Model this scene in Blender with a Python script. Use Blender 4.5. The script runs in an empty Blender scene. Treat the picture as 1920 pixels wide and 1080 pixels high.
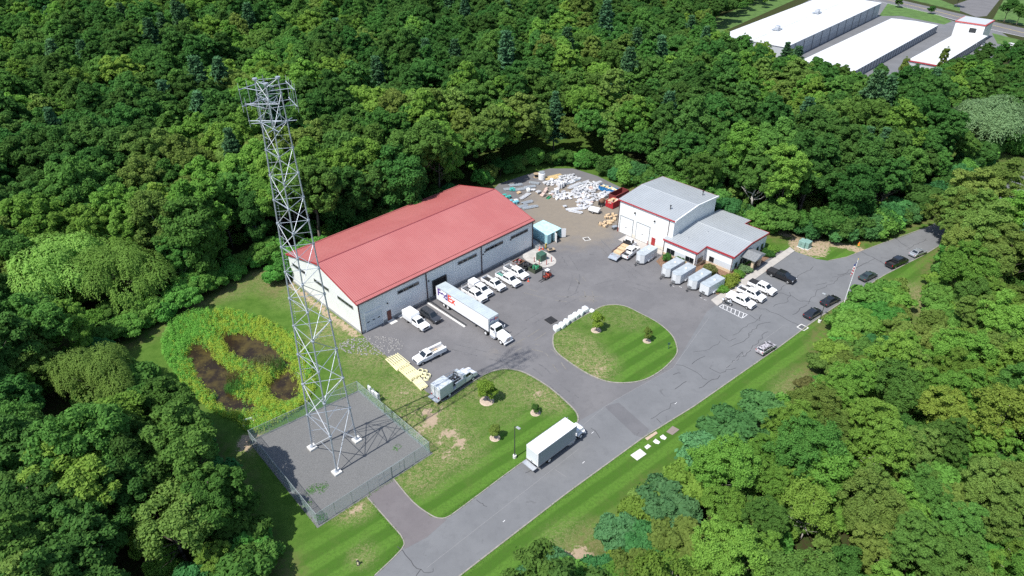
import bpy, bmesh, math, random
import numpy as np
from mathutils import Vector, Matrix
from mathutils.geometry import tessellate_polygon
R = math.radians
rng = np.random.default_rng(7)
random.seed(7)
scene = bpy.context.scene
COL = scene.collection

# ------------------------------------------------------------------ camera, sky, sun, exposure
CAM_H, CAM_PITCH, CAM_F = 82.0, R(33.53), 1283.3          # metres, down-tilt, focal length in 1920-px units
cam = bpy.data.cameras.new('camera'); cam_o = bpy.data.objects.new('camera', cam); COL.objects.link(cam_o)
cam.sensor_width = 36.0; cam.lens = 36.0 * CAM_F / 1920.0; cam.clip_end = 3000; cam.clip_start = 0.5
cam_o.location = (0, 0, CAM_H); cam_o.rotation_euler = (math.pi / 2 - CAM_PITCH, 0, 0)
scene.camera = cam_o

SUN_EL, SUN_AZ = R(57.0), R(220.0)                        # sun stands behind-left of the camera
sun = bpy.data.lights.new('sun', 'SUN'); sun.energy = 4.6; sun.angle = R(0.55); sun.color = (1.0, 0.965, 0.91)
sun_o = bpy.data.objects.new('sun', sun); COL.objects.link(sun_o)
sdir = Vector((math.cos(SUN_EL) * math.cos(SUN_AZ), math.cos(SUN_EL) * math.sin(SUN_AZ), math.sin(SUN_EL)))
sun_o.rotation_euler = sdir.to_track_quat('Z', 'Y').to_euler(); sun_o.location = sdir * 300
world = bpy.data.worlds.new('World'); scene.world = world; world.use_nodes = True
wn = world.node_tree.nodes; wl = world.node_tree.links
sky = wn.new('ShaderNodeTexSky'); sky.sky_type = 'NISHITA'; sky.sun_disc = False
sky.sun_elevation = SUN_EL; sky.sun_rotation = math.pi / 2 - SUN_AZ
wl.new(sky.outputs[0], wn['Background'].inputs[0]); wn['Background'].inputs[1].default_value = 0.14
scene.view_settings.view_transform = 'Standard'; scene.view_settings.look = 'None'
scene.view_settings.exposure = 0.40; scene.view_settings.gamma = 1.0
scene.cycles.max_bounces = 5; scene.cycles.diffuse_bounces = 3; scene.cycles.glossy_bounces = 2
scene.cycles.transmission_bounces = 2; scene.cycles.transparent_max_bounces = 4
scene.cycles.use_denoising = False; scene.cycles.use_adaptive_sampling = False; scene.cycles.sample_clamp_indirect = 6.0

def G(px, py, z=0.0):
    """survey: point of the place at height z that the 1920x1080 photograph shows at (px, py)"""
    X = (px - 960) / CAM_F; Y = -(py - 540) / CAM_F
    dy = math.cos(CAM_PITCH) + Y * math.sin(CAM_PITCH); dz = -math.sin(CAM_PITCH) + Y * math.cos(CAM_PITCH)
    t = (z - CAM_H) / dz
    return Vector((X * t, dy * t, z))
def GP(pts, z=0.0): return [G(x, y, z) for x, y in pts]

# ------------------------------------------------------------------ materials
MATS = {}
def mat(name, col, rough=0.6, metal=0.0, var=0.0, vscale=1.0, bump=0.0, bscale=8.0, col2=None, spec=0.5, detail=6.0, coat=0.0):
    if name in MATS: return MATS[name]
    m = bpy.data.materials.new(name); m.use_nodes = True; MATS[name] = m
    n, l = m.node_tree.nodes, m.node_tree.links; b = n['Principled BSDF']
    b.inputs['Base Color'].default_value = (*col, 1); b.inputs['Roughness'].default_value = rough
    b.inputs['Metallic'].default_value = metal; b.inputs['Specular IOR Level'].default_value = spec
    b.inputs['Coat Weight'].default_value = coat
    if var or bump or col2:
        tc = n.new('ShaderNodeTexCoord'); geo = n.new('ShaderNodeNewGeometry')
    if var or col2:
        t = n.new('ShaderNodeTexNoise'); t.inputs['Scale'].default_value = vscale; t.inputs['Detail'].default_value = detail
        t.inputs['Roughness'].default_value = 0.6
        l.new(geo.outputs['Position'], t.inputs['Vector'])
        mx = n.new('ShaderNodeMix'); mx.data_type = 'RGBA'
        c2 = col2 if col2 else tuple(c * (1 - var) for c in col)
        c1 = col if col2 else tuple(min(1, c * (1 + var * 0.5)) for c in col)
        mx.inputs[6].default_value = (*c1, 1); mx.inputs[7].default_value = (*c2, 1)
        rp = n.new('ShaderNodeValToRGB'); rp.color_ramp.elements[0].position = 0.35; rp.color_ramp.elements[1].position = 0.68
        l.new(t.outputs['Fac'], rp.inputs[0]); l.new(rp.outputs[0], mx.inputs[0]); l.new(mx.outputs[2], b.inputs['Base Color'])
    if bump:
        t2 = n.new('ShaderNodeTexNoise'); t2.inputs['Scale'].default_value = bscale; t2.inputs['Detail'].default_value = 4
        l.new(geo.outputs['Position'], t2.inputs['Vector'])
        bp = n.new('ShaderNodeBump'); bp.inputs['Strength'].default_value = bump; bp.inputs['Distance'].default_value = 0.1
        l.new(t2.outputs['Fac'], bp.inputs['Height']); l.new(bp.outputs[0], b.inputs['Normal'])
    return m
class NT:
    """tiny node-tree helper"""
    def __init__(s, name):
        s.m = bpy.data.materials.new(name); s.m.use_nodes = True; s.n = s.m.node_tree.nodes; s.l = s.m.node_tree.links
        s.b = s.n['Principled BSDF']; s.pos = s.n.new('ShaderNodeNewGeometry').outputs['Position']; MATS[name] = s.m
    def noise(s, scale, detail=5, rough=0.6, vec=None, dist=0.0):
        t = s.n.new('ShaderNodeTexNoise'); t.inputs['Scale'].default_value = scale; t.inputs['Detail'].default_value = detail
        t.inputs['Roughness'].default_value = rough; t.inputs['Distortion'].default_value = dist
        s.l.new(vec if vec else s.pos, t.inputs['Vector']); return t.outputs['Fac']
    def ramp(s, fac, a, b_):
        r = s.n.new('ShaderNodeMapRange'); r.inputs['From Min'].default_value = a; r.inputs['From Max'].default_value = b_
        r.interpolation_type = 'SMOOTHSTEP'
        s.l.new(fac, r.inputs['Value']); return r.outputs['Result']
    def mix(s, fac, a, b_, mode='MIX'):
        x = s.n.new('ShaderNodeMix'); x.data_type = 'RGBA'; x.blend_type = mode
        for i, v in ((0, fac), (6, a), (7, b_)):
            if isinstance(v, (int, float)): x.inputs[i].default_value = v
            elif isinstance(v, tuple): x.inputs[i].default_value = (*v, 1)
            else: s.l.new(v, x.inputs[i])
        return x.outputs[2]
    def math(s, op, a, b_=0.0):
        x = s.n.new('ShaderNodeMath'); x.operation = op
        for i, v in ((0, a), (1, b_)):
            if isinstance(v, (int, float)): x.inputs[i].default_value = v
            else: s.l.new(v, x.inputs[i])
        return x.outputs[0]
    def attr(s, name):
        a = s.n.new('ShaderNodeAttribute'); a.attribute_name = name; return a.outputs['Fac']
    def bump(s, h, strength, dist=0.1):
        bp = s.n.new('ShaderNodeBump'); bp.inputs['Strength'].default_value = strength; bp.inputs['Distance'].default_value = dist
        s.l.new(h, bp.inputs['Height']); s.l.new(bp.outputs[0], s.b.inputs['Normal'])
    def color(s, c): s.l.new(c, s.b.inputs['Base Color'])

WHITE = mat('white_paint', (0.80, 0.80, 0.80), 0.32, var=0.05, vscale=1.2, coat=0.3)
WHITEMAT = mat('white_cladding', (0.74, 0.75, 0.74), 0.5, var=0.05, vscale=0.6)
BLACKP = mat('black_car_paint', (0.012, 0.012, 0.014), 0.22, coat=0.6)
GREYP = mat('dark_grey_car_paint', (0.06, 0.065, 0.075), 0.25, metal=0.3, coat=0.5)
SILVERP = mat('silver_car_paint', (0.42, 0.44, 0.46), 0.3, metal=0.5, coat=0.4)
GLASS = mat('vehicle_glass', (0.015, 0.02, 0.025), 0.06, spec=0.8)
WGLASS = mat('window_glass', (0.012, 0.015, 0.018), 0.08, spec=0.6)
RUBBER = mat('tyre_rubber', (0.02, 0.02, 0.02), 0.9)
RIM = mat('wheel_rim_metal', (0.5, 0.5, 0.5), 0.35, metal=0.7)
WRIM = mat('white_wheel_rim', (0.7, 0.7, 0.7), 0.4)
DPLAST = mat('dark_plastic', (0.025, 0.025, 0.027), 0.65)
CHROME = mat('bright_metal', (0.6, 0.6, 0.62), 0.25, metal=0.85)
LAMPW = mat('lamp_lens', (0.75, 0.77, 0.8), 0.12)
LAMPR = mat('red_lens', (0.35, 0.01, 0.01), 0.2)
GALV = mat('galvanised_steel', (0.40, 0.44, 0.49), 0.45, metal=0.35, var=0.2, vscale=2.0)
ALU = mat('aluminium', (0.55, 0.57, 0.6), 0.4, metal=0.6, var=0.1, vscale=3)
CONC = mat('concrete', (0.42, 0.40, 0.37), 0.9, var=0.22, vscale=0.8, bump=0.2)
CONCL = mat('pale_concrete', (0.62, 0.61, 0.58), 0.85, var=0.12, vscale=1.5)
STEEL = mat('dark_steel', (0.07, 0.075, 0.08), 0.5, metal=0.5)
WOOD = mat('pale_lumber', (0.62, 0.45, 0.27), 0.8, var=0.25, vscale=5)
PALLET = mat('pallet_wood', (0.38, 0.29, 0.19), 0.85, var=0.3, vscale=4)
YELLOWF = mat('yellow_fibreglass', (0.78, 0.73, 0.45), 0.5, var=0.1, vscale=4)
YELLOWP = mat('yellow_paint', (0.75, 0.52, 0.05), 0.45)
REDP = mat('red_trim_paint', (0.36, 0.035, 0.045), 0.45)
REDD = mat('red_dumpster_paint', (0.40, 0.02, 0.03), 0.5, var=0.3, vscale=2)
BRWN = mat('brown_door_paint', (0.14, 0.045, 0.035), 0.5)
GREENU = mat('utility_green_paint', (0.045, 0.11, 0.075), 0.5, var=0.15, vscale=2)
TEALU = mat('pale_utility_green_paint', (0.20, 0.33, 0.29), 0.5, var=0.15, vscale=2)
ORANGE = mat('orange_cone_plastic', (0.75, 0.10, 0.03), 0.5)
PLINTH = mat('foundation_concrete', (0.30, 0.31, 0.31), 0.9, var=0.2, vscale=0.7)
GREYCLAD = mat('pale_grey_cladding', (0.50, 0.52, 0.53), 0.5, var=0.05, vscale=0.5)
TAN = mat('tan_block', (0.55, 0.43, 0.30), 0.85, var=0.12, vscale=3)
GREYROOF = mat('grey_metal_roof', (0.40, 0.425, 0.44), 0.42, metal=0.2, var=0.07, vscale=0.2)
REDRIB = mat('red_roof_rib', (0.29, 0.078, 0.076), 0.42, var=0.1, vscale=0.3)
DARKSLOT = mat('dark_interior', (0.015, 0.015, 0.016), 0.9)  # near-black colour standing in for the shade inside openings
WHITER = mat('white_membrane', (0.62, 0.63, 0.64), 0.7, var=0.12, vscale=0.12)
LOGOP = mat('purple_print', (0.07, 0.02, 0.22), 0.5)
LOGOR = mat('red_print', (0.72, 0.06, 0.03), 0.5)

rr = NT('red_metal_roof')                         # faded coating with run-down streaks across the ribs
rmp = rr.n.new('ShaderNodeMapping'); rmp.inputs['Rotation'].default_value = (0, 0, -R(44.63)); rr.l.new(rr.pos, rmp.inputs['Vector'])
rms = rr.n.new('ShaderNodeMapping'); rms.inputs['Scale'].default_value = (1.0, .07, .07); rr.l.new(rmp.outputs[0], rms.inputs['Vector'])
rc1 = rr.mix(rr.ramp(rr.noise(.10, 5), .35, .65), (0.410, 0.135, 0.128), (0.445, 0.162, 0.152))
rc1 = rr.mix(rr.math('MULTIPLY', rr.ramp(rr.noise(1.3, 5, .7, rms.outputs[0]), .48, .75), .38), rc1, (0.360, 0.110, 0.104))
rc1 = rr.mix(rr.math('MULTIPLY', rr.ramp(rr.noise(.8, 6, .75), .55, .75), .3), rc1, (0.43, 0.17, 0.16)); rr.color(rc1)
rr.b.inputs['Roughness'].default_value = .42; rr.b.inputs['Specular IOR Level'].default_value = .55; REDROOF = rr.m

# ------------------------------------------------------------------ mesh building
class MB:
    def __init__(s): s.v = []; s.f = []
    def add(s, vs, fs):
        o = len(s.v); s.v += [tuple(v) for v in vs]; s.f += [tuple(i + o for i in f) for f in fs]; return s
    def box(s, x0, x1, y0, y1, z0, z1):
        return s.add([(x, y, z) for z in (z0, z1) for x, y in ((x0, y0), (x1, y0), (x1, y1), (x0, y1))],
                     [(3, 2, 1, 0), (4, 5, 6, 7), (0, 1, 5, 4), (1, 2, 6, 5), (2, 3, 7, 6), (3, 0, 4, 7)])
    def cbox(s, cx, cy, cz, sx, sy, sz, rz=0.0, ry=0.0):
        M = Matrix.Translation((cx, cy, cz)) @ Matrix.Rotation(rz, 4, 'Z') @ Matrix.Rotation(ry, 4, 'Y')
        t = MB().box(-sx / 2, sx / 2, -sy / 2, sy / 2, -sz / 2, sz / 2)
        return s.add([M @ Vector(v) for v in t.v], t.f)
    def quad(s, a, b, c, d): return s.add([a, b, c, d], [(0, 1, 2, 3)])
    def prism_xz(s, prof, y0, y1):
        n = len(prof)
        return s.add([(x, y0, z) for x, z in prof] + [(x, y1, z) for x, z in prof],
                     [tuple(range(n)), tuple(range(2 * n - 1, n - 1, -1))] + [(j, i, n + i, n + j) for i in range(n) for j in ((i + 1) % n,)])
    def prism_yz(s, prof, x0, x1):
        n = len(prof)
        return s.add([(x0, y, z) for y, z in prof] + [(x1, y, z) for y, z in prof],
                     [tuple(range(n - 1, -1, -1)), tuple(range(n, 2 * n))] + [(i, j, n + j, n + i) for i in range(n) for j in ((i + 1) % n,)])
    def prism_xy(s, poly, z0, z1):
        n = len(poly)
        return s.add([(p[0], p[1], z0) for p in poly] + [(p[0], p[1], z1) for p in poly],
                     [tuple(range(n - 1, -1, -1)), tuple(range(n, 2 * n))] + [(i, j, n + j, n + i) for i in range(n) for j in ((i + 1) % n,)])
    def tube(s, p, q, r0, r1=None, n=6):
        r1 = r0 if r1 is None else r1
        p, q = Vector(p), Vector(q); d = (q - p).normalized()
        u = d.cross(Vector((0, 0, 1)));
        if u.length < 1e-3: u = Vector((1, 0, 0))
        u.normalize(); w = d.cross(u)
        ring = lambda c, r: [c + (u * math.cos(2 * math.pi * i / n) + w * math.sin(2 * math.pi * i / n)) * r for i in range(n)]
        return s.add(ring(p, r0) + ring(q, r1), [(i, (i + 1) % n, n + (i + 1) % n, n + i) for i in range(n)] + [tuple(range(n - 1, -1, -1)), tuple(range(n, 2 * n))])
    def cyl(s, cx, cy, z0, z1, r0, r1=None, n=12): return s.tube((cx, cy, z0), (cx, cy, z1), r0, r1, n)
    def ycyl(s, x, z, y0, y1, r, n=14): return s.tube((x, y0, z), (x, y1, z), r, r, n)
    def path(s, pts, r, n=6):
        for a, b in zip(pts[:-1], pts[1:]): s.tube(a, b, r, r, n)
        return s
    def frustum(s, bx0, bx1, by, z0, tx0, tx1, ty, z1):
        return s.add([(bx0, -by, z0), (bx1, -by, z0), (bx1, by, z0), (bx0, by, z0), (tx0, -ty, z1), (tx1, -ty, z1), (tx1, ty, z1), (tx0, ty, z1)],
                     [(3, 2, 1, 0), (4, 5, 6, 7), (0, 1, 5, 4), (1, 2, 6, 5), (2, 3, 7, 6), (3, 0, 4, 7)])
    def mesh(s, name, bevel=0.0, smooth=False, seg=1):
        me = bpy.data.meshes.new(name); me.from_pydata(s.v, [], s.f)
        if bevel:
            bm = bmesh.new(); bm.from_mesh(me); bmesh.ops.remove_doubles(bm, verts=bm.verts, dist=1e-5)
            bmesh.ops.recalc_face_normals(bm, faces=bm.faces)
            bmesh.ops.bevel(bm, geom=[e for e in bm.edges if e.is_manifold and e.calc_face_angle(0) > 0.35], offset=bevel, segments=seg, profile=0.6, affect='EDGES', clamp_overlap=True)
            bm.to_mesh(me); bm.free()
        if smooth: me.polygons.foreach_set('use_smooth', [True] * len(me.polygons))
        me.update(); return me
    def build(s, name, m, parent=None, bevel=0.0, smooth=False, loc=None, rz=None, seg=1):
        return link(name, s.mesh(name, bevel, smooth, seg), m, parent, loc, rz)
def link(name, me, m=None, parent=None, loc=None, rz=None):
    o = bpy.data.objects.new(name, me); COL.objects.link(o)
    if m and not me.materials: me.materials.append(m)
    elif m and me.materials[0] != m:
        o.material_slots[0].link = 'OBJECT'; o.material_slots[0].material = m
    if parent: o.parent = parent
    if loc is not None: o.location = loc
    if rz is not None: o.rotation_euler[2] = rz
    return o
def tag(o, label, cat, group=None, kind=None):
    o['label'] = label; o['category'] = cat
    if group: o['group'] = group
    if kind: o['kind'] = kind
    return o
def thing(name, label, cat, loc=(0, 0, 0), rz=0.0, group=None):
    o = bpy.data.objects.new(name, None); COL.objects.link(o); o.empty_display_size = 0.3
    o.location = loc; o.rotation_euler[2] = rz
    return tag(o, label, cat, group)
def copy_tree(root, loc, rz, label=None, group=None, scale=None):
    r = root.copy(); COL.objects.link(r); r.location = loc; r.rotation_euler[2] = rz
    if scale is not None: r.scale = scale
    if label: r['label'] = label
    if group: r['group'] = group
    for ch in list(root.children):
        c = ch.copy(); COL.objects.link(c); c.parent = r
        for g in list(ch.children):
            d = g.copy(); COL.objects.link(d); d.parent = c
    return r
def smooth_poly(pts, per=6, closed=True):
    P = [Vector(p) for p in pts]; n = len(P); out = []
    rngi = range(n) if closed else range(n - 1)
    for i in rngi:
        p0 = P[(i - 1) % n] if closed or i > 0 else P[i]; p1 = P[i]; p2 = P[(i + 1) % n]; p3 = P[(i + 2) % n] if closed or i < n - 2 else P[i + 1]
        for k in range(per):
            t = k / per
            out.append(0.5 * (2 * p1 + (p2 - p0) * t + (2 * p0 - 5 * p1 + 4 * p2 - p3) * t * t + (3 * p1 - p0 - 3 * p2 + p3) * t ** 3))
    if not closed: out.append(P[-1])
    return out
def sheet(name, pts, z, m, parent=None, kind='structure', thick=0.0):
    me = bpy.data.meshes.new(name); v = [(p[0], p[1], z) for p in pts]; n = len(v)
    tris = tessellate_polygon([[Vector((p[0], p[1], 0)) for p in v]])
    fs = []
    for t in tris:
        a, b, c = (Vector(v[i]) for i in t)
        fs.append(tuple(t) if (b - a).cross(c - a).z > 0 else tuple(reversed(t)))
    if thick:
        v += [(p[0], p[1], z - thick) for p in pts]
        area = sum(pts[i][0] * pts[(i + 1) % n][1] - pts[(i + 1) % n][0] * pts[i][1] for i in range(n))
        for i in range(n):
            j = (i + 1) % n; fs.append((n + i, n + j, j, i) if area > 0 else (i, j, n + j, n + i))
    me.from_pydata(v, [], fs); me.update()
    o = link(name, me, m, parent)
    if kind and not parent: o['kind'] = kind
    return o
def strip(pts, w, z0, z1, mb=None):
    """a kerb-like bar following a polyline"""
    mb = mb or MB(); P = [Vector((p[0], p[1], 0)) for p in pts]; L = []; Rr = []
    for i, p in enumerate(P):
        d = (P[min(i + 1, len(P) - 1)] - P[max(i - 1, 0)]).normalized(); nn = Vector((-d.y, d.x, 0)) * w / 2
        L.append(p + nn); Rr.append(p - nn)
    for i in range(len(P) - 1):
        a, b, c, d = L[i], L[i + 1], Rr[i + 1], Rr[i]
        mb.add([(q.x, q.y, z) for z in (z0, z1) for q in (d, c, b, a)], [(4, 5, 6, 7), (0, 1, 5, 4), (2, 3, 7, 6)])
    return mb
def in_poly(x, y, poly):
    c = False; n = len(poly); j = n - 1
    for i in range(n):
        xi, yi = poly[i][0], poly[i][1]; xj, yj = poly[j][0], poly[j][1]
        if (yi > y) != (yj > y) and x < (xj - xi) * (y - yi) / (yj - yi) + xi: c = not c
        j = i
    return c
def dist_poly(X, Y, poly, closed=True):
    """numpy distance of points to a polyline"""
    D = np.full(np.shape(X), 1e9); n = len(poly)
    for i in range(n if closed else n - 1):
        ax, ay = poly[i][0], poly[i][1]; bx, by = poly[(i + 1) % n][0], poly[(i + 1) % n][1]
        dx, dy = bx - ax, by - ay; L2 = dx * dx + dy * dy + 1e-9
        t = np.clip(((X - ax) * dx + (Y - ay) * dy) / L2, 0, 1)
        D = np.minimum(D, np.hypot(X - ax - t * dx, Y - ay - t * dy))
    return D
def inside(X, Y, poly):
    C = np.zeros(np.shape(X), bool); n = len(poly); j = n - 1
    for i in range(n):
        xi, yi = poly[i][0], poly[i][1]; xj, yj = poly[j][0], poly[j][1]
        C ^= ((yi > Y) != (yj > Y)) & (X < (xj - xi) * (Y - yi) / (yj - yi + 1e-12) + xi); j = i
    return C
def sstep(x, a, b):
    t = np.clip((x - a) / (b - a), 0, 1); return t * t * (3 - 2 * t)
def vnoise(X, Y, s, seed=0):
    """cheap smooth value noise on arrays"""
    r = np.random.default_rng(seed).random((64, 64)); x = X / s; y = Y / s
    i = np.floor(x).astype(int); j = np.floor(y).astype(int); u = x - i; v = y - j; u = u * u * (3 - 2 * u); v = v * v * (3 - 2 * v)
    g = lambda a, b: r[a % 64, b % 64]
    return (g(i, j) * (1 - u) + g(i + 1, j) * u) * (1 - v) + (g(i, j + 1) * (1 - u) + g(i + 1, j + 1) * u) * v
def text_part(name, body, size, m, parent, M, bold=0.012):
    cu = bpy.data.curves.new(name, 'FONT'); cu.body = body; cu.size = size; cu.offset = bold; cu.extrude = 0.003
    t = bpy.data.objects.new(name, cu); COL.objects.link(t)
    bpy.context.view_layer.update()
    me = bpy.data.meshes.new_from_object(t.evaluated_get(bpy.context.evaluated_depsgraph_get()))
    bpy.data.objects.remove(t); me.transform(M)
    me.materials.clear()
    o = link(name, me, m, parent); w = max(v.co.x for v in me.vertices); return o
# ------------------------------------------------------------------ surveyed outlines
W0 = Vector((-29.56, 107.33, 0)); WYAW = R(44.63)                      # warehouse near corner and long axis
wa = Vector((math.cos(WYAW), math.sin(WYAW), 0)); wb = Vector((-wa.y, wa.x, 0))   # along / away from the yard
def WP(s, out, z=0.0): p = W0 + wa * s - wb * out; return Vector((p.x, p.y, z))
O0 = Vector((26.09, 149.46, 0)); OYAW = R(-45.05)                      # office hall front-left corner
oa = Vector((math.cos(OYAW), math.sin(OYAW), 0)); ob = Vector((-oa.y, oa.x, 0))
def OP(s, t, z=0.0): p = O0 + oa * s + ob * t; return Vector((p.x, p.y, z))

road_right = GP([(862, 1080), (1060, 927), (1204, 822), (1301, 762), (1404, 690), (1462, 650), (1518, 608), (1575, 569), (1612, 545), (1658, 516), (1701, 494), (1733, 478), (1775, 452)])
road_left_far = GP([(1489, 471), (1532, 486), (1553, 489), (1588, 482), (1615, 471), (1655, 456), (1695, 443), (1736, 427), (1768, 411)])
d0 = (road_right[0] - road_right[1]).normalized(); d1 = (road_right[-1] - road_right[-2]).normalized()
road_right = [road_right[0] + d0 * 40] + road_right + [road_right[-1] + d1 * 60]
far_l_end = road_left_far[-1] + d1 * 60
road_left_near = GP([(1085, 790), (975, 870), (873, 946), (835, 972)])
road_left_low = GP([(753, 1029), (702, 1080)])
low_end = road_left_low[-1] + d0 * 40
road_poly = road_right + [far_l_end] + road_left_far[::-1] + GP([(1440, 500), (1325, 585), (1262, 690), (1180, 735)]) + road_left_near + GP([(790, 1000)]) + road_left_low + [low_end]
apron_poly = GP([(688, 931), (737, 899), (774.6, 942), (808, 969), (838, 974), (800, 1008), (758, 1030), (755, 1008), (737, 987)])
yard_poly = [WP(0, 0.1)] + GP([(690, 640), (725, 668), (765, 705), (800, 735), (828, 753), (846, 744), (891, 713), (922, 697), (950, 692), (978, 697), (1006, 711), (1033, 729), (1061, 753), (1080, 773), (1084, 792), (1180, 740), (1262, 690), (1325, 595), (1385, 545), (1470, 490), (1489, 470), (1440, 470)]) + \
            [OP(31, 1), OP(16, -1), OP(16, 8), OP(-1, 20)] + GP([(1165, 352), (1120, 330), (1075, 316), (1030, 316), (985, 328), (935, 345)]) + [WP(49.5, -24), WP(49.5, -20), WP(47.5, -8), WP(47.5, -1)] + [WP(47.5, -0.5), WP(0.3, -0.5)]
island_poly = smooth_poly(GP([(1037, 633.6), (1041, 657), (1067, 679), (1103, 701.7), (1139, 715.6), (1175.6, 718), (1209, 712), (1242, 693), (1267, 667), (1268.6, 649), (1259, 628), (1234, 606), (1200.6, 587.8), (1170, 574), (1139, 572.5), (1114, 582), (1048, 620)]), 4)
penin_edge = smooth_poly(GP([(828, 753), (846, 744), (891, 713), (922, 697), (950, 692), (978, 697), (1006, 711), (1033, 729), (1061, 753), (1080, 773), (1084, 788), (1078, 800)]), 4, False)
pond_ring = smooth_poly(GP([(305, 638), (322, 607), (367, 587), (425, 580), (480, 592), (524, 611), (552, 628), (582, 672), (593, 717), (582, 751), (548, 778), (507, 802), (473, 813), (432, 789), (391, 768), (353, 734), (326, 700), (305, 665)]), 3)
def widen(P, k):
    c = sum(P, Vector()) / len(P); return [c + (p - c) * k for p in P]
pools = [widen(smooth_poly(GP(p, -0.8), 3), 1.13) for p in (
    [(360, 655), (391, 652), (403, 672), (432, 695), (450, 712), (440, 735), (470, 752), (478, 762), (425, 770), (397, 738), (372, 708)],
    [(421, 631), (452, 628), (487, 638), (521, 662), (535, 683), (520, 694), (480, 680), (446, 672), (430, 655)],
    [(505, 722), (540, 700), (558, 720), (552, 748), (524, 752)])]
fence_c = [Vector((-42.26, 78.69, 0)), Vector((-27.57, 62.57, 0)), Vector((-13.06, 76.17, 0)), Vector((-27.1, 90.53, 0))]
pad_poly = [c + (c - Vector((-27.5, 77, 0))).normalized() * 0.5 for c in fence_c]
# mown or paved clearing; woods stand outside it
open_poly = [low_end + Vector((-17, 0, 0))] + GP([(520, 1080), (455, 985), (420, 900), (395, 845), (350, 800), (320, 760), (270, 730), (215, 705), (205, 655), (330, 597), (440, 528), (535, 490)]) + \
            [WP(-4, -27.5), WP(15, -28.0), WP(44, -27.5), WP(50, -29)] + GP([(952, 340), (990, 323), (1030, 312), (1080, 311), (1125, 326)]) + [OP(-3, 20.5), OP(14, 21.5), OP(26, 23)] + \
            GP([(1462, 438), (1520, 452), (1590, 458), (1640, 445), (1700, 420), (1755, 396)]) + [far_l_end + Vector((-6, 8, 0)), far_l_end + Vector((12, -14, 0))] + \
            GP([(1790, 470), (1748, 492), (1735, 560), (1735, 640), (1700, 660), (1690, 560), (1655, 535), (1600, 575), (1560, 610), (1545, 650), (1515, 720), (1440, 790), (1310, 880), (1200, 960), (1120, 1030), (1050, 1090)]) + [low_end + Vector((22, -12, 0))]

# ------------------------------------------------------------------ ground
def lawn_fields(X, Y):
    D = dist_poly(X, Y, open_poly); IN = inside(X, Y, open_poly)
    sd = np.where(IN, D, -D)
    n1 = vnoise(X, Y, 5.0, 1); n2 = vnoise(X, Y, 1.7, 2); n3 = vnoise(X, Y, 11, 3)
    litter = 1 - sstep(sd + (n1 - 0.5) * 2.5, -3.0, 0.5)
    dr = np.zeros_like(X)
    def blob(px, py, r, a=1.0):
        nonlocal dr
        c = G(px, py); d = np.hypot(X - c.x, Y - c.y); dr = np.maximum(dr, a * (1 - sstep(d, r * 0.35, r)))
    for b in ((805, 790, 9, .95), (760, 730, 9, .8), (840, 830, 9, .85), (900, 720, 8, .7), (975, 725, 8, .75), (1030, 745, 6, .85), (930, 770, 7, .4), (1055, 660, 10, .75), (1100, 690, 8, .8), (1140, 590, 8, .5), (1180, 600, 6, .55),
              (640, 620, 9, .8), (600, 560, 8, .7), (700, 670, 8, .8), (690, 720, 8, .65), (530, 520, 10, .55), (440, 540, 7, .45), (370, 560, 6, .5), (660, 945, 5, .75), (790, 880, 7, .8), (720, 800, 5, .6), (480, 830, 4, .9), (1720, 560, 9, .6), (1520, 740, 9, .55), (1090, 1040, 8, .55), (680, 1040, 3, .6), (560, 545, 9, .5)):
        blob(*b)
    dry = np.clip(dr * (0.55 + 0.9 * n1), 0, 1)
    dirt = 0.75 * sstep(dr * (0.35 + 0.65 * n2) + 0.25 * n1, 0.62, 0.95)
    path = dist_poly(X, Y, GP([(1440, 425), (1480, 440), (1530, 452), (1580, 460), (1612, 468)]), False)
    dirt = np.maximum(dirt, 0.95 * (1 - sstep(path + (n2 - .5) * 1.5, 1.0, 2.6)))
    c = G(1515, 462); dirt = np.maximum(dirt, 0.9 * (1 - sstep(np.hypot((X - c.x) * 1.0, (Y - c.y) * 0.9) + n2, 4.5, 6.5)))
    for px, py, r in ((810, 790, 1.8), (800, 775, 1.3), (840, 812, 2.0), (868, 832, 1.4), (820, 750, 1.1), (1555, 740, 3), (1090, 1050, 3.0), (470, 825, 2.5), (672, 1057, 1.0), (668, 955, 1.3)):
        c = G(px, py); dirt = np.maximum(dirt, 1 - sstep(np.hypot(X - c.x, Y - c.y) + 2.2 * (n2 - .5), r * .5, r))
    # weeds and rubble strip along the warehouse gable
    q = (X - W0.x) * wa.x + (Y - W0.y) * wa.y; r_ = (X - W0.x) * wb.x + (Y - W0.y) * wb.y
    dirt = np.maximum(dirt, 0.95 * ((1 - sstep(np.abs(q + 1.0) + n2 * 0.8, 0.9, 1.9)) * (r_ > -0.5) * (r_ < 27)))
    rd = dist_poly(X, Y, road_right, False); rl = dist_poly(X, Y, GP([(1085, 790), (975, 870), (873, 946), (815, 985), (753, 1029), (702, 1080)]) + [low_end], False)
    stripe = np.maximum(1 - sstep(rd + (n3 - .5) * 3, 16, 23), 1 - sstep(rl + (n3 - .5) * 3, 7, 14))
    ce = G(1240, 670); stripe = np.maximum(stripe, 1 - sstep(np.hypot(X - ce.x, Y - ce.y) + n3 * 3, 8, 13))
    stripe *= (1 - dry * .8)
    weed = (1 - sstep(sd + n1 * 3, 2.0, 7.0)) * (1 - litter)
    return dry, dirt, stripe, litter, weed
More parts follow.
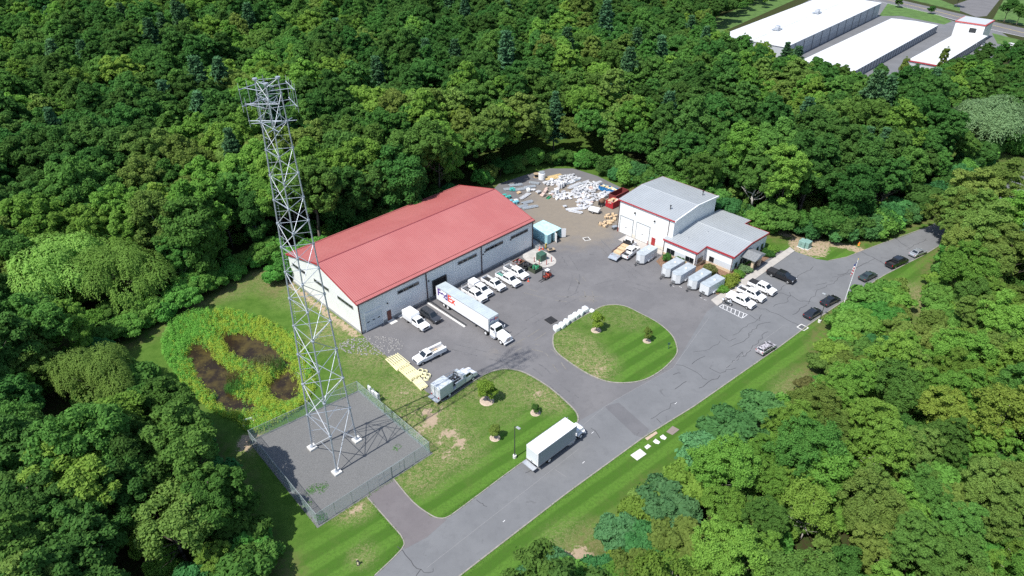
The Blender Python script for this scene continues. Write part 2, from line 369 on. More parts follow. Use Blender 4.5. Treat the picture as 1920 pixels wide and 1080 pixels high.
def ground_z(X, Y):
    D = dist_poly(X, Y, pond_ring); IN = inside(X, Y, pond_ring); sd = np.where(IN, D, -D)
    z = -0.55 * sstep(sd, 0.3, 3.5)
    for p in pools:
        d = dist_poly(X, Y, p); s2 = np.where(inside(X, Y, p), d, -d); z -= 0.75 * sstep(s2, -1.4, 0.9)
    z += 0.14 * (vnoise(X, Y, 2.2, 5) - .5) * sstep(sd, 0.5, 2)
    return z
FIELDS = ('dry', 'dirt', 'stripe', 'litter', 'weed')
def field_mesh(name, X, Y, Z, faces, m, fields):
    me = bpy.data.meshes.new(name); me.from_pydata(np.stack([X, Y, Z], 1).tolist(), [], faces)
    for nm, a in zip(FIELDS, fields):
        at = me.attributes.new(nm, 'FLOAT', 'POINT'); at.data.foreach_set('value', a.astype(np.float32))
    me.polygons.foreach_set('use_smooth', [True] * len(me.polygons)); me.update()
    return link(name, me, m)
g = NT('lawn')
road_ang = R(39.5)
stp = g.n.new('ShaderNodeMapping'); stp.inputs['Rotation'].default_value = (0, 0, -road_ang); g.l.new(g.pos, stp.inputs['Vector'])
sep = g.n.new('ShaderNodeSeparateXYZ'); g.l.new(stp.outputs[0], sep.inputs[0])
wob = g.math('MULTIPLY', g.math('SUBTRACT', g.noise(0.12, 2), 0.5), 0.8)
sv = g.math('SINE', g.math('MULTIPLY', g.math('ADD', sep.outputs['Y'], wob), 2 * math.pi / 3.3))
sv = g.ramp(sv, -0.45, 0.45)
base = g.mix(g.ramp(g.noise(0.5, 7, .7), .3, .7), (0.055, 0.120, 0.016), (0.098, 0.178, 0.030))
base = g.mix(g.math('MULTIPLY', g.ramp(g.noise(6, 5, .7), .35, .7), 0.45), base, (0.032, 0.075, 0.012))
strc = g.mix(sv, (0.054, 0.128, 0.016), (0.086, 0.182, 0.026))
strc = g.mix(g.math('MULTIPLY', g.ramp(g.noise(2.2, 7, .8), .4, .65), .7), strc, (0.052, 0.105, 0.018))
strc = g.mix(g.math('MULTIPLY', g.ramp(g.noise(.35, 5, .7), .5, .7), .4), strc, (0.085, 0.125, 0.03))
c = g.mix(g.attr('stripe'), base, strc)
c = g.mix(g.math('MULTIPLY', g.attr('weed'), g.ramp(g.noise(0.7, 5, .7), .35, .6)), c, (0.12, 0.125, 0.045))
drym = g.math('MULTIPLY', g.attr('dry'), g.ramp(g.noise(1.5, 8, .85), .44, .58))
c = g.mix(g.math('MULTIPLY', drym, .85), c, (0.235, 0.20, 0.105))
drym2 = g.math('MULTIPLY', g.attr('dry'), g.ramp(g.noise(4.0, 7, .85), .53, .60))
c = g.mix(drym2, c, (0.40, 0.32, 0.21))
dirm = g.ramp(g.math('ADD', g.math('MULTIPLY', g.attr('dirt'), .78), g.math('MULTIPLY', g.math('SUBTRACT', g.noise(1.6, 7, .8), .5), 2.4)), .50, .66)
dirm = g.math('MULTIPLY', dirm, g.ramp(g.attr('dirt'), .05, .3))
c = g.mix(dirm, c, g.mix(g.noise(1.1, 5), (0.40, 0.315, 0.225), (0.30, 0.225, 0.155)))
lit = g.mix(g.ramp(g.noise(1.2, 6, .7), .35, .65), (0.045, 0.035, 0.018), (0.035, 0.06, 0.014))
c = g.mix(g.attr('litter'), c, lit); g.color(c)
g.b.inputs['Roughness'].default_value = 0.95; g.b.inputs['Specular IOR Level'].default_value = 0.1
g.bump(g.noise(9, 5, .7), 0.55, 0.12)
xs = np.concatenate([np.linspace(-1500, -130, 16)[:-1], np.arange(-130, 125, 1.0), np.linspace(125, 1500, 18)])
ys = np.concatenate([np.linspace(-600, 40, 12)[:-1], np.arange(40, 172, 1.0), np.linspace(172, 2600, 26)])
X, Y = np.meshgrid(xs, ys); nx, ny = len(xs), len(ys); X = X.ravel(); Y = Y.ravel()
idx = np.arange(nx * ny).reshape(ny, nx)
fcs = np.stack([idx[:-1, :-1], idx[:-1, 1:], idx[1:, 1:], idx[1:, :-1]], -1).reshape(-1, 4).tolist()
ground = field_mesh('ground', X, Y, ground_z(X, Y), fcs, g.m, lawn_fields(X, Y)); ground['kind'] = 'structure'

# ------------------------------------------------------------------ asphalt, kerbs, pads
def asphalt(name, c1, c2, tanmask=False):
    a = NT(name)
    c = a.mix(a.ramp(a.noise(0.16, 6, .6), .35, .68), c1, c2)
    c = a.mix(a.math('MULTIPLY', a.ramp(a.noise(0.7, 4, .7), .45, .72), .35), c, tuple(x * .8 for x in c1))
    fine = a.noise(14, 3, .8); c = a.mix(a.math('MULTIPLY', a.ramp(fine, .5, .75), .3), c, tuple(x * 1.35 for x in c2))
    stain = a.ramp(a.noise(0.42, 3, .55, dist=1.2), .66, .76); c = a.mix(a.math('MULTIPLY', stain, .35), c, (0.06, 0.06, 0.062))
    if tanmask:                                  # sand and dust carried over the back of the yard
        t = a.math('ADD', a.attr('dust'), a.math('MULTIPLY', a.math('SUBTRACT', a.noise(0.22, 5, .65), .5), .9))
        c = a.mix(a.math('MULTIPLY', a.ramp(t, .25, .95), .8), c, a.mix(a.noise(.8, 5), (0.27, 0.225, 0.165), (0.19, 0.165, 0.135)))
    a.color(c); a.b.inputs['Roughness'].default_value = 0.9; a.b.inputs['Specular IOR Level'].default_value = 0.25
    a.bump(fine, 0.25, 0.03); return a.m
ASPH_ROAD = asphalt('road_asphalt', (0.146, 0.150, 0.157), (0.168, 0.172, 0.179))
ASPH_YARD = asphalt('yard_asphalt', (0.137, 0.134, 0.138), (0.162, 0.158, 0.161), True)
ASPH_APRON = asphalt('apron_asphalt', (0.138, 0.125, 0.129), (0.160, 0.147, 0.150))
sheet('road', smooth_poly([low_end + Vector((22, 0, 0))] if False else road_poly, 1), 0.020, ASPH_ROAD)
ytri = sheet('yard', yard_poly, 0.012, ASPH_YARD)
bm = bmesh.new(); bm.from_mesh(ytri.data)
for _ in range(5):
    long_e = [e for e in bm.edges if e.calc_length() > 4.0]
    if not long_e: break
    bmesh.ops.subdivide_edges(bm, edges=long_e, cuts=1, use_grid_fill=False); bmesh.ops.triangulate(bm, faces=bm.faces)
bm.to_mesh(ytri.data); bm.free()
co = np.array([v.co[:] for v in ytri.data.vertices])
cd = G(1075, 395); du = 1 - sstep(np.hypot(co[:, 0] - cd.x, (co[:, 1] - cd.y) * .8), 6, 24)
for px, py, r in ((925, 665, 5), (1100, 560, 6), (985, 640, 5), (1140, 470, 6)):
    c_ = G(px, py); du = np.maximum(du, .42 * (1 - sstep(np.hypot(co[:, 0] - c_.x, co[:, 1] - c_.y), 0, r)))
at = ytri.data.attributes.new('dust', 'FLOAT', 'POINT'); at.data.foreach_set('value', du.astype(np.float32))
sheet('service_drive', apron_poly, 0.027, ASPH_APRON)
PATCH = asphalt('patch_asphalt', (0.124, 0.124, 0.131), (0.142, 0.141, 0.148))
sheet('road_patch', GP([(1133, 762), (1160, 755), (1217, 805), (1208, 822), (1190, 816)]), 0.026, PATCH)
# long paving joints and sealed cracks
SEAL = mat('crack_sealant', (0.055, 0.055, 0.058), 0.6)
JOINT = mat('worn_joint', (0.22, 0.22, 0.225), 0.9)
rc = random.Random(3)
def crack(pts, w, mb, jit=0.35, z=0.031):
    P = GP(pts); out = [P[0]]
    for a, b in zip(P[:-1], P[1:]):
        n = max(2, int((b - a).length / 0.9))
        for k in range(1, n + 1):
            q = a.lerp(b, k / n); j = jit if k < n else 0
            out.append(q + Vector((rc.uniform(-j, j), rc.uniform(-j, j), 0)))
    strip(out, w, z - 0.002, z, mb); return out
cm = MB()
for p in ([(1220, 786), (1245, 770), (1268, 754)], [(1231, 785), (1240, 793)], [(1108, 803), (1120, 814), (1125, 822)], [(1267, 684), (1290, 690), (1315, 705), (1325, 712)], [(1297, 683), (1312, 672), (1322, 668)],
          [(1262, 703), (1276, 700)], [(1265, 730), (1287, 715)], [(1360, 690), (1400, 662), (1440, 622)], [(1370, 650), (1395, 640), (1420, 610), (1445, 604)], [(1420, 575), (1460, 590), (1500, 612)],
          [(1405, 535), (1440, 545), (1485, 555), (1500, 565), (1520, 566)], [(1455, 550), (1470, 535), (1500, 515), (1525, 500)], [(1486, 590), (1500, 578), (1513, 572)], [(1450, 575), (1478, 565), (1480, 548)],
          [(1560, 520), (1580, 515), (1600, 505), (1625, 492)], [(1570, 515), (1590, 512), (1598, 518)], [(1530, 535), (1550, 530)], [(1515, 570), (1530, 548), (1570, 525), (1610, 500), (1640, 485)],
          [(1615, 472), (1650, 490), (1668, 498)], [(1680, 448), (1705, 465)], [(1700, 468), (1736, 448)], [(745, 1025), (775, 1060), (790, 1068), (780, 1080)], [(790, 1068), (805, 1074), (812, 1066)], [(893, 937), (905, 944), (913, 950)],
          [(1300, 660), (1330, 655), (1350, 640)], [(1375, 628), (1400, 612), (1425, 596)], [(1330, 690), (1350, 700), (1380, 690)], [(985, 887), (995, 882), (1003, 886)], [(1405, 590), (1425, 602), (1428, 590)], [(1380, 672), (1392, 660), (1395, 668)], [(1350, 628), (1368, 640), (1380, 634)], [(1310, 728), (1335, 712), (1350, 704)]):
    crack(p, rc.uniform(.06, .11), cm)
o = cm.build('crack_sealant', SEAL); o['kind'] = 'stuff'; tag(o, 'dark tar sealed cracks wandering over the road asphalt', 'crack seal')
jm = MB()
for p in ([(800, 1065), (960, 940), (1085, 842)], [(1360, 690), (1470, 610)], [(1090, 800), (1135, 762), (1150, 753)], [(1040, 880), (1062, 895)], [(1150, 752), (1262, 690), (1330, 595)]): crack(p, 0.07, jm, 0.02, 0.034)
o = jm.build('paving_joint', JOINT); o['kind'] = 'stuff'; tag(o, 'thin pale paving joints along the road asphalt', 'paving joint')
TYRE = mat('tyre_dust', (0.178, 0.168, 0.152), .9, var=.3, vscale=2)
TYRD = mat('tyre_rubber_mark', (0.128, 0.126, 0.130), .85, var=.3, vscale=2)
tm1, tm2 = MB(), MB()
def tyre(pts, mb, w=.22, gauge=1.7):
    P = smooth_poly(GP(pts), 8, False)
    for off in (-gauge / 2, gauge / 2):
        Q = []
        for i, p in enumerate(P):
            d = (P[min(i + 1, len(P) - 1)] - P[max(i - 1, 0)]).normalized(); Q.append(p + Vector((-d.y, d.x, 0)) * off)
        n_ = len(Q)
        for a_ in range(0, n_ - 4, 7): strip(Q[a_:a_ + rc.randint(4, 7)], w * rc.uniform(.6, 1.1), .014, .0165, mb)
for p in ([(1085, 520), (1104, 550), (1100, 585), (1075, 610)], [(960, 655), (1000, 632), (1030, 612)], [(1000, 650), (1030, 660), (1050, 690), (1085, 735)], [(985, 545), (1050, 560), (1100, 560), (1180, 560)]): tyre(p, tm1)
for p in ([(960, 670), (1010, 690), (1050, 730), (1110, 770)], [(940, 640), (1000, 600), (1070, 560), (1150, 530), (1220, 545)], [(1200, 520), (1150, 480), (1110, 440)], [(850, 650), (930, 670), (990, 680)], [(1060, 480), (1080, 520), (1060, 570)]): tyre(p, tm2, .26)
for mb_, m_, l_ in ((tm1, TYRE, 'dusty tan tyre tracks curving over the yard asphalt'), (tm2, TYRD, 'faint dark tyre marks curving over the yard asphalt')):
    o = mb_.build('tyre_mark', m_); o['kind'] = 'stuff'; tag(o, l_, 'tyre marks')
KERB = mat('kerb_concrete', (0.27, 0.25, 0.22), 0.9, var=0.25, vscale=1.3)
def kerb(pts, w=0.22, h=0.11): o = strip(pts, w, 0, h).build('kerb', KERB); o['kind'] = 'structure'; return o
kerb(road_right[:-1], 0.2, 0.09); kerb(penin_edge); kerb(smooth_poly(GP([(1078, 800), (975, 870), (873, 946), (842, 968), (826, 972), (808, 966), (774, 941), (738, 898)]), 3, False), 0.16, 0.08)
kerb(smooth_poly(GP([(688, 932), (737, 987), (755, 1010), (753, 1030), (702, 1080)]), 3, False), 0.16, 0.08); kerb(GP([(1553, 489), (1588, 482), (1615, 471), (1655, 456), (1736, 427)]), 0.16, 0.08)
kerb(island_poly + [island_poly[0]])
# island lawn, raised inside its kerb
bx = [p.x for p in island_poly]; by = [p.y for p in island_poly]
xs = np.arange(min(bx), max(bx) + .7, .7); ys = np.arange(min(by), max(by) + .7, .7)
X, Y = np.meshgrid(xs, ys); keep = inside(X, Y, island_poly) & (dist_poly(X, Y, island_poly) > .05)
vid = -np.ones(X.shape, int); vid[keep] = np.arange(keep.sum()); fl = []
for j in range(len(ys) - 1):
    for i in range(len(xs) - 1):
        q = (vid[j, i], vid[j, i + 1], vid[j + 1, i + 1], vid[j + 1, i])
        if min(q) >= 0: fl.append(tuple(int(k) for k in q))
Xi, Yi = X[keep], Y[keep]
dI = dist_poly(Xi, Yi, island_poly)
isl = field_mesh('island_lawn', Xi, Yi, 0.11 + 0.25 * sstep(dI, 0, 7), fl, g.m, [f if k != 3 else f * 0 for k, f in enumerate(lawn_fields(Xi, Yi))]); isl['kind'] = 'structure'
mbv = MB(); n = len(island_poly); ctr = sum(island_poly, Vector()) / n
for i in range(n):
    a, b = island_poly[i], island_poly[(i + 1) % n]; a2, b2 = a.lerp(ctr, .12), b.lerp(ctr, .12); mbv.quad((a.x, a.y, .10), (b.x, b.y, .10), (b2.x, b2.y, .145), (a2.x, a2.y, .145))
me = mbv.mesh('island_verge')
X, Y = np.array([v.co.x for v in me.vertices]), np.array([v.co.y for v in me.vertices])
for nm, a in zip(FIELDS, lawn_fields(X, Y)):
    at = me.attributes.new(nm, 'FLOAT', 'POINT'); at.data.foreach_set('value', (a * (0 if nm == 'litter' else 1)).astype(np.float32))
o = link('island_verge', me, g.m); o['kind'] = 'structure'
# compound gravel, sidewalk, mulch
gv = NT('compound_gravel'); cc = gv.mix(gv.noise(.4, 5), (0.150, 0.152, 0.150), (0.185, 0.186, 0.182)); cc = gv.mix(gv.ramp(gv.noise(11, 4, .8), .4, .65), cc, (0.100, 0.100, 0.100)); gv.color(cc); gv.b.inputs['Roughness'].default_value = .95; gv.bump(gv.noise(20, 3, .8), .6, .05)
sheet('compound_gravel', pad_poly, 0.03, gv.m)
WALK = mat('sidewalk_concrete', (0.40, 0.375, 0.345), 0.9, var=0.12, vscale=0.9)
sw = GP([(1333, 562), (1490, 455), (1500, 462), (1489, 470), (1347, 575)])
sheet('sidewalk', GP([(1333, 563), (1481, 464), (1490, 471), (1345, 574)]), 0.13, WALK, thick=0.15)
MULCH = mat('mulch', (0.20, 0.12, 0.075), 0.95, var=0.4, vscale=3, bump=.5)
sheet('mulch_bed', GP([(1230, 490), (1243, 478), (1303, 500), (1326, 490), (1369, 513), (1450, 470), (1456, 474), (1345, 553), (1330, 545), (1290, 520), (1242, 503)]), 0.045, MULCH)
sheet('entrance_slab', [OP(3, -0.2), OP(14.5, -0.2), OP(14.5, -3.5), OP(3, -3.5)], 0.04, WALK)
# riprap beside the warehouse corner and at the pond
def stones(name, label, px, py, rx, n, seed, s=.35):
    r = np.random.default_rng(seed); c0 = G(px, py); mb = MB()
    for _ in range(n):
        a = r.uniform(0, 6.28); q = math.sqrt(r.random()) * rx; x, y = c0.x + math.cos(a) * q * 1.5, c0.y + math.sin(a) * q * .7
        z = float(ground_z(np.array([x]), np.array([y]))[0]); k = s * r.uniform(.5, 1.2); base = len(mb.v)
        pts = [Vector(p) * k * r.uniform(.35, .6) for p in ((1, 0, 0), (0, 1, 0), (-1, 0, 0), (0, -1, 0), (0, 0, .8), (0, 0, -.6))]
        th = r.uniform(0, 3); M_ = Matrix.Rotation(th, 3, 'Z')
        mb.add([M_ @ p + Vector((x, y, z + k * .15)) for p in pts], [(0, 1, 4), (1, 2, 4), (2, 3, 4), (3, 0, 4), (1, 0, 5), (2, 1, 5), (3, 2, 5), (0, 3, 5)])
    o = mb.build(name, mat('riprap_stone', (0.30, 0.29, 0.28), .9, var=.3, vscale=2)); o['kind'] = 'stuff'; return tag(o, label, 'stones')
stones('riprap', 'grey loose riprap stones beside the warehouse corner', 697, 648, 4.2, 420, 1)
stones('riprap', 'grey stones banked beside the pond reeds', 545, 700, 2.6, 160, 2)
stones('riprap', 'small grey stones around the pond outlet headwall', 490, 782, 2.0, 120, 3)
# water in the basin
wt = NT('pond_water'); cc = wt.mix(wt.ramp(wt.noise(.35, 6, .7), .42, .66), (0.022, 0.014, 0.007), (0.070, 0.052, 0.014)); cc = wt.mix(wt.math('MULTIPLY', wt.ramp(wt.noise(2.5, 6, .8), .55, .66), wt.ramp(wt.noise(.3, 3), .45, .6)), cc, (0.13, 0.12, 0.03)); wt.color(cc)
wt.b.inputs['Roughness'].default_value = .22; wt.b.inputs['Specular IOR Level'].default_value = .35; wt.bump(wt.noise(5, 3), .12, .03)
sheet('pond_water', [p.lerp(sum(pond_ring, Vector()) / len(pond_ring), .12) for p in pond_ring], -0.86, wt.m)
# ------------------------------------------------------------------ red-roofed warehouse
WL, WD, WE, WR = 48.26, 26.19, 7.27, 10.57
wh = thing('warehouse', 'large white metal warehouse with a red ribbed gable roof', 'warehouse', W0, WYAW)
MB().prism_yz([(0, .55), (WD, .55), (WD, WE), (WD / 2, WR - .12), (0, WE)], 0, WL).build('wall', WHITEMAT, wh)
MB().box(-.04, WL + .04, -.05, WD + .04, -.3, .55).build('foundation', PLINTH, wh)
rf = wh
sl = math.atan2(WR - WE, WD / 2); hl = math.hypot(WR - WE, WD / 2) + .35
def slope_pt(side, x, u, up):          # point on a roof slope, u from the eave
    y = -.3 + u * math.cos(sl); z = WE - .05 + u * math.sin(sl) + up
    y -= up * math.sin(sl); return (x, y if side == 0 else WD - y, z)
for side in (0, 1):
    q = [slope_pt(side, x, u, up) for up in (.0, .12) for x, u in ((-.35, 0), (WL + .35, 0), (WL + .35, hl), (-.35, hl))]
    sp = MB().add(q, [(3, 2, 1, 0), (4, 5, 6, 7), (0, 1, 5, 4), (1, 2, 6, 5), (2, 3, 7, 6), (3, 0, 4, 7)]).build('roof_slope', REDROOF, wh)
    rb = MB(); x = -.3
    while x < WL + .34:
        q = [slope_pt(side, x + dx, u, up) for up in (.10, .165) for dx, u in ((-.025, .1), (.025, .1), (.025, hl - .15), (-.025, hl - .15))]
        rb.add(q, [(4, 5, 6, 7), (0, 1, 5, 4), (2, 3, 7, 6), (1, 2, 6, 5), (3, 0, 4, 7)]); x += .406
    o = rb.build('seam', REDRIB, sp); o['kind'] = 'stuff'
    st = MB()
    q = [slope_pt(side, x, u, up) for up in (.11, .2) for x, u in ((-.3, .75), (WL + .3, .75), (WL + .3, .81), (-.3, .81))]
    st.add(q, [(4, 5, 6, 7), (0, 1, 5, 4), (2, 3, 7, 6)]).build('snow_guard', mat('dark_red_trim', (.16, .03, .035), .5), sp)
rg = MB()
rg.prism_yz([(WD / 2 - .2, WR + .08), (WD / 2 + .2, WR + .08), (WD / 2 + .12, WR + .18), (WD / 2 - .12, WR + .18)], -.36, WL + .36)
rg.build('ridge_cap', mat('ridge_red', (.2, .035, .042), .5), wh)
for side in (0, 1):                         # gutters and verge trim
    y = -.42 if side == 0 else WD + .42
    MB().box(-.36, WL + .36, y - .09, y + .09, WE - .2, WE - .02).build('gutter', mat('dark_brown_trim', (.07, .035, .035), .5), wh)
for x in (-.37, WL + .37):
    for side in (0, 1):
        q = [slope_pt(side, x + dx, u, up) for up in (-.16, .16) for dx, u in ((-.03, -.05), (.03, -.05), (.03, hl), (-.03, hl))]
        MB().add(q, [(3, 2, 1, 0), (4, 5, 6, 7), (0, 1, 5, 4), (1, 2, 6, 5), (2, 3, 7, 6), (3, 0, 4, 7)]).build('verge_trim', REDP, wh)
BT = MATS['dark_brown_trim']
for s in (.0, 16.55, 31.99, WL):
    MB().box(s - .09, s + .09, -.2, -.04, .1, WE - .1).build('downspout', BT, wh)
cr = MB()                                    # cladding ribs
for k in range(int(WL / .61)):
    x = .2 + k * .61
    if 1.0 < x < 5.4 or 18.1 < x < 21.7: z0 = 4.35
    elif 6.0 < x < 7.4: z0 = 2.75
    else: z0 = .58
    cr.box(x - .05, x + .05, -.016, 0, z0, WE - .1)
for k in range(int(WD / .61)):
    y = .2 + k * .61; cr.box(-.016, 0, y - .05, y + .05, .58, WE + (WR - WE) * (1 - abs(y - WD / 2) / (WD / 2)) - .25)
o = cr.build('cladding_rib', WHITEMAT, wh); o['kind'] = 'stuff'
FRM = mat('grey_window_frame', (.30, .31, .32), .5, metal=.3)
for s0, s1 in ((9.3, 14.6), (25.2, 30.6), (33.2, 38.6), (41.15, 46.6)):
    wf = MB()
    for a in ((s0, s1, 5.0, 5.1), (s0, s1, 5.68, 5.78)): wf.box(a[0], a[1], -.12, -.02, a[2], a[3])
    for k in range(5): x = s0 + (s1 - s0) * k / 4; wf.box(x - .04, x + .04, -.118, -.02, 5.1, 5.68)
    w = wf.build('window', FRM, wh)
    for k in range(4):
        a = s0 + (s1 - s0) * k / 4 + .04; b = s0 + (s1 - s0) * (k + 1) / 4 - .04; MB().box(a, b, -.06, -.022, 5.1, 5.68).build('pane', WGLASS, w)
for t0, t1 in ((1.83, 7.16), (10.48, 15.96), (19.37, 24.75)):
    wf = MB()
    for z in (4.98, 5.72): wf.box(-.12, -.02, t0, t1, z, z + .09)
    for k in range(5): y = t0 + (t1 - t0) * k / 4; wf.box(-.118, -.02, y - .035, y + .035, 5.07, 5.72)
    w = wf.build('window', FRM, wh)
    for k in range(4):
        a = t0 + (t1 - t0) * k / 4 + .035; b = t0 + (t1 - t0) * (k + 1) / 4 - .035; MB().box(-.06, -.022, a, b, 5.07, 5.72).build('pane', WGLASS, w)
# sectional garage door, man door, dock opening
gd = MB()
for z in (.12, 1.0, 1.88, 2.76): gd.box(1.15, 5.05, -.08, -.01, z, z + .84)
gd = gd.build('garage_door', mat('pale_door_panel', (.58, .62, .64), .45), wh, bevel=.02)
for x in (1.5, 2.75, 4.0): MB().box(x, x + .55, -.1, -.075, 1.95, 2.15).build('door_light', WGLASS, gd)
fr = MB(); fr.box(1.0, 1.15, -.13, 0, 0, 4.3); fr.box(5.05, 5.2, -.13, 0, 0, 4.3); fr.box(1.15, 5.05, -.13, 0, 3.62, 4.3); fr.build('door_frame', WHITEMAT, gd)
md = MB().box(6.25, 7.2, -.09, -.01, .1, 2.35).build('door', BRWN, wh)
MB().box(7.05, 7.12, -.13, -.09, 1.1, 1.2).build('handle', CHROME, md)
do = MB().box(18.35, 21.5, -.03, .06, .6, 4.0).build('dock_opening', DARKSLOT, wh)  # flat panel on the wall, the bay's inner shade put into its colour
fr = MB(); fr.box(18.05, 18.35, -.28, 0, .55, 4.25); fr.box(21.5, 21.8, -.28, 0, .55, 4.25); fr.box(18.35, 21.5, -.28, 0, 4.0, 4.25); fr.build('dock_seal', DPLAST, do)
for s, z in ((6.6, 4.1), (17.1, 4.6), (33.0, 5.0), (41.0, 4.9), (32.5, 4.6)): MB().box(s - .12, s + .12, -.25, -.03, z, z + .22).build('wall_light', DPLAST, wh)
MB().prism_xy([(6.0, -1.6), (7.6, -1.6), (7.6, -.1), (6.0, -.1)], 0, .05).build('door_slab', CONCL, wh)
MB().prism_xy([(8.6, -1.1), (10.6, -1.1), (10.6, -.1), (8.6, -.1)], 0, .05).build('step_slab', CONCL, wh)
# steps and rail at the far end
stp_ = MB()
for k in range(6): stp_.box(48.4 + .02, 49.9, -.3 - k * .32, .02 - k * .32, 0, 1.1 - k * .18)
stp_.build('stair', PLINTH, wh)
rl = MB(); rl.path([(49.9, 2.0, 2.0), (49.9, 0, 2.0), (49.9, -2.2, 1.0), (49.9, -2.2, 0)], .03); rl.tube((49.9, 0, 1.0), (49.9, 0, 2.0), .03); rl.path([(49.9, 2.0, 1.5), (49.9, 0, 1.5), (49.9, -2.2, .5)], .025); rl.build('handrail', STEEL, wh)
MB().box(48.42, 49.95, 0.03, 3.0, 0, 1.1).build('landing', PLINTH, wh)

# ------------------------------------------------------------------ office with service hall
of = thing('office_building', 'white office and service hall with grey metal roofs and red trim', 'building', O0, OYAW)
def gable_roof(x0, x1, y0, y1, ze, zr, m, parent, trim_ends=(True, True), tm=REDP, eaves=(True, True), ribs=.6, over=.25):
    ym = (y0 + y1) / 2
    for side in (0, 1):
        ye = y0 - over if side == 0 else y1 + over
        zz = ze - over * (zr - ze) / (ym - y0)
        A = [(x0 - over, ye, zz), (x1 + over, ye, zz), (x1 + over, ym, zr), (x0 - over, ym, zr)]
        if side: A = [A[1], A[0], A[3], A[2]]
        up = [(a[0], a[1], a[2] + .12) for a in A]
        sp = MB().add(A + up, [(3, 2, 1, 0), (4, 5, 6, 7), (0, 1, 5, 4), (1, 2, 6, 5), (2, 3, 7, 6), (3, 0, 4, 7)]).build('roof_slope', m, parent)
        rb = MB(); x = x0 - over + .02
        while x < x1 + over:
            q = [(x + dx, yy, zq + h) for h in (.11, .185) for dx, yy, zq in ((-.03, ye, zz), (.03, ye, zz), (.03, ym, zr), (-.03, ym, zr))]
            rb.add(q, [(4, 5, 6, 7) if side == 0 else (7, 6, 5, 4), (0, 1, 5, 4), (2, 3, 7, 6), (1, 2, 6, 5), (3, 0, 4, 7)]); x += ribs
        o = rb.build('seam', mat('grey_seam', (.47, .49, .505), .45, metal=.15), sp); o['kind'] = 'stuff'
        if eaves[side]:
            s_ = -1 if side == 0 else 1
            MB().box(x0 - over, x1 + over, min(ye, ye + s_ * .12), max(ye, ye + s_ * .12), zz - .18, zz + .11).build('gutter', tm, parent)
        for e, x in enumerate((x0 - over, x1 + over)):
            if trim_ends[e]:
                dx = -.08 if e == 0 else .08
                q = [(xx, yy, zq + h) for h in (-.2, .17) for xx, yy, zq in ((x, ye, zz), (x + dx, ye, zz), (x + dx, ym, zr), (x, ym, zr))]
                MB().add(q, [(3, 2, 1, 0), (4, 5, 6, 7), (0, 1, 5, 4), (1, 2, 6, 5), (2, 3, 7, 6), (3, 0, 4, 7)]).build('verge_trim', tm, parent)
    MB().box(x0 - over, x1 + over, ym - .12, ym + .12, zr + .1, zr + .15).build('ridge_cap', mat('pale_ridge', (.42, .445, .46), .45), parent)
La, Wb, H1, R1 = 15.62, 17.97, 8.62, 9.4
MB().prism_yz([(0, .9), (Wb, .9), (Wb, H1), (Wb / 2, R1 - .02), (0, H1)], 0, La).build('hall_wall', WHITEMAT, of)
MB().box(-.05, La - .02, -.05, Wb + .05, 0, .9).build('hall_plinth', mat('cream_block', (.62, .58, .50), .8, var=.08, vscale=2), of)
gable_roof(0, La, 0, Wb, H1, R1, GREYROOF, of, trim_ends=(True, False))
# pale parapet over the hall's office-side wall
for y0, z0, y1, z1 in ((-.25, H1, Wb / 2, R1), (Wb / 2, R1, Wb + .25, H1)):
    q = [(x, y, z + h) for h in (-.25, .22) for x, y, z in ((La + .24, y0, z0), (La + .5, y0, z0), (La + .5, y1, z1), (La + .24, y1, z1))]
    MB().add(q, [(3, 2, 1, 0), (4, 5, 6, 7), (0, 1, 5, 4), (1, 2, 6, 5), (2, 3, 7, 6), (3, 0, 4, 7)]).build('parapet', WHITEMAT, of)
ls, lt, h2, r2, l1, l2, stp2, W2, ns, nt = 14.64, -1.59, 4.13, 4.96, 8.65, 6.93, 3.69, 22.03, 23.85, 3.08
fp = [(ls, lt), (ls + l1, lt), (ls + l1, lt + stp2), (ls + l1 + l2, lt + stp2), (ls + l1 + l2, lt + W2 - nt), (ns, lt + W2 - nt), (ns, lt + W2), (La + .01, lt + W2), (La + .01, Wb + .05), (La + .01, -.02), (ls, -.02)]
fp = [fp[0], fp[1], fp[2], fp[3], fp[4], fp[5], fp[6], (La + .02, lt + W2), (La + .02, -.06), (ls, -.06)]
LOWW = mat('office_cladding', (.78, .79, .79), .5, var=.04, vscale=.6)
MB().prism_xy(fp, .75, h2 - .02).build('office_wall', LOWW, of)
ym2 = lt + W2 / 2; rx = ls + l1 + l2
def grow(p, d):
    c = [(sum(q[0] for q in fp) / len(fp)), (sum(q[1] for q in fp) / len(fp))]
    return [(q[0] + (d if q[0] > c[0] else 0), q[1] + (d if q[1] > c[1] else -d)) for q in p]
MB().prism_xy(grow(fp, .04), 0, .75).build('office_plinth', TAN, of)
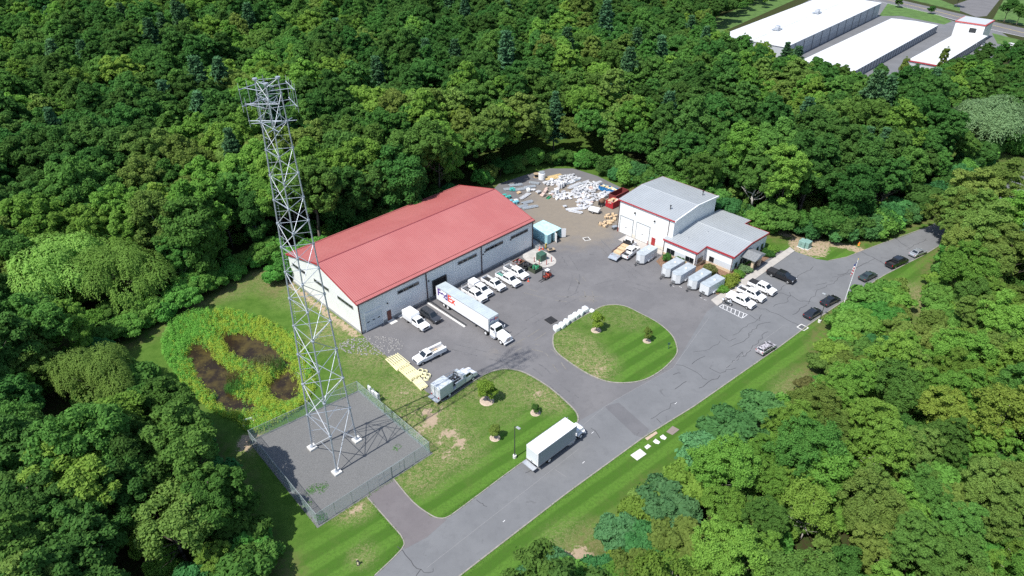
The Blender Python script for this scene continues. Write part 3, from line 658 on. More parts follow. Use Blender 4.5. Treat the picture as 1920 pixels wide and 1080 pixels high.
# gable infill and L-shaped roof over the office: two slopes drawn as outlines
k = (r2 - h2) / (ym2 - lt)
ev = .25
front = [(ls - .25, lt - ev), (ls + l1 + ev, lt - ev), (ls + l1 + ev, lt + stp2 - ev), (rx + ev, lt + stp2 - ev), (rx + ev, ym2), (La + .03, ym2), (La + .03, -.3), (ls - .25, -.3)]
back = [(La + .03, ym2), (rx + ev, ym2), (rx + ev, lt + W2 - nt + ev), (ns + ev, lt + W2 - nt + ev), (ns + ev, lt + W2 + ev), (La + .03, lt + W2 + ev)]
def zf(y): return h2 + k * (min(y, 2 * ym2 - y) - lt)
for nm, poly in (('roof_slope', front), ('roof_slope', back)):
    top = [(x, y, zf(y) + .12) for x, y in poly]; n = len(top)
    t = tessellate_polygon([[Vector((p[0], p[1], 0)) for p in top]]); fs = []
    for tt in t:
        a, b, c = (Vector(top[i]) for i in tt); fs.append(tuple(tt) if (b - a).cross(c - a).z > 0 else tuple(reversed(tt)))
    m_ = MB().add(top + [(p[0], p[1], p[2] - .14) for p in top], fs + [(n + i, n + (i + 1) % n, (i + 1) % n, i) for i in range(n)])
    sp = m_.build(nm, GREYROOF, of); rb = MB(); x = ls - .2
    while x < rx + ev:
        ys_ = sorted(y0 + (y1 - y0) * (x - x0) / (x1 - x0) for (x0, y0), (x1, y1) in zip(poly, poly[1:] + poly[:1]) if (x0 - x) * (x1 - x) < 0)
        if len(ys_) >= 2:
            y0, y1 = ys_[0] + .03, ys_[-1] - .03
            q = [(x + dx, y, zf(y) + h) for h in (.11, .19) for dx, y in ((-.03, y0), (.03, y0), (.03, y1), (-.03, y1))]
            rb.add(q, [(4, 5, 6, 7), (0, 1, 5, 4), (2, 3, 7, 6), (1, 2, 6, 5), (3, 0, 4, 7)])
        x += .55
    o = rb.build('seam', MATS['grey_seam'], sp); o['kind'] = 'stuff'
MB().box(La + .5, rx + ev, ym2 - .12, ym2 + .12, r2 + .11, r2 + .19).build('ridge_cap', MATS['pale_ridge'], of)
# red fascia round the low roof
fz = [(ls - .25, lt - ev), (ls + l1 + ev, lt - ev), (ls + l1 + ev, lt + stp2 - ev), (rx + ev, lt + stp2 - ev), (rx + ev, ym2), (rx + ev, lt + W2 - nt + ev), (ns + ev, lt + W2 - nt + ev), (ns + ev, lt + W2 + ev)]
for (x0, y0), (x1, y1) in zip(fz[:-1], fz[1:]):
    d = Vector((x1 - x0, y1 - y0, 0)).normalized(); nn = Vector((d.y, -d.x, 0)) * .1
    q = [(x + (nn.x if o_ else 0), y + (nn.y if o_ else 0), zf(y) + h) for h in (-.28, .16) for x, y, o_ in ((x0, y0, 0), (x0, y0, 1), (x1, y1, 1), (x1, y1, 0))]
    MB().add(q, [(3, 2, 1, 0), (4, 5, 6, 7), (0, 1, 5, 4), (1, 2, 6, 5), (2, 3, 7, 6), (3, 0, 4, 7)]).build('fascia', REDP, of)
MB().add([(rx, lt + stp2, h2 - .02), (rx, lt + W2 - nt, h2 - .02), (rx, lt + W2 - nt, zf(lt + W2 - nt) - .04), (rx, ym2, r2 - .04), (rx, lt + stp2, zf(lt + stp2) - .04)], [(0, 1, 2, 3, 4)]).build('gable_panel', LOWW, of)
MB().quad((ls + l1, lt + stp2, h2 - .03), (rx - .05, lt + stp2, h2 - .03), (rx - .05, lt + stp2, zf(lt + stp2) - .03), (ls + l1, lt + stp2, zf(lt + stp2) - .03)).build('wall_head', LOWW, of)
def wall_window(par, x, y, w, z0, z1, face, n=2):
    """face 'y': wall looks to -y; face 'x': wall looks to +x (w runs along y)"""
    f = MB(); P_ = []
    def bx_(a0, a1, z_0, z_1, d0, d1, mb):
        if face == 'y': mb.box(x + a0, x + a1, y - d1, y - d0, z_0, z_1)
        else: mb.box(x + d0, x + d1, y + a0, y + a1, z_0, z_1)
    bx_(-.06, w + .06, z0 - .08, z0, 0, .09, f); bx_(-.06, w + .06, z1, z1 + .06, 0, .07, f)
    for k in range(n + 1): bx_(w * k / n - .03, w * k / n + .03, z0, z1, 0, .07, f)
    o = f.build('window', FRM, par)
    for k in range(n):
        p = MB(); bx_(w * k / n + .03, w * (k + 1) / n - .03, z0, z1, .005, .03, p); p.build('pane', WGLASS, o)
for x in (15.55, 20.6): wall_window(of, x, lt, 2.1, .95, 2.2, 'y')
wall_window(of, 24.5, lt + stp2, 1.2, .95, 2.2, 'y', 1)
wall_window(of, ls + l1, lt + .6, 2.2, .95, 2.2, 'x', 3)
for y in (3.3, 5.6, 13.0, 15.2): wall_window(of, rx, y, 1.1, .8, 2.2, 'x', 1)
PGREY = mat('pale_wall_panel', (.55, .58, .61), .5)
MB().box(17.75, 20.5, lt - .03, lt, .85, 2.25).build('wall_panel', PGREY, of)
MB().box(25.85, 30.0, lt + stp2 - .03, lt + stp2, .85, 2.2).build('wall_panel', PGREY, of)
for x, y in ((ls + .02, lt - .1), (ls + l1 - .1, lt - .1), (rx - .1, lt + stp2 - .1)): MB().box(x - .06, x + .06, y - .1, y, .1, h2 - .1).build('downspout', BT, of)
for x in (.1, 14.3): MB().box(x - .06, x + .06, -.16, -.05, .1 if x < 1 else 4.4, H1 - .2).build('downspout', BT, of)
DOORW = mat('white_door_panel', (.74, .75, .75), .45)
for x0, x1 in ((.75, 4.45), (5.6, 9.3)):
    gd = MB()
    for z in (.1, .99, 1.88, 2.77, 3.66): gd.box(x0, x1, -.1, -.05, z, z + .85)
    gd = gd.build('garage_door', DOORW, of, bevel=.02)
    MB().box((x0 + x1) / 2 - .3, (x0 + x1) / 2 + .3, -.13, -.1, 1.9, 2.0).build('handle', DPLAST, gd)
    fr = MB(); fr.box(x0 - .12, x0, -.16, -.02, 0, 4.7); fr.box(x1, x1 + .12, -.16, -.02, 0, 4.7); fr.box(x0 - .12, x1 + .12, -.17, -.02, 4.56, 4.72); fr.build('door_frame', mat('grey_door_frame', (.3, .32, .33), .5), gd)
md = MB().box(10.15, 11.2, -.12, -.05, .1, 2.25).build('door', mat('red_door_paint', (.33, .03, .03), .45), of); MB().box(10.25, 10.32, -.17, -.12, 1.1, 1.2).build('handle', CHROME, md)
for s, z in ((4.78, 6.6), (10.43, 6.5)): MB().box(s - .15, s + .15, -.4, -.03, z, z + .28).build('wall_light', DPLAST, of)
for s, t in ((12.0, 3.4), (13.2, 15.4)): MB().cyl(s, t, 8.8, 9.95, .11).cyl(s, t, 9.9, 10.1, .2).build('roof_vent', STEEL, of)
for s, t in ((18.5, 2.0), (20.5, 7.0)): MB().cyl(s, t, zf(t), zf(t) + .45, .12).build('roof_vent', ALU, of)
# entrance porch
cn = MB().prism_xz([(0, 0)] * 0 or [(0, 0), (1, 0), (1, 1), (0, 1)], 0, 0) if False else MB()
cx0, cx1, cy0, cy1 = rx + .02, rx + 3.5, 5.5, 10.1; cm_ = (cy0 + cy1) / 2
porch = MB().prism_yz([(cy0, 3.0), (cy1, 3.0), (cy1, 3.2), (cm_, 3.95), (cy0, 3.2)], cx0, cx1).build('porch', mat('porch_cladding', (.45, .48, .5), .5), of)
for a, b in ((cy0 - .15, cm_), (cy1 + .15, cm_)):
    z0 = 3.16; q = [(x, y, z + h) for h in (0, .1) for x, y, z in ((cx0, a, z0), (cx1 + .15, a, z0), (cx1 + .15, b, 3.97), (cx0, b, 3.97))]
    MB().add(q, [(3, 2, 1, 0), (4, 5, 6, 7), (0, 1, 5, 4), (1, 2, 6, 5), (2, 3, 7, 6), (3, 0, 4, 7)]).build('porch_roof', mat('grey_shingle', (.19, .2, .205), .85, var=.3, vscale=4), porch)
for y in (6.2, 9.5): MB().box(32.75, 33.3, y - .27, y + .27, .12, 3.0).build('column', TAN, porch)
dd = MB().box(rx + .0, rx + .05, 7.0, 8.9, .13, 2.4).build('entrance_door', WGLASS, of)
fr = MB(); fr.box(rx, rx + .1, 6.9, 7.0, .1, 2.5); fr.box(rx, rx + .1, 8.9, 9.0, .1, 2.5); fr.box(rx, rx + .1, 7.91, 7.99, .1, 2.4); fr.box(rx, rx + .1, 7.0, 8.9, 2.4, 2.5); fr.build('door_frame', FRM, dd)

# ------------------------------------------------------------------ storage buildings beyond the wood
STWALL = mat('storage_wall', (.42, .44, .46), .55, var=.05, vscale=.5)
ROLL = mat('roll_door', (.30, .32, .345), .5)
def storage(label, a, b, width, h, back=6.0, doors=True, seam=True, extra=None, vents=()):
    d = (b - a); a = a - d.normalized() * back; d = b - a; L = d.length; rz = math.atan2(d.y, d.x)
    t = thing('storage_building', label, 'storage building', (a.x, a.y, 0), rz)
    MB().box(0, L, 0, width, 0, h - .25).build('wall', STWALL, t)
    MB().prism_yz([(-.3, h - .25), (width + .3, h - .25), (width + .3, h - .05), (width / 2, h + .35), (-.3, h - .05)], -.3, L + .3).build('roof', WHITER, t)
    if seam: MB().box(-.2, L + .2, width / 2 - .12, width / 2 + .12, h + .33, h + .39).build('ridge_cap', GALV, t)
    if doors:
        n = int(L / 3.4)
        for k_ in range(n):
            x = 1 + k_ * 3.4; dr_ = MB().box(x, x + 2.6, -.05, -.005, .05, 2.6 if h < 5 else 2.9).build('roll_up_door', ROLL, t)
        for k_ in range(n + 1 if h < 5 else n // 3 + 1):
            x = .3 + k_ * (3.4 if h < 5 else 10.2); MB().box(x, x + .35, -.14, -.005, 0, h - .3).build('pilaster', mat('dark_pilaster', (.12, .13, .14), .6), t)
    for vx, vy in vents:
        zt = h + .35 - .4 * abs(vy - width / 2) / (width / 2)
        v = MB().box(vx - 2.5, vx + 2.5, vy - 1.6, vy + 1.6, zt + .25, zt + .45).build('roof_unit_base', GALV, t); MB().box(vx - 1, vx + 1.4, vy - .9, vy + .9, zt + .45, zt + 1.8).build('roof_unit', ALU, v, bevel=.08)
    return t
storage('largest white-roofed storage building, with two air units on the roof', G(1493, 106), G(1645, 31), 30, 7.0, back=15.0, vents=((25, 15), (72, 15)))
storage('middle white-roofed self storage building lined with grey roll-up doors', G(1580, 160), G(1753, 62), 21.5, 3.8, seam=False)
b3 = storage('narrow white-roofed storage building joined to a two-storey head block', G(1764, 133), G(1845, 82), 11.5, 3.6, seam=False)
L3 = (G(1845, 82) - G(1764, 133)).length + 6
hb = MB().box(L3 + .01, L3 + 14, 2.0, 14.5, 0, 7.6).build('head_block', WHITEMAT, b3)
MB().box(L3 - .3, L3 + 14.3, 1.6, 14.9, 7.6, 8.1).build('head_roof', mat('head_trim', (.42, .06, .06), .5), b3); MB().box(L3 + .2, L3 + 13.8, 2.1, 14.4, 8.1, 8.2).build('roof_membrane', mat('grey_membrane', (.42, .44, .46), .7), b3)
MB().box(-.35, -.3, -.3, 12.3, 3.0, 3.5).build('fascia', REDP, b3)
MB().box(L3 - .06, L3 - .0, 5, 8, 3.9, 6).build('window', WGLASS, b3)
# pavement around the storage buildings, their lawn and the far street
def far_sheet(nm, pts, z, m): return sheet(nm, pts, z, m)
far_sheet('storage_pavement', GP([(1340, 95), (1555, -20), (1690, 8), (1790, 40), (1870, 55), (1920, 90), (1880, 112), (1800, 115), (1700, 165), (1560, 175)]), .012, ASPH_ROAD)
LAWNF = mat('far_lawn', (.075, .15, .028), .95, var=.35, vscale=.3)
far_sheet('verge', GP([(1648, 30), (1665, 6), (1760, 28), (1785, 40), (1770, 46), (1690, 30)]), .03, LAWNF)
far_sheet('verge', GP([(1860, 62), (1925, 78), (1930, 90), (1870, 82)]), .03, LAWNF)
far_sheet('verge', GP([(1318, 62), (1330, 40), (1490, -32), (1516, -12), (1350, 62), (1340, 92)]), .03, LAWNF)
far_sheet('verge', GP([(1800, -6), (1840, -40), (2050, -60), (2050, 70), (1960, 56), (1862, 36), (1885, -6), (1850, -14)]), .016, LAWNF)
far_sheet('verge', GP([(1650, -14), (1760, 12), (1800, 22), (1800, 14), (1700, -25)]), .03, LAWNF)
far_sheet('street', GP([(1600, -20), (1750, 14), (1860, 40), (1960, 62), (1960, 78), (1850, 55), (1750, 27), (1640, -2), (1600, -10)]), .02, ASPH_YARD)
strip(GP([(1610, -13), (1750, 20), (1860, 47), (1950, 69)]), .3, .02, .034).build('lane_marking', mat('yellow_line', (.6, .45, .08), .7))['kind'] = 'structure'
for pts in ([(1606, -7), (1640, 1), (1750, 26), (1850, 53.5), (1950, 76)],): strip(GP(pts), .25, .02, .035).build('edge_line', mat('white_line', (.7, .7, .7), .7))['kind'] = 'structure'
far_sheet('far_driveway', GP([(1780, 12), (1850, -12), (1880, -8), (1850, 30), (1830, 32)]), .018, ASPH_YARD)

# ------------------------------------------------------------------ lattice tower
TF = [Vector((-32.0, 77.25, 0)), Vector((-26.98, 72.17, 0)), Vector((-25.15, 78.92, 0))]
TC = sum(TF, Vector()) / 3; TH = 59.2
tw = thing('lattice_tower', 'tall three-legged galvanised lattice tower with antenna frames on top', 'tower', TC)
topc = Vector((.75, -.05, TH)); fr_ = 1.42 / 4.05
def leg_at(i, z):
    t = z / TH; b = TF[i] - TC; k_ = 1 - (1 - fr_) * t ** .92
    return Vector((b.x * k_ + topc.x * t, b.y * k_ + topc.y * t, z))
lev = [0.45]
hgt = 7.0
while lev[-1] + hgt < TH - 1.2: lev.append(lev[-1] + hgt); hgt = max(3.3, hgt * .905)
lev.append(TH)
for i in range(3):
    p = TF[i] - TC
    MB().cbox(p.x, p.y, .12, 1.25, 1.25, .5, R(44)).build('foot_pad', CONCL, tw)
    lg = MB()
    for a, b in zip(lev[:-1], lev[1:]):
        ra = .135 - .068 * a / TH
        lg.tube(leg_at(i, a), leg_at(i, b), ra, ra, 8); lg.tube(leg_at(i, b) - Vector((0, 0, .12)), leg_at(i, b) + Vector((0, 0, .12)), ra * 1.9, ra * 1.9, 8)
    lg.build('leg', GALV, tw); MB().cyl(p.x, p.y, .3, .5, .35, .3, 10).build('base_plate', GALV, tw)
    MB().cyl(*leg_at(i, TH)[:2], TH, TH + .18, .28, .28, 10).build('leg_cap', GALV, tw)
BRC = mat('pale_brace_steel', (.62, .64, .67), .5, metal=.15)
for k_, (a, b) in enumerate(zip(lev[:-1], lev[1:])):
    for i in range(3):
        j = (i + 1) % 3; r_ = .066 - .036 * a / TH
        MB().tube(leg_at(i, b), leg_at(j, b), r_ * .8, None, 6).build('girt', GALV, tw)
        p, q = (i, j) if (k_ + 0) % 2 == 0 else (j, i)
        MB().tube(leg_at(p, a), leg_at(q, b), r_, None, 6).build('brace', BRC if i != 1 else GALV, tw)
        mid = leg_at(p, a).lerp(leg_at(q, b), .5); MB().tube(leg_at(q, a).lerp(leg_at(q, b), .5), mid, r_ * .55, None, 5).build('strut', GALV, tw)
lad = MB()
for o_ in (-.18, .18):
    lad.tube(leg_at(0, .5) + Vector((.25 + o_, .1, 0)), leg_at(0, TH - 1) + Vector((.25 + o_, .1, 0)), .022, None, 4)
for k_ in range(130): z = .8 + k_ * .44; p = leg_at(0, z) + Vector((.25, .1, 0)); lad.tube(p + Vector((-.18, 0, 0)), p + Vector((.18, 0, 0)), .012, None, 3)
lad.build('ladder', GALV, tw)
for az, zc in ((150, 57.3), (30, 57.3), (270, 56.4)):
    d = Vector((math.cos(R(az)), math.sin(R(az)), 0)); pr = Vector((-d.y, d.x, 0)); c0 = Vector((topc.x * zc / TH, topc.y * zc / TH, 0))
    fm = MB()
    for z in (zc + 1.0, zc - .9):
        c1 = c0 + d * 2.5; c1.z = z
        fm.tube(c1 - pr * 1.9, c1 + pr * 1.9, .05); fm.tube(c0 + pr * .9 + Vector((0, 0, z)), c1 + pr * 1.1, .04); fm.tube(c0 - pr * .9 + Vector((0, 0, z)), c1 - pr * 1.1, .04)
    s = fm.build('antenna_frame', GALV, tw)
    for o_ in (-1.8, -.6, .6, 1.8):
        c1 = c0 + d * 2.57 + pr * o_; MB().tube(c1 + Vector((0, 0, zc - 1.6)), c1 + Vector((0, 0, zc + 1.7)), .028).build('antenna_pipe', GALV, s)
cb = MB(); z = 54.2
for i in range(3): cb.tube(leg_at(i, z) + (leg_at(i, z) - leg_at((i + 1) % 3, z)) * .4, leg_at((i + 1) % 3, z) + (leg_at((i + 1) % 3, z) - leg_at(i, z)) * .4, .045)
cb.build('mount_ring', GALV, tw)

# ------------------------------------------------------------------ chain-link fence of the compound
FH = 2.5
FP = mat('fence_galvanised', (.36, .40, .40), .5, metal=.4); FW = mat('fence_wire', (.42, .55, .54), .5)
fc = thing('chain_link_fence', 'grey chain-link fence with a double gate round the tower compound', 'fence', (0, 0, 0))
for k_ in range(4):
    a, b = fence_c[k_], fence_c[(k_ + 1) % 4]; L = (b - a).length; d = (b - a) / L; n = max(2, round(L / 3.0))
    gate = (k_ == 1)
    for q in range(n):
        p = a + d * (L * q / n); r_ = .06 if q == 0 else .035
        MB().cyl(p.x, p.y, 0, FH + .05, r_, None, 7).build('post', FP, fc)
    MB().tube(a + Vector((0, 0, FH)), b + Vector((0, 0, FH)), .03).build('top_rail', FP, fc)
    wm = MB(); sp = .11; nn = Vector((-d.y, d.x, 0)) * .0
    x = -FH
    while x < L:
        for sg in (1, -1):
            x0, x1 = (x, x + FH); z0, z1 = (0.05, FH) if sg > 0 else (FH, 0.05)
            if x0 < 0: z0 = z0 + (z1 - z0) * (-x0) / FH; x0 = 0
            if x1 > L: z1 = z0 + (z1 - z0) * (L - x0) / (x1 - x0); x1 = L
            if x1 - x0 > .05:
                p, q = a + d * x0 + Vector((0, 0, z0)), a + d * x1 + Vector((0, 0, z1)); u = Vector((0, 0, .009)); wm.quad(p - u, q - u, q + u, p + u)
        x += sp
    o = wm.build('chain_link', FW, fc); o['kind'] = 'stuff'
    if gate:
        for f0, f1 in ((.52, .635), (.64, .755)):
            ga, gb = a + d * (L * f0) + Vector((d.y, -d.x, 0)) * .08, a + d * (L * f1) + Vector((d.y, -d.x, 0)) * .08
            gm = MB()
            for z in (.12, 1.25, FH - .05): gm.tube(ga + Vector((0, 0, z)), gb + Vector((0, 0, z)), .032)
            for p in (ga, gb): gm.tube(p + Vector((0, 0, .05)), p + Vector((0, 0, FH)), .045)
            gm.build('gate', FP, fc)
# ------------------------------------------------------------------ vehicles
CACHE = {}
def wheel(parent, x, y, r, w, rim=RIM):
    key = (r, w, rim.name)
    if key not in CACHE:
        t = MB().ycyl(0, 0, -w / 2, w / 2, r, 16).mesh('wheel', bevel=.03); t.materials.append(RUBBER)
        rm = MB().ycyl(0, 0, -w / 2 - .012, w / 2 + .012, r * .62, 12).mesh('rim', bevel=.02); rm.materials.append(rim)
        CACHE[key] = (t, rm)
    t, rm = CACHE[key]
    o = link('wheel', t, None, parent, (x, y, r)); link('rim', rm, None, o); return o
def axles(parent, xs, y, r=.39, w=.27, rim=RIM):
    for x in xs:
        for s in (-1, 1): wheel(parent, x, s * y, r, w, rim)
def arch(parent, xs, y, r, m=DPLAST):
    for x in xs:
        for s in (-1, 1):
            mb = MB(); n = 8; y0, y1 = (s * (y - .02), s * (y + .012))
            pts = [(x + math.cos(math.pi * k / n) * r, r * .75 + math.sin(math.pi * k / n) * r * .9) for k in range(n + 1)]
            mb.prism_xz(pts, min(y0, y1), max(y0, y1)).build('wheel_arch', m, parent)
def greenhouse(parent, base, roof, zb, zr, paint, posts=(.5,), rear=True, sides=True, rz_in=.1):
    """base=(x0,x1,half width) at zb, roof likewise at zr; glass panes sit 1 cm proud on the shell"""
    bx0, bx1, by = base; tx0, tx1, ty = roof
    sh = MB().frustum(bx0, bx1, by, zb, tx0, tx1, ty, zr).build('cab', paint, parent, bevel=.07, seg=2)
    def pane(name, c, u0, u1, v0, v1):
        c = [Vector(q) for q in c]; nrm = (c[1] - c[0]).cross(c[3] - c[0]).normalized() * .014
        f = lambda u, v: c[0].lerp(c[1], u).lerp(c[3].lerp(c[2], u), v)
        q = [f(u0, v0), f(u1, v0), f(u1, v1), f(u0, v1)]
        MB().add([p + nrm for p in q] + [p - nrm for p in q], [(0, 1, 2, 3), (7, 6, 5, 4), (4, 5, 1, 0), (5, 6, 2, 1), (6, 7, 3, 2), (7, 4, 0, 3)]).build(name, GLASS, sh)
    pane('windscreen', [(bx1, -by, zb), (bx1, by, zb), (tx1, ty, zr), (tx1, -ty, zr)], .07, .93, .08, .9)
    if rear: pane('rear_window', [(bx0, by, zb), (bx0, -by, zb), (tx0, -ty, zr), (tx0, ty, zr)], .1, .9, .25, .85)
    if sides:
        cuts = [.05] + list(posts) + [.9]
        for a, b in zip(cuts[:-1], cuts[1:]):
            pane('side_window', [(bx0, -by, zb), (bx1, -by, zb), (tx1, -ty, zr), (tx0, -ty, zr)], a + .02, b - .02, .14, .86)
            pane('side_window', [(bx1, by, zb), (bx0, by, zb), (tx0, ty, zr), (tx1, ty, zr)], 1 - b + .02, 1 - a - .02, .14, .86)
    return sh
def lights(parent, xf, xr, y, zf_, zr_, w=.3, h=.2):
    for s in (-1, 1):
        MB().cbox(xf, s * y, zf_, .12, w, h).build('headlight', LAMPW, parent, bevel=.02); MB().cbox(xr, s * y * 1.04, zr_, .08, w * .6, h * 1.5).build('tail_light', LAMPR, parent)
def mirrors(parent, x, y, z, m):
    for s in (-1, 1): MB().cbox(x, s * (y + .16), z, .12, .26, .22).build('mirror', m, parent, bevel=.03)
def pickup(label, loc, yaw, paint=WHITE, crew=True, bed='open', L=6.1, name='pickup_truck', cat='pickup', trim=CHROME, group=None):
    t = thing(name, label, cat, loc, yaw, group); W = 1.0; xf = L / 2; cabr = (-.95 if crew else -.35) if bed != 'service' else -.2
    MB().prism_xz([(cabr, .52), (xf - .12, .52), (xf, .68), (xf - .02, 1.06), (xf - .25, 1.2), (1.72, 1.32), (cabr, 1.32)], -W, W).build('body', paint, t, bevel=.06, seg=2)
    greenhouse(t, (cabr + .02, 1.78, .96), (cabr + .14, .95, .78), 1.3, 1.96, paint, (.5,) if crew else ())
    MB().box(xf - .03, xf + .035, -.62, .62, .72, 1.06).build('grille', trim if trim is not CHROME else DPLAST, t)
    MB().box(xf - .12, xf + .09, -.98, .98, .5, .7).build('front_bumper', trim, t, bevel=.03)
    lights(t, xf - .04, -xf - .02, .82, .98, 1.05); mirrors(t, 1.35, .98, 1.42, paint if paint is WHITE else DPLAST)
    xr = -xf
    if bed in ('open', 'tonneau', 'rack', 'cap', 'liner', 'racktools'):
        b = MB(); b.box(xr, cabr - .04, -W, -W + .1, .55, 1.34); b.box(xr, cabr - .04, W - .1, W, .55, 1.34); b.box(cabr - .14, cabr - .04, -W + .1, W - .1, .55, 1.34); b.box(xr, xr + .08, -W + .1, W - .1, .55, 1.34)
        bd = b.build('bed', paint, t, bevel=.025)
        MB().box(xr + .08, cabr - .14, -W + .1, W - .1, .6, .82).build('bed_floor', DPLAST if bed != 'open' else mat('bed_grey', (.3, .31, .32), .6), bd)
        MB().box(xr - .13, xr - .005, -.95, .95, .5, .68).build('rear_bumper', trim, t)
        if bed == 'tonneau':
            n = 3; w_ = (cabr - .1 - xr - .02) / n
            for k in range(n): MB().box(xr + .04 + k * w_, xr + .02 + (k + 1) * w_, -W + .06, W - .06, 1.33, 1.39).build('bed_cover', DPLAST, bd)
        if bed == 'cap':
            MB().frustum(xr + .02, cabr - .02, .98, 1.345, xr + .1, cabr - .05, .86, 2.15).build('bed_cap', paint, t, bevel=.08, seg=2)
        if bed in ('rack', 'racktools'):
            rk = MB()
            for s in (-1, 1):
                for z in (1.75, 2.05): rk.tube((xr + .05, s * .93, z), (cabr + .3 if z > 2 else cabr - .1, s * .93, z), .035)
                for x in (xr + .1, (xr + cabr) / 2, cabr - .12): rk.tube((x, s * .93, 1.34), (x, s * .93, 2.05), .035)
            for x in (xr + .1, cabr - .12): rk.tube((x, -.93, 2.05), (x, .93, 2.05), .035)
            rk.build('ladder_rack', ALU, t)
            MB().box(xr + .3, cabr - .3, -.6, .1, .83, 1.2).build('tool_box', mat('teal_box', (.05, .35, .25), .5) if bed == 'racktools' else STEEL, bd)
    elif bed == 'service':
        for s in (-1, 1):
            y0, y1 = sorted((s * .62, s * 1.04)); sb = MB().box(xr - .05, cabr - .05, y0, y1, .62, 1.55).build('service_body', paint, t, bevel=.03)
            for k in range(3):
                x0 = xr + .05 + k * 1.05; MB().box(x0, x0 + .9, s * 1.04 - .012, s * 1.04 + .012, 1.0 if k == 1 else .75, 1.48).build('locker_door', mat('pale_panel', (.66, .67, .68), .4), sb)
            MB().box(xr - .05, cabr - .1, s * .83 - .1, s * .83 + .1, 1.55, 1.66).build('rail', paint, t)
        bd = MB().box(xr - .05, cabr - .05, -.62, .62, .6, .85).build('bed_floor', mat('worn_deck', (.5, .47, .42), .8, var=.3, vscale=5), t)
        MB().box(xr - .1, xr - .05, -.62, .62, .7, 1.2).build('tailgate', paint, t)
        for k, (x, y) in enumerate(((-1.0, .1), (-1.6, -.25), (-2.3, .2))): MB().cbox(x, y, .97, .5, .35, .24, .3 * k).build('crate', WOOD if k else STEEL, bd)
        MB().box(xr - .18, xr - .06, -1, 1, .45, .62).build('rear_bumper', DPLAST, t)
    elif bed == 'enclosed':
        MB().box(xr + .1, cabr - .04, -1.08, 1.08, .75, 1.15).build('service_body', paint, t, bevel=.03)
        MB().prism_xz([(xr, 1.15), (cabr + .25, 1.15), (cabr + .25, 2.1), (cabr + .05, 2.55), (xr, 2.55)], -1.08, 1.08).build('enclosed_body', paint, t, bevel=.09, seg=2)
        for s in (-1, 1):
            for k in range(3): MB().box(xr + .2 + k * .95, xr + 1.05 + k * .95, s * 1.085 - .012, s * 1.085 + .012, .85, 1.75).build('locker_door', mat('pale_panel', (.66, .67, .68), .4), t)
        MB().box(xr - .12, xr + .1, -1, 1, .45, .62).build('rear_bumper', DPLAST, t)
    wx = (xf - 1.02, -xf + 1.3); arch(t, wx, 1.0, .5); axles(t, wx, .87)
    MB().box(-xf + .5, xf - .5, -.55, .55, .35, .55).build('chassis', DPLAST, t)
    return t
def car(label, loc, yaw, paint, kind='sedan', L=4.8, name='sedan_car', cat='car', H=None, W=.91):
    t = thing(name, label, cat, loc, yaw); xf = L / 2
    if kind == 'sedan':
        MB().prism_xz([(-xf, .38), (xf - .12, .34), (xf, .5), (xf - .06, .7), (xf - .5, .82), (1.15, .96), (-1.5, 1.0), (-xf + .12, .98), (-xf - .02, .7)], -W, W).build('body', paint, t, bevel=.09, seg=2)
        greenhouse(t, (-1.85, 1.2, W - .08), (-.95, .28, W - .26), .96, H or 1.44, paint, (.48,))
        lights(t, xf - .13, -xf + .05, .66, .66, .8, .36, .12)
    else:
        h = H or 1.82
        MB().prism_xz([(-xf, .42), (xf - .12, .4), (xf, .6), (xf - .05, .9), (xf - .3, 1.02), (1.3, 1.12), (-xf + .05, 1.12), (-xf - .02, .8)], -W, W).build('body', paint, t, bevel=.09, seg=2)
        greenhouse(t, (-xf + .08, 1.4, W - .06), (-xf + .35, .5, W - .22), 1.08, h, paint, (.36, .66))
        for s in (-1, 1): MB().tube((-xf + .5, s * (W - .3), h + .04), (.3, s * (W - .3), h + .04), .03).build('roof_rail', DPLAST, t)
        lights(t, xf - .12, -xf + .03, .68, .84, .95, .34, .16)
    MB().box(xf - .07, xf + .015, -.5, .5, .42, .62).build('grille', DPLAST, t)
    wx = (xf - .95, -xf + .98); arch(t, wx, W, .41); axles(t, wx, W - .12, .34, .22); mirrors(t, .85, W - .04, 1.0 if kind == 'sedan' else 1.2, paint)
    MB().box(-xf + .4, xf - .4, -.6, .6, .24, .42).build('underbody', DPLAST, t)
    return t
def at_near(px, py, side, yaw, half, along=0.0):
    """centre of a thing whose visible side meets the ground at a surveyed point"""
    p = G(px, py); d = Vector((math.cos(yaw), math.sin(yaw), 0)); n = Vector((-d.y, d.x, 0)) * side
    q = p - n * half + d * along; return (q.x, q.y, .02)
OUT = R(-45.4)
def parked(s, nose, L): p = WP(s, nose - L / 2, .02); return p

# road tractor and trailer at the dock
TY = R(-45.76); T0 = Vector((-15.77, 118.13, .02)); td = Vector((math.cos(TY), math.sin(TY), 0)); tn = Vector((-td.y, td.x, 0))
tc = T0 + tn * 1.3
tr = thing('semi_trailer', 'long white box semi-trailer with purple and red lettering, backed into the warehouse dock', 'trailer', tc, TY)
bxm = MB().box(0, 16.15, -1.3, 1.3, 1.12, 4.15).build('box_body', mat('trailer_white', (.80, .80, .81), .35, var=.04, vscale=.8), tr, bevel=.03)
MB().box(.02, 16.13, -1.27, 1.27, 4.15, 4.18).build('roof_skin', mat('trailer_roof', (.50, .56, .57), .5, metal=.2, var=.12, vscale=.7), tr)
rs = MB(); [rs.box(.6 + k * .62, .64 + k * .62, -1.25, 1.25, 4.18, 4.195) for k in range(25)]; rs.build('roof_bow', mat('trailer_roof_seam', (.42, .47, .48), .5), tr)['kind'] = 'stuff'
MB().box(0, 16.15, -1.325, 1.325, 1.02, 1.14).build('side_rail', ALU, tr)
MB().box(.0, 16.15, -1.32, 1.32, 4.05, 4.17).build('top_rail', ALU, tr)
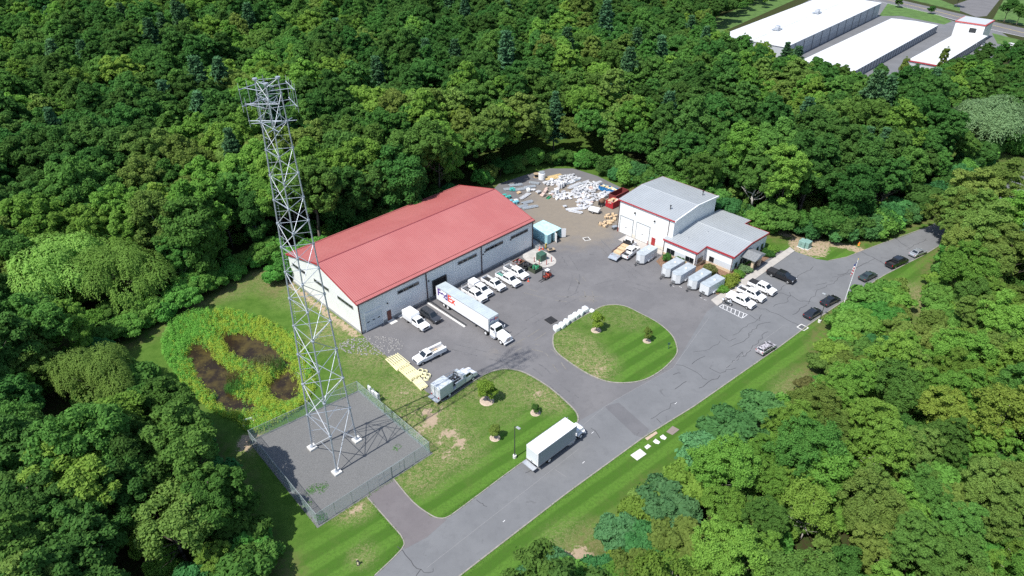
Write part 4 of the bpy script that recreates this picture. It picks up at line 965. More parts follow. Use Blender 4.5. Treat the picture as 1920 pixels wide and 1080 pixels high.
for s in (-1, 1): MB().box(16.02, 16.17, s * 1.3 - .03, s * 1.3 + .03, 1.14, 4.05).build('corner_post', ALU, tr)
axles(tr, (2.3, 3.55), 1.02, .5, .5, WRIM)
MB().box(.3, 5.0, -.7, .7, .55, 1.02).build('bogie', DPLAST, tr)
for s in (-1, 1): MB().box(11.8, 12.0, s * .9 - .08, s * .9 + .08, .15, 1.02).cbox(11.9, s * .9, .1, .4, .4, .06).build('landing_leg', STEEL, tr)
MB().box(.05, .12, -1.1, 1.1, .5, .62).build('rear_guard', STEEL, tr)
pn = MB().box(16.15, 16.18, -1.2, 1.2, 1.25, 4.0).build('front_panel', mat('trailer_front', (.55, .6, .62), .4), tr)
# lettering on the visible side (local -y) and on the front
Ms = Matrix.Translation((.45, -1.318, 2.35)) @ Matrix.Rotation(math.pi / 2, 4, 'X')
o1 = text_part('lettering', 'Fed', 2.3, LOGOP, tr, Ms, .07); xe = max(v.co.x for v in o1.data.vertices)
text_part('lettering', 'Ex', 2.3, LOGOR, tr, Matrix.Translation((xe + .02, -1.318, 2.35)) @ Matrix.Rotation(math.pi / 2, 4, 'X'), .07)
Mf = Matrix.Translation((16.195, -.95, 3.25)) @ Matrix.Rotation(math.pi / 2, 4, 'Z') @ Matrix.Rotation(math.pi / 2, 4, 'X')
o1 = text_part('lettering', 'Fed', .85, LOGOP, tr, Mf, .03); ye = max(v.co.y for v in o1.data.vertices)
text_part('lettering', 'Ex', .85, LOGOR, tr, Matrix.Translation((16.195, ye + .02, 3.25)) @ Matrix.Rotation(math.pi / 2, 4, 'Z') @ Matrix.Rotation(math.pi / 2, 4, 'X'), .018)
def tractor(name, label, cat, loc, yaw, wb=4.2, frame_back=1.6):
    t = thing(name, label, cat, loc, yaw)           # origin midway between axles
    f, b = wb / 2, -wb / 2
    MB().box(b - frame_back, f + 1.0, -.42, .42, .62, .9).build('chassis', STEEL, t)
    MB().prism_xz([(.55, .75), (f - .55, .75), (f - .5, 1.0), (f + .5, 1.0), (f + .55, .62), (f + 1.05, .62), (f + 1.08, 1.5), (f + .8, 1.75), (.95, 1.98), (.55, 1.98)], -.82, .82).build('bonnet', WHITE, t, bevel=.1, seg=2)
    for s in (-1, 1):
        y0, y1 = sorted((s * .8, s * 1.2))
        MB().prism_xz([(f - .75, .85), (f - .55, 1.2), (f + .0, 1.32), (f + .6, 1.2), (f + .95, .95), (f + .95, .7), (f + .6, .8), (f + .3, 1.1), (f - .3, 1.1), (f - .62, .8)], y0, y1).build('fender', WHITE, t, bevel=.05)
    MB().box(-.95, .6, -1.12, 1.12, .85, 2.0).build('cab_body', WHITE, t, bevel=.07, seg=2)
    greenhouse(t, (-.95, .72, 1.1), (-.88, .3, .98), 1.97, 2.85, WHITE, ())
    MB().box(f + 1.0, f + 1.09, -.45, .45, .75, 1.6).build('grille', CHROME, t); MB().box(f + .95, f + 1.2, -1.18, 1.18, .45, .72).build('front_bumper', WHITE, t, bevel=.04)
    for s in (-1, 1):
        MB().cbox(f + .95, s * .92, 1.1, .14, .34, .2).build('headlight', LAMPW, t); MB().cbox(.55, s * 1.42, 2.3, .12, .3, .55).build('mirror', WHITE, t, bevel=.03)
        MB().tube((.55, s * 1.1, 2.3), (.55, s * 1.42, 2.3), .025).build('mirror_arm', STEEL, t)
        MB().tube((-.9, s * .95, .7), (.6, s * .95, .7), .3, None, 12).build('fuel_tank', ALU, t, bevel=.03)
        MB().box(-.6, .4, s * 1.18 - .1, s * 1.18 + .1, .42, .5).build('step', ALU, t)
    axles(t, (f,), .98, .5, .3, WRIM); axles(t, (b,), .95, .5, .55, WRIM)
    return t
mid = Vector((-3.66, 105.51, .02)) + tn * 1.12
tractor('road_tractor', 'white day-cab road tractor coupled to the long lettered trailer', 'truck tractor', mid, TY)

# box truck on the road
BY = R(43.2); bd_ = Vector((math.cos(BY), math.sin(BY), 0)); bn = Vector((-bd_.y, bd_.x, 0))
bm_ = Vector((8.51, 76.78, .03)) + bn * 1.15
bt = tractor('box_truck', 'white box truck with a long plain cargo box driving on the road', 'truck', bm_, BY, wb=7.4, frame_back=2.6)
for c_ in list(bt.children):                               # cab sits just behind the front axle
    if c_.name.split('.')[0] in ('cab_body', 'cab', 'mirror', 'mirror_arm', 'fuel_tank', 'step'): c_.location.x += 1.55
    if c_.name.startswith('bonnet'):
        for v in c_.data.vertices:
            if v.co.x < 1.2: v.co.x += 1.5
MB().box(-6.35, 2.35, -1.28, 1.28, 1.15, 3.95).build('cargo_box', mat('cargo_white', (.80, .80, .80), .4, var=.04, vscale=.8), bt, bevel=.03)
MB().box(-6.3, 2.3, -1.29, -1.281, 1.2, 3.88).build('side_panel', mat('grey_side_panel', (.30, .35, .38), .45), bt)
tr_ = MB(); [tr_.box(-6.36, 2.36, s * 1.29 - .03, s * 1.29 + .03, z, z + .1) for s in (-1, 1) for z in (1.1, 3.9)]; tr_.build('rail', ALU, bt)
rd = MB().box(-6.4, -6.35, -1.12, 1.12, 1.3, 3.75).build('roll_up_door', mat('pale_door_panel', (.58, .62, .64), .45), bt); MB().box(-6.44, -6.4, -.15, .15, 1.4, 1.5).build('handle', STEEL, rd)
MB().box(-7.3, -6.42, -1.2, 1.2, .75, .9).build('lift_gate', ALU, bt)
MB().box(-6.3, 2.3, -.5, .5, .9, 1.13).build('subframe', STEEL, bt)
MB().tube((2.55, 1.0, .8), (2.55, 1.0, 4.0), .08).build('exhaust_stack', CHROME, bt)
MB().box(1.2, 2.3, -1.15, -.75, .45, .95).build('tool_box', ALU, bt)

pickup('white truck with a tall enclosed utility body parked beside the brown warehouse door', parked(9.6, 8.4, 6.6), OUT, bed='enclosed', crew=False, L=6.4, name='utility_van_truck', cat='utility truck')
car('dark grey sport utility vehicle parked beside the loading dock rails', parked(12.95, 8.1, 5.2), OUT, GREYP, 'suv', 5.2, 'suv_car', 'car')
pickup('white ladder-rack pickup mostly hidden behind the long lettered trailer', parked(24.35, 9.2, 6.3), OUT, bed='rack', L=6.3)
pickup('white pickup with a tall white bed cap parked at the warehouse wall', parked(26.6, 8.5, 6.1), OUT, bed='cap')
pickup('white pickup with an empty black bed parked at the warehouse wall', parked(30.1, 8.9, 6.1), OUT, bed='liner', crew=False, L=6.0)
pickup('white pickup with ladder rack and a teal box in its bed', parked(33.6, 10.0, 6.3), OUT, bed='racktools', L=6.3)
pickup('white ladder-rack pickup nearest the row of open scrap bins', parked(36.9, 9.2, 6.3), OUT, bed='rack', L=6.3)
yw = R(-140.2); pickup('white service-body pickup standing alone in the yard by the yellow ladders', at_near(812.5, 675.3, 1, yw, .98, .15), yw, bed='service', L=6.4, crew=False, name='service_pickup')

# generator service truck at the lawn kerb
SY = R(47.2); sd_ = Vector((math.cos(SY), math.sin(SY), 0)); sn = Vector((-sd_.y, sd_.x, 0)); sm = Vector((-8.94, 91.37, .02)) + sn * 1.1
st_ = thing('service_truck', 'grey service truck with a box on the back and open machinery behind the cab', 'truck', sm, SY)
LG = mat('pale_grey_paint', (.52, .56, .58), .45, var=.1, vscale=2)
MB().box(-5.0, 4.0, -.45, .45, .55, .85).build('chassis', STEEL, st_)
MB().prism_xz([(1.2, .6), (4.0, .6), (4.05, 1.2), (3.8, 1.42), (2.9, 1.6), (1.2, 1.6)], -1.05, 1.05).build('cab_body', WHITE, st_, bevel=.09, seg=2)
greenhouse(st_, (1.22, 2.95, 1.0), (1.3, 2.35, .85), 1.57, 2.3, WHITE, ())
MB().box(4.02, 4.1, -.6, .6, .75, 1.15).build('grille', DPLAST, st_); MB().box(3.95, 4.15, -1.05, 1.05, .5, .72).build('front_bumper', CHROME, st_); lights(st_, 4.0, -5.2, .85, 1.15, 1.1); mirrors(st_, 2.6, 1.05, 1.75, DPLAST)
MB().box(-5.1, 1.1, -1.2, 1.2, .85, 1.15).build('deck', LG, st_)
bx2 = MB().box(-5.1, -2.05, -1.2, 1.2, 1.15, 3.15).build('rear_box', LG, st_, bevel=.05)
for y in (-.85, .25): MB().box(-5.14, -5.1, y, y + .5, 1.5, 2.8).build('rear_door', mat('pale_panel', (.66, .67, .68), .4), bx2)
for s in (-1, 1): MB().box(-1.3, .9, s * 1.1 - .15, s * 1.1 + .15, 1.15, 2.1).build('side_locker', LG, st_, bevel=.03)
eg = MB().box(-1.5, .4, -.6, .6, 1.15, 1.95).build('machinery', STEEL, st_, bevel=.05)
for k in range(5): MB().cbox(-1.2 + k * .4, -.3 + .15 * (k % 3), 2.1 + .1 * (k % 2), .3, .4, .35, k).build('engine_block', DPLAST if k % 2 else GALV, eg)
MB().box(.5, 1.1, -1.1, 1.1, 1.2, 2.7).build('head_board', LG, st_)
rk = MB()
for s in (-1, 1):
    rk.path([(-1.95, s * 1.15, 1.2), (-1.95, s * 1.15, 2.95), (.6, s * 1.15, 2.75), (.6, s * 1.15, 1.2)], .04); rk.tube((-1.95, s * 1.15, 2.3), (.6, s * 1.15, 2.2), .03); rk.tube((-.7, s * 1.15, 1.2), (-.7, s * 1.15, 2.85), .03)
rk.build('guard_rail', GALV, st_); MB().tube((-.9, .3, 2.0), (-.2, .5, 3.1), .1).tube((-.2, .5, 3.1), (.5, .4, 2.4), .08).build('boom', STEEL, st_)
axles(st_, (2.9,), .95, .45, .3, WRIM); axles(st_, (-2.9,), .92, .45, .5, WRIM)
MB().box(-5.9, -5.12, -1.15, 1.15, .6, .72).build('tail_deck', GALV, st_)

# pickups and bike at the office
pa = R(-47.5)
def nearw(px, py, yaw, L): return at_near(px, py, -1, yaw, .98, -(L / 2 - 1.02))
pickup('white pickup with a plain white bed cover beside the parked motorcycle', nearw(1399, 580, pa, 6.1), pa, bed='tonneau', L=6.1)
pickup('white pickup with a black open bed between two white pickups', nearw(1418.5, 567.5, pa, 6.0), pa, bed='liner', L=6.0)
pickup('white pickup with a folded black bed cover near the office walk', nearw(1438.5, 555, pa, 6.0), pa, bed='tonneau', L=6.0)
for o in bpy.data.objects:                         # the cover beside the bike is white
    if o.parent and o.parent.parent and o.name.startswith('bed_cover') and 'motorcycle' in o.parent.parent.get('label', ''):
        o.material_slots[0].link = 'OBJECT'; o.material_slots[0].material = WHITE
pickup('black crew-cab pickup with a dark bed cover parked by the office porch', nearw(1475.8, 532.5, R(-46.5), 6.2), R(-46.5), paint=BLACKP, bed='tonneau', L=6.2, trim=DPLAST)
yk = R(52); pickup('white pickup with a black-lined bed beside the flatbed truck', at_near(1182, 485.5, -1, yk, .98, 1.55), yk, bed='liner', L=5.8)
rk_ = R(38)
def rc_(a, b, yaw, half): p = (G(*a) + G(*b)) / 2; d = Vector((math.cos(yaw), math.sin(yaw), 0)); q = p + Vector((-d.y, d.x, 0)) * half; return (q.x, q.y, .025)
cw = car('small wagon wrapped in black and white camouflage pattern on the road', rc_((1431, 668.5), (1452, 655.5), R(36.5), .8), R(36.5), mat('camouflage_wrap', (.55, .53, .55), .4, col2=(.05, .035, .05), vscale=2.4, detail=2), 'suv', 4.3, 'wagon_car', 'car', H=1.5, W=.88)
car('black sedan parked at the kerb beside the drain grate', rc_((1518.4, 602), (1541, 588.5), R(37), .85), R(37), mat('black_blue_paint', (.018, .02, .026), .2, coat=.5), 'sedan', 4.6)
car('black sedan with red tail lamps parked beside the white flagpole', rc_((1548, 578.5), (1576, 564.5), R(34), .85), R(34), BLACKP, 'sedan', 4.9)
car('dark green-grey sedan half hidden behind the bright roadside bush', rc_((1620, 531), (1644, 519), R(33), .8), R(33), mat('dark_green_paint', (.03, .045, .042), .22, coat=.5), 'sedan', 4.8)
pickup('black pickup parked at the kerb in front of the silver sedan', rc_((1671.4, 506.6), (1702, 494), R(30.5), .95), R(30.5), paint=BLACKP, bed='liner', L=5.9, trim=DPLAST)
car('silver sedan parked at the kerb beneath overhanging trees', rc_((1714.4, 485.4), (1737, 476.5), R(30), .85), R(30), SILVERP, 'sedan', 4.7)
car('silver sedan parked beside the storage head block', G(1845, 88, .02), R(40), SILVERP, 'sedan', 4.6); car('white sport utility vehicle parked near the far street', G(1893, 88, .02), R(100), WHITE, 'suv', 4.8, 'suv_car', 'car')
# motorcycle
mc = thing('motorcycle', 'silver touring motorcycle parked on the striped bay', 'motorcycle', G(1363, 571, .02), R(-40))
for x in (-.75, .75): w = MB().ycyl(0, 0, -.07, .07, .32, 14).build('wheel', RUBBER, mc, loc=(x, 0, .32)); MB().ycyl(0, 0, -.075, .075, .2, 10).build('rim', CHROME, w)
MB().frustum(-.5, .45, .16, .4, -.35, .4, .22, .85).build('engine', STEEL, mc, bevel=.04); MB().frustum(-.1, .5, .2, .85, 0, .4, .15, 1.1).build('fuel_tank', SILVERP, mc, bevel=.06)
MB().frustum(-.85, -.05, .18, .78, -.8, -.1, .14, .92).build('seat', DPLAST, mc, bevel=.04); MB().box(-1.15, -.7, -.3, .3, .7, 1.15).build('luggage_box', SILVERP, mc, bevel=.06)
MB().frustum(.45, .95, .28, .8, .4, .6, .2, 1.35).build('fairing', SILVERP, mc, bevel=.05); MB().tube((.45, -.4, 1.15), (.45, .4, 1.15), .03).build('handlebar', STEEL, mc); MB().tube((.75, 0, .35), (.5, 0, 1.1), .05).build('fork', CHROME, mc)
# flatbed truck with lumber
FY = R(51.0); fb = thing('flatbed_truck', 'white-cab stake-bed truck loaded with tan bundled lumber, tail towards the yard', 'truck', Vector((26.3, 138.9, .02)), FY)
MB().box(-4.2, 3.6, -.45, .45, .5, .8).build('chassis', STEEL, fb)
MB().box(-4.3, 1.3, -1.2, 1.2, .85, 1.05).build('deck', GALV, fb)
hbd = MB().box(1.3, 1.42, -1.2, 1.2, 1.05, 2.25).build('head_board', DPLAST, fb); 
MB().prism_xz([(1.5, .6), (4.1, .6), (4.15, 1.3), (3.0, 1.6), (1.5, 1.6)], -1.05, 1.05).build('cab_body', WHITE, fb, bevel=.09, seg=2); greenhouse(fb, (1.52, 3.0, 1.02), (1.6, 2.5, .9), 1.57, 2.85, WHITE, ())
for s in (-1, 1):
    sk = MB(); [sk.box(-3.6 + k * .8, -3.52 + k * .8, s * 1.17 - .03, s * 1.17 + .03, 1.05, 1.75) for k in range(7)]; [sk.box(-3.6, 1.3, s * 1.17 - .02, s * 1.17 + .02, z, z + .14) for z in (1.2, 1.5)]; sk.build('stake_rack', mat('dark_red_rack', (.12, .03, .03), .6), fb)
MB().prism_xz([(-5.3, .55), (-4.3, .92), (-4.3, 1.04), (-5.35, .66)], -1.15, 1.15).build('tail_ramp', GALV, fb)
axles(fb, (3.1,), .95, .45, .3, WRIM); axles(fb, (-2.4,), .92, .45, .5, WRIM); lights(fb, 4.1, -4.3, .85, 1.1, .95)
MB().box(4.1, 4.22, -1.05, 1.05, .5, .75).build('front_bumper', CHROME, fb)
fdir = Vector((math.cos(FY), math.sin(FY), 0)); fno = Vector((-fdir.y, fdir.x, 0))
for k, (x, w, h, lab) in enumerate(((-2.6, 1.7, .55, 'tan lumber bundle at the tail of the flatbed truck'), (-1.0, 1.5, .65, 'tan lumber bundle in the middle of the flatbed truck'), (.4, 1.3, .8, 'tallest tan lumber bundle against the flatbed head board'))):
    p = fb.location + fdir * x; lb = thing('lumber_bundle', lab, 'lumber', (p.x, p.y, 1.071), FY)
    nb = int(h / .14)
    for q in range(nb):
        for r_ in range(6): MB().box(-.62, .62, -.95 + r_ * .32, -.65 + r_ * .32, q * .14, q * .14 + .125).build('board', WOOD, lb)
# enclosed cargo trailers
TRW = mat('trailer_panel', (.66, .68, .69), .4, metal=.1, var=.05, vscale=2); TRR = mat('trailer_roof_metal', (.50, .55, .57), .45, metal=.3, var=.2, vscale=1.2)
def cargo_trailer(label, fr_near, yaw, L=5.2, W=1.15, H=2.55, group=None, vee=.7):
    """fr_near: ground point under the near front corner of the box; yaw points to the tongue"""
    d = Vector((math.cos(yaw), math.sin(yaw), 0)); n = Vector((-d.y, d.x, 0)); c = fr_near - d * (L / 2) - n * W
    t = thing('cargo_trailer', label, 'trailer', (c.x, c.y, .02), yaw, group); h = L / 2
    pl = [(-h, -W), (h, -W), (h + vee, -W * .35), (h + vee, W * .35), (h, W), (-h, W)]
    MB().prism_xy(pl, .5, H).build('box_body', TRW, t, bevel=.03)
    MB().prism_xy([(a * 1.003, b * 1.006) for a, b in pl], H + .001, H + .045).build('roof', TRR, t)
    MB().prism_xy([(a * 1.002, b * 1.004) for a, b in pl], .42, .58).build('lower_trim', ALU, t)
    for s in (-1, 1): MB().prism_xz([(-1.05, .45), (-.75, .85), (.75, .85), (1.05, .45)], *sorted((s * W, s * (W + .2)))).build('fender', ALU, t); [wheel(t, x, s * (W + .07), .33, .2, WRIM) for x in (-.42, .42)]
    g_ = MB().box(h, h + vee + .02, -.4, .4, .5, 1.05).build('stone_guard', mat('tread_plate', (.3, .31, .32), .4, metal=.6), t)
    tg = MB(); tg.tube((h, -.6, .45), (h + vee + 1.2, 0, .45), .05); tg.tube((h, .6, .45), (h + vee + 1.2, 0, .45), .05); tg.cyl(h + vee + .95, 0, .02, .95, .05); tg.build('tongue', STEEL, t)
    MB().cbox(h + vee + 1.25, 0, .5, .25, .16, .16).build('coupler', STEEL, t)
    MB().cyl(-.4, .1, H + .045, H + .2, .25, None, 4).build('roof_vent', WHITE, t)
    for y in (-W * .5, W * .5): MB().box(-h - .03, -h, y - W * .46, y + W * .46, .6, H - .1).build('rear_door', TRW, t)
    for x in (-h + .02,): MB().box(x, x + .04, -W - .02, -W, .6, H).build('edge_trim', ALU, t)
    return t
cy = R(222.5)
def cnr(px, py): return G(px, py)
cargo_trailer('silver enclosed trailer parked alone next to the white pickup by the hall', cnr(1207, 497.5), R(225), 5.0)
cargo_trailer('enclosed trailer of the row of four, beside the clipped round shrubs', cnr(1255, 523.0), cy, 5.2)
cargo_trailer('second enclosed trailer from the round shrubs in the row of four', cnr(1274, 535.5), cy, 5.6)
cargo_trailer('third enclosed trailer from the round shrubs in the row of four', cnr(1304.5, 546), cy, 5.4)
cargo_trailer('enclosed trailer with ribbed roof at the sidewalk end of the row', cnr(1326.5, 558), R(220), 5.6, vee=.12)

# forklift
fk = thing('forklift', 'red and black forklift with forks lowered in front of the open bins', 'forklift', WP(40.6, 11.7, .02), WYAW + math.pi)
MB().prism_xz([(-1.2, .3), (.6, .3), (.6, .75), (-.2, .8), (-.4, 1.2), (-1.2, 1.15)], -.52, .52).build('body', mat('forklift_red', (.45, .06, .03), .45), fk, bevel=.05)
MB().box(-1.3, -.9, -.5, .5, .35, 1.0).build('counterweight', DPLAST, fk, bevel=.06)
cg = MB()
for s in (-1, 1): cg.path([(-.95, s * .48, 1.1), (-.85, s * .48, 2.1), (.25, s * .48, 2.1), (.5, s * .48, .8)], .035)
for x in (-.85, -.3, .25): cg.tube((x, -.48, 2.1), (x, .48, 2.1), .03)
cg.build('overhead_guard', STEEL, fk); MB().box(-.8, .2, -.42, .42, 2.13, 2.16).build('guard_roof', WHITE, fk)
MB().box(-.55, -.1, -.25, .25, .8, .95).box(-.65, -.55, -.25, .25, .8, 1.4).build('seat', DPLAST, fk)
ms = MB(); [ms.box(.68, .8, s * .38 - .06, s * .38 + .06, .1, 2.2) for s in (-1, 1)]; [ms.box(.69, .79, -.32, .32, z, z + .12) for z in (.3, 1.1, 2.05)]; ms.build('mast', STEEL, fk)
for s in (-1, 1): MB().box(.82, 2.1, s * .28 - .06, s * .28 + .06, .06, .12).build('fork', STEEL, fk)
MB().box(.8, .86, -.5, .5, .15, .7).build('carriage', STEEL, fk); axles(fk, (.35, -.85), .5, .27, .22, RIM)
# ------------------------------------------------------------------ yard objects
CBLUE = mat('container_blue', (.36, .60, .64), .5, var=.18, vscale=.9); CROOF = mat('container_roof', (.46, .70, .72), .5, var=.25, vscale=1.1)
def container(label, s, doors):
    t = thing('shipping_container', label, 'container', WP(s, -4.4, 0), OUT)
    L, w, h = 6.1, 1.2, 2.6
    MB().box(0, L - .02, -w, -w + .06, .12, h - .08).box(0, L - .02, w - .06, w, .12, h - .08).box(0, .06, -w + .06, w - .06, .12, h - .08).build('wall', CBLUE, t)
    rb = MB(); [rb.box(.15 + k * .3, .27 + k * .3, sgn * w - (.035 if sgn < 0 else 0), sgn * w + (.035 if sgn > 0 else 0), .15, h - .15) for k in range(20) for sgn in (-1, 1)]; rb.build('corrugation', CBLUE, t)['kind'] = 'stuff'
    MB().box(0, L, -w - .02, w + .02, h - .08, h).build('roof', CROOF, t); MB().box(0, L, -w, w, 0, .12).build('floor', STEEL, t)
    fr = MB(); [fr.box(L - .12, L, y - .08, y + .08, .12, h - .08) for y in (-w + .05, w - .05)]; fr.build('door_frame', CBLUE, t)
    MB().box(.1, L - 1.2, -w + .1, w - .1, .13, 1.6).build('cargo', WOOD, t)
    if doors:
        for sgn, ang in ((-1, R(-25)), (1, R(55))):
            hy = sgn * (w - .03); dx, dy = math.cos(ang), math.sin(ang)
            q = [(L + .01 + a * dx - b * dy, hy + a * dy + b * dx) for a, b in ((0, 0), (1.15, 0), (1.15, .05), (0, .05))]
            MB().prism_xy(q, .15, h - .1).build('door', WHITE, t)
    else: MB().box(L - .05, L, -w + .13, w * .1, .14, h - .1).build('door', CBLUE, t)
container('pale blue shipping container beside the warehouse stairs', 52.95, False); container('pale blue shipping container with both white doors swung open', 55.5, True)
def scatter_lumps(parent, nm, x0, x1, y0, y1, z, n, mats, s, seed):
    r = random.Random(seed)
    for k in range(n): MB().cbox(r.uniform(x0, x1), r.uniform(y0, y1), z + r.uniform(0, .25), s * r.uniform(.5, 1.5), s * r.uniform(.4, 1), s * r.uniform(.3, .8), r.uniform(0, 3), r.uniform(-.5, .5)).build(nm, mats[k % len(mats)], parent)
def open_bin(name, label, loc, rz, L, W, H, m, lumps, cat='bin', seed=0, s=.45, rib=True):
    t = thing(name, label, cat, loc, rz); b = MB(); w = .06
    b.box(-L / 2, L / 2, -W / 2, -W / 2 + w, .1, H); b.box(-L / 2, L / 2, W / 2 - w, W / 2, .1, H); b.box(-L / 2, -L / 2 + w, -W / 2 + w, W / 2 - w, .1, H); b.box(L / 2 - w, L / 2, -W / 2 + w, W / 2 - w, .1, H); b.box(-L / 2 + w, L / 2 - w, -W / 2 + w, W / 2 - w, .1, .2)
    b.build('bin_body', m, t)
    rr = MB()
    for sgn in (-1, 1):
        y0, y1 = sorted((sgn * W / 2, sgn * (W / 2 + .08))); rr.box(-L / 2, L / 2, y0, y1, H - .12, H)
        if rib:
            for k in range(int(L / .7) + 1): x = -L / 2 + .05 + k * (L - .1) / int(L / .7); rr.box(x - .05, x + .05, y0, y1, .12, H - .12)
    rr.build('stiffener', m, t); MB().box(-L / 2 + .2, L / 2 - .2, -W / 2 + .15, -W / 2 + .3, 0, .1).box(-L / 2 + .2, L / 2 - .2, W / 2 - .3, W / 2 - .15, 0, .1).build('skid', STEEL, t)
    if lumps: scatter_lumps(t, 'scrap', -L / 2 + .3, L / 2 - .3, -W / 2 + .3, W / 2 - .3, H * .75, 16, lumps, s, seed)
    return t
RUST = mat('rusty_steel', (.16, .085, .05), .8, var=.4, vscale=3); GRNS = mat('green_scrap', (.03, .22, .1), .6); BLK = mat('black_scrap', (.03, .03, .032), .7)
open_bin('scrap_bin', 'open rusty scrap bin heaped with red and grey scrap against the warehouse', WP(40.4, 3.3), WYAW, 2.3, 1.9, 1.0, RUST, (RUST, GALV, REDP, BLK), seed=1)
open_bin('scrap_bin', 'open black scrap bin full of dark scrap between two other bins', WP(40.5, 5.5), WYAW, 2.3, 1.9, 1.0, STEEL, (BLK, STEEL, BLK), seed=2)
open_bin('scrap_bin', 'open dark green scrap bin with green scrap behind the forklift', WP(41.3, 7.7), WYAW, 2.4, 1.9, 1.0, mat('bin_olive', (.055, .07, .045), .7), (GRNS, BLK, GRNS), seed=3)
padp = [WP(44.2, .9), WP(48.2, .9), WP(48.9, 3.0), WP(48.8, 6.0), WP(47.8, 8.2), WP(46.2, 9.1), WP(44.4, 8.8), WP(43.2, 7.3), WP(42.9, 3.5)]
sheet('concrete_pad', smooth_poly(padp, 3), .12, CONC, thick=.12)
def cabinet(name, label, loc, rz, L, W, H, m, cat='transformer', base=.1, z=.12):
    t = thing(name, label, cat, loc, rz); MB().box(-L / 2 - .15, L / 2 + .15, -W / 2 - .15, W / 2 + .15, 0, base).build('base', CONCL, t)
    MB().prism_yz([(-W / 2, base), (W / 2, base), (W / 2, H), (-W / 2, H - .15)], -L / 2, L / 2).build('housing', m, t, bevel=.03)
    for k in (0, 1): d = MB().box(-L / 2 + .06 + k * L / 2, -.04 + k * L / 2, -W / 2 - .03, -W / 2, base + .1, H - .3).build('door', m, t); MB().box(-.15 + k * .2, -.1 + k * .2, -W / 2 - .06, -W / 2 - .03, H * .45, H * .6).build('handle', STEEL, d)
    return t
cabinet('transformer', 'dark green pad transformer ringed by red bollards', WP(45.5, 5.6, .12), WYAW, 1.9, 1.6, 1.9, GREENU)
REDB = mat('red_bollard_paint', (.35, .05, .05), .5)
def bollard(label, loc, h=1.25, grp=None):
    t = thing('bollard', label, 'bollard', loc, 0, grp); MB().cyl(0, 0, 0, h, .085).build('post', REDB, t); MB().cyl(0, 0, h, h + .06, .085, .03).build('cap', REDB, t)
for s, o_ in ((43.75, 5.04), (43.7, 6.63), (44.81, 7.89), (46.61, 7.75), (46.9, 4.0)): bollard('red bollard standing around the green pad transformer', WP(s, o_, .12), grp='bollards around the green transformer')
for p in ((1184, 442), (1188, 444), (1158.5, 434), (1213, 460)): bollard('dark red bollard guarding the garage doors of the service hall', G(*p), 1.1, 'bollards at the service hall doors')
def cone(label, loc, grp=None):
    t = thing('traffic_cone', label, 'traffic cone', loc, 0, grp); MB().box(-.2, .2, -.2, .2, 0, .04).build('base', ORANGE, t); MB().cyl(0, 0, .04, .75, .15, .03).build('cone', ORANGE, t); MB().cyl(0, 0, .4, .55, .092, .066).build('band', WHITE, t)
cone('orange traffic cone in front of the last ladder-rack pickup', WP(36.95, 9.75, .02))
for s, o_ in ((48.9, 1.9), (49.3, 2.5), (48.4, 2.2)): cone('orange traffic cone clustered by the warehouse stairs', WP(s, o_, .13), 'cones by the warehouse stairs')
cart = thing('yellow_cart', 'small yellow upright barrier beside the traffic cones', 'barrier', WP(50.3, 2.6, .02), WYAW); MB().box(-.3, .3, -.3, .3, 0, .15).build('base', STEEL, cart); MB().box(-.25, .25, -.05, .05, .15, 1.3).build('panel', YELLOWP, cart); MB().box(-.2, .2, -.06, -.05, .8, 1.1).build('sign_plate', BLK, cart)
pt = thing('work_table', 'low wooden work table standing by the shipping containers', 'table', G(1033, 472, .02), R(20)); MB().box(-.9, .9, -.5, .5, .65, .72).build('tabletop', PALLET, pt)
for x in (-.8, .8):
    for y in (-.42, .42): MB().box(x - .05, x + .05, y - .05, y + .05, 0, .65).build('leg', STEEL, pt)
MB().box(-.5, .3, -.3, .25, .72, .85).build('tray', STEEL, pt)
# bulk bags along the island kerb
BAG = mat('bulk_bag_fabric', (.74, .76, .76), .8, var=.12, vscale=4, bump=.4, bscale=6)
def bag_mesh(seed):
    r = random.Random(seed); bm = bmesh.new(); bmesh.ops.create_cube(bm, size=1); bmesh.ops.subdivide_edges(bm, edges=bm.edges, cuts=4, use_grid_fill=True)
    for v in bm.verts:
        q = v.co * 2; rr = max(.75, 1 - .12 * (q.x ** 2 * q.y ** 2)); v.co = Vector((q.x * .5 * rr * (1.0 + .08 * (1 - q.z ** 2)), q.y * .5 * rr * (1 + .08 * (1 - q.z ** 2)), (q.z + 1) * .45 + (.06 * math.cos(q.x * 2) if q.z > .9 else 0)))
        v.co += Vector((r.uniform(-1, 1), r.uniform(-1, 1), r.uniform(-1, 1) if v.co.z > .05 else 0)) * .03
    me = bpy.data.meshes.new('bag'); bm.to_mesh(me); bm.free(); me.materials.append(BAG); me.polygons.foreach_set('use_smooth', [True] * len(me.polygons)); return me
BAGS = [bag_mesh(k) for k in range(4)]
LOOP = mat('bag_loop', (.6, .62, .6), .8); lm = MB()
for x, y in ((-.3, -.3), (.3, -.3), (.3, .3), (-.3, .3)): lm.tube((x, y, .85), (x * .7, y * .7, 1.05), .035, .03, 5)
LOOPM = lm.mesh('lifting_loops'); LOOPM.materials.append(LOOP)
for k, (zx, zy) in enumerate(((85, 203), (122, 183), (152, 160), (185, 136), (215, 117), (247, 98), (278, 75), (322, 76))):
    p = G(1020 + zx / 3.6, 560 + zy / 3.6 + 3, .012); t = thing('bulk_bag', 'white bulk bag in the row along the grass island kerb', 'bulk bag', p, R(45) + .3 * (k % 3 - 1), 'bulk bags along the island kerb')
    s = 1.15 if k < 7 else .9; b_ = link('bag', BAGS[k % 4], None, t); b_.scale = (s, s, s * (.95 if k != 7 else .5)); l_ = link('lifting_loop', LOOPM, None, t); l_.scale = b_.scale
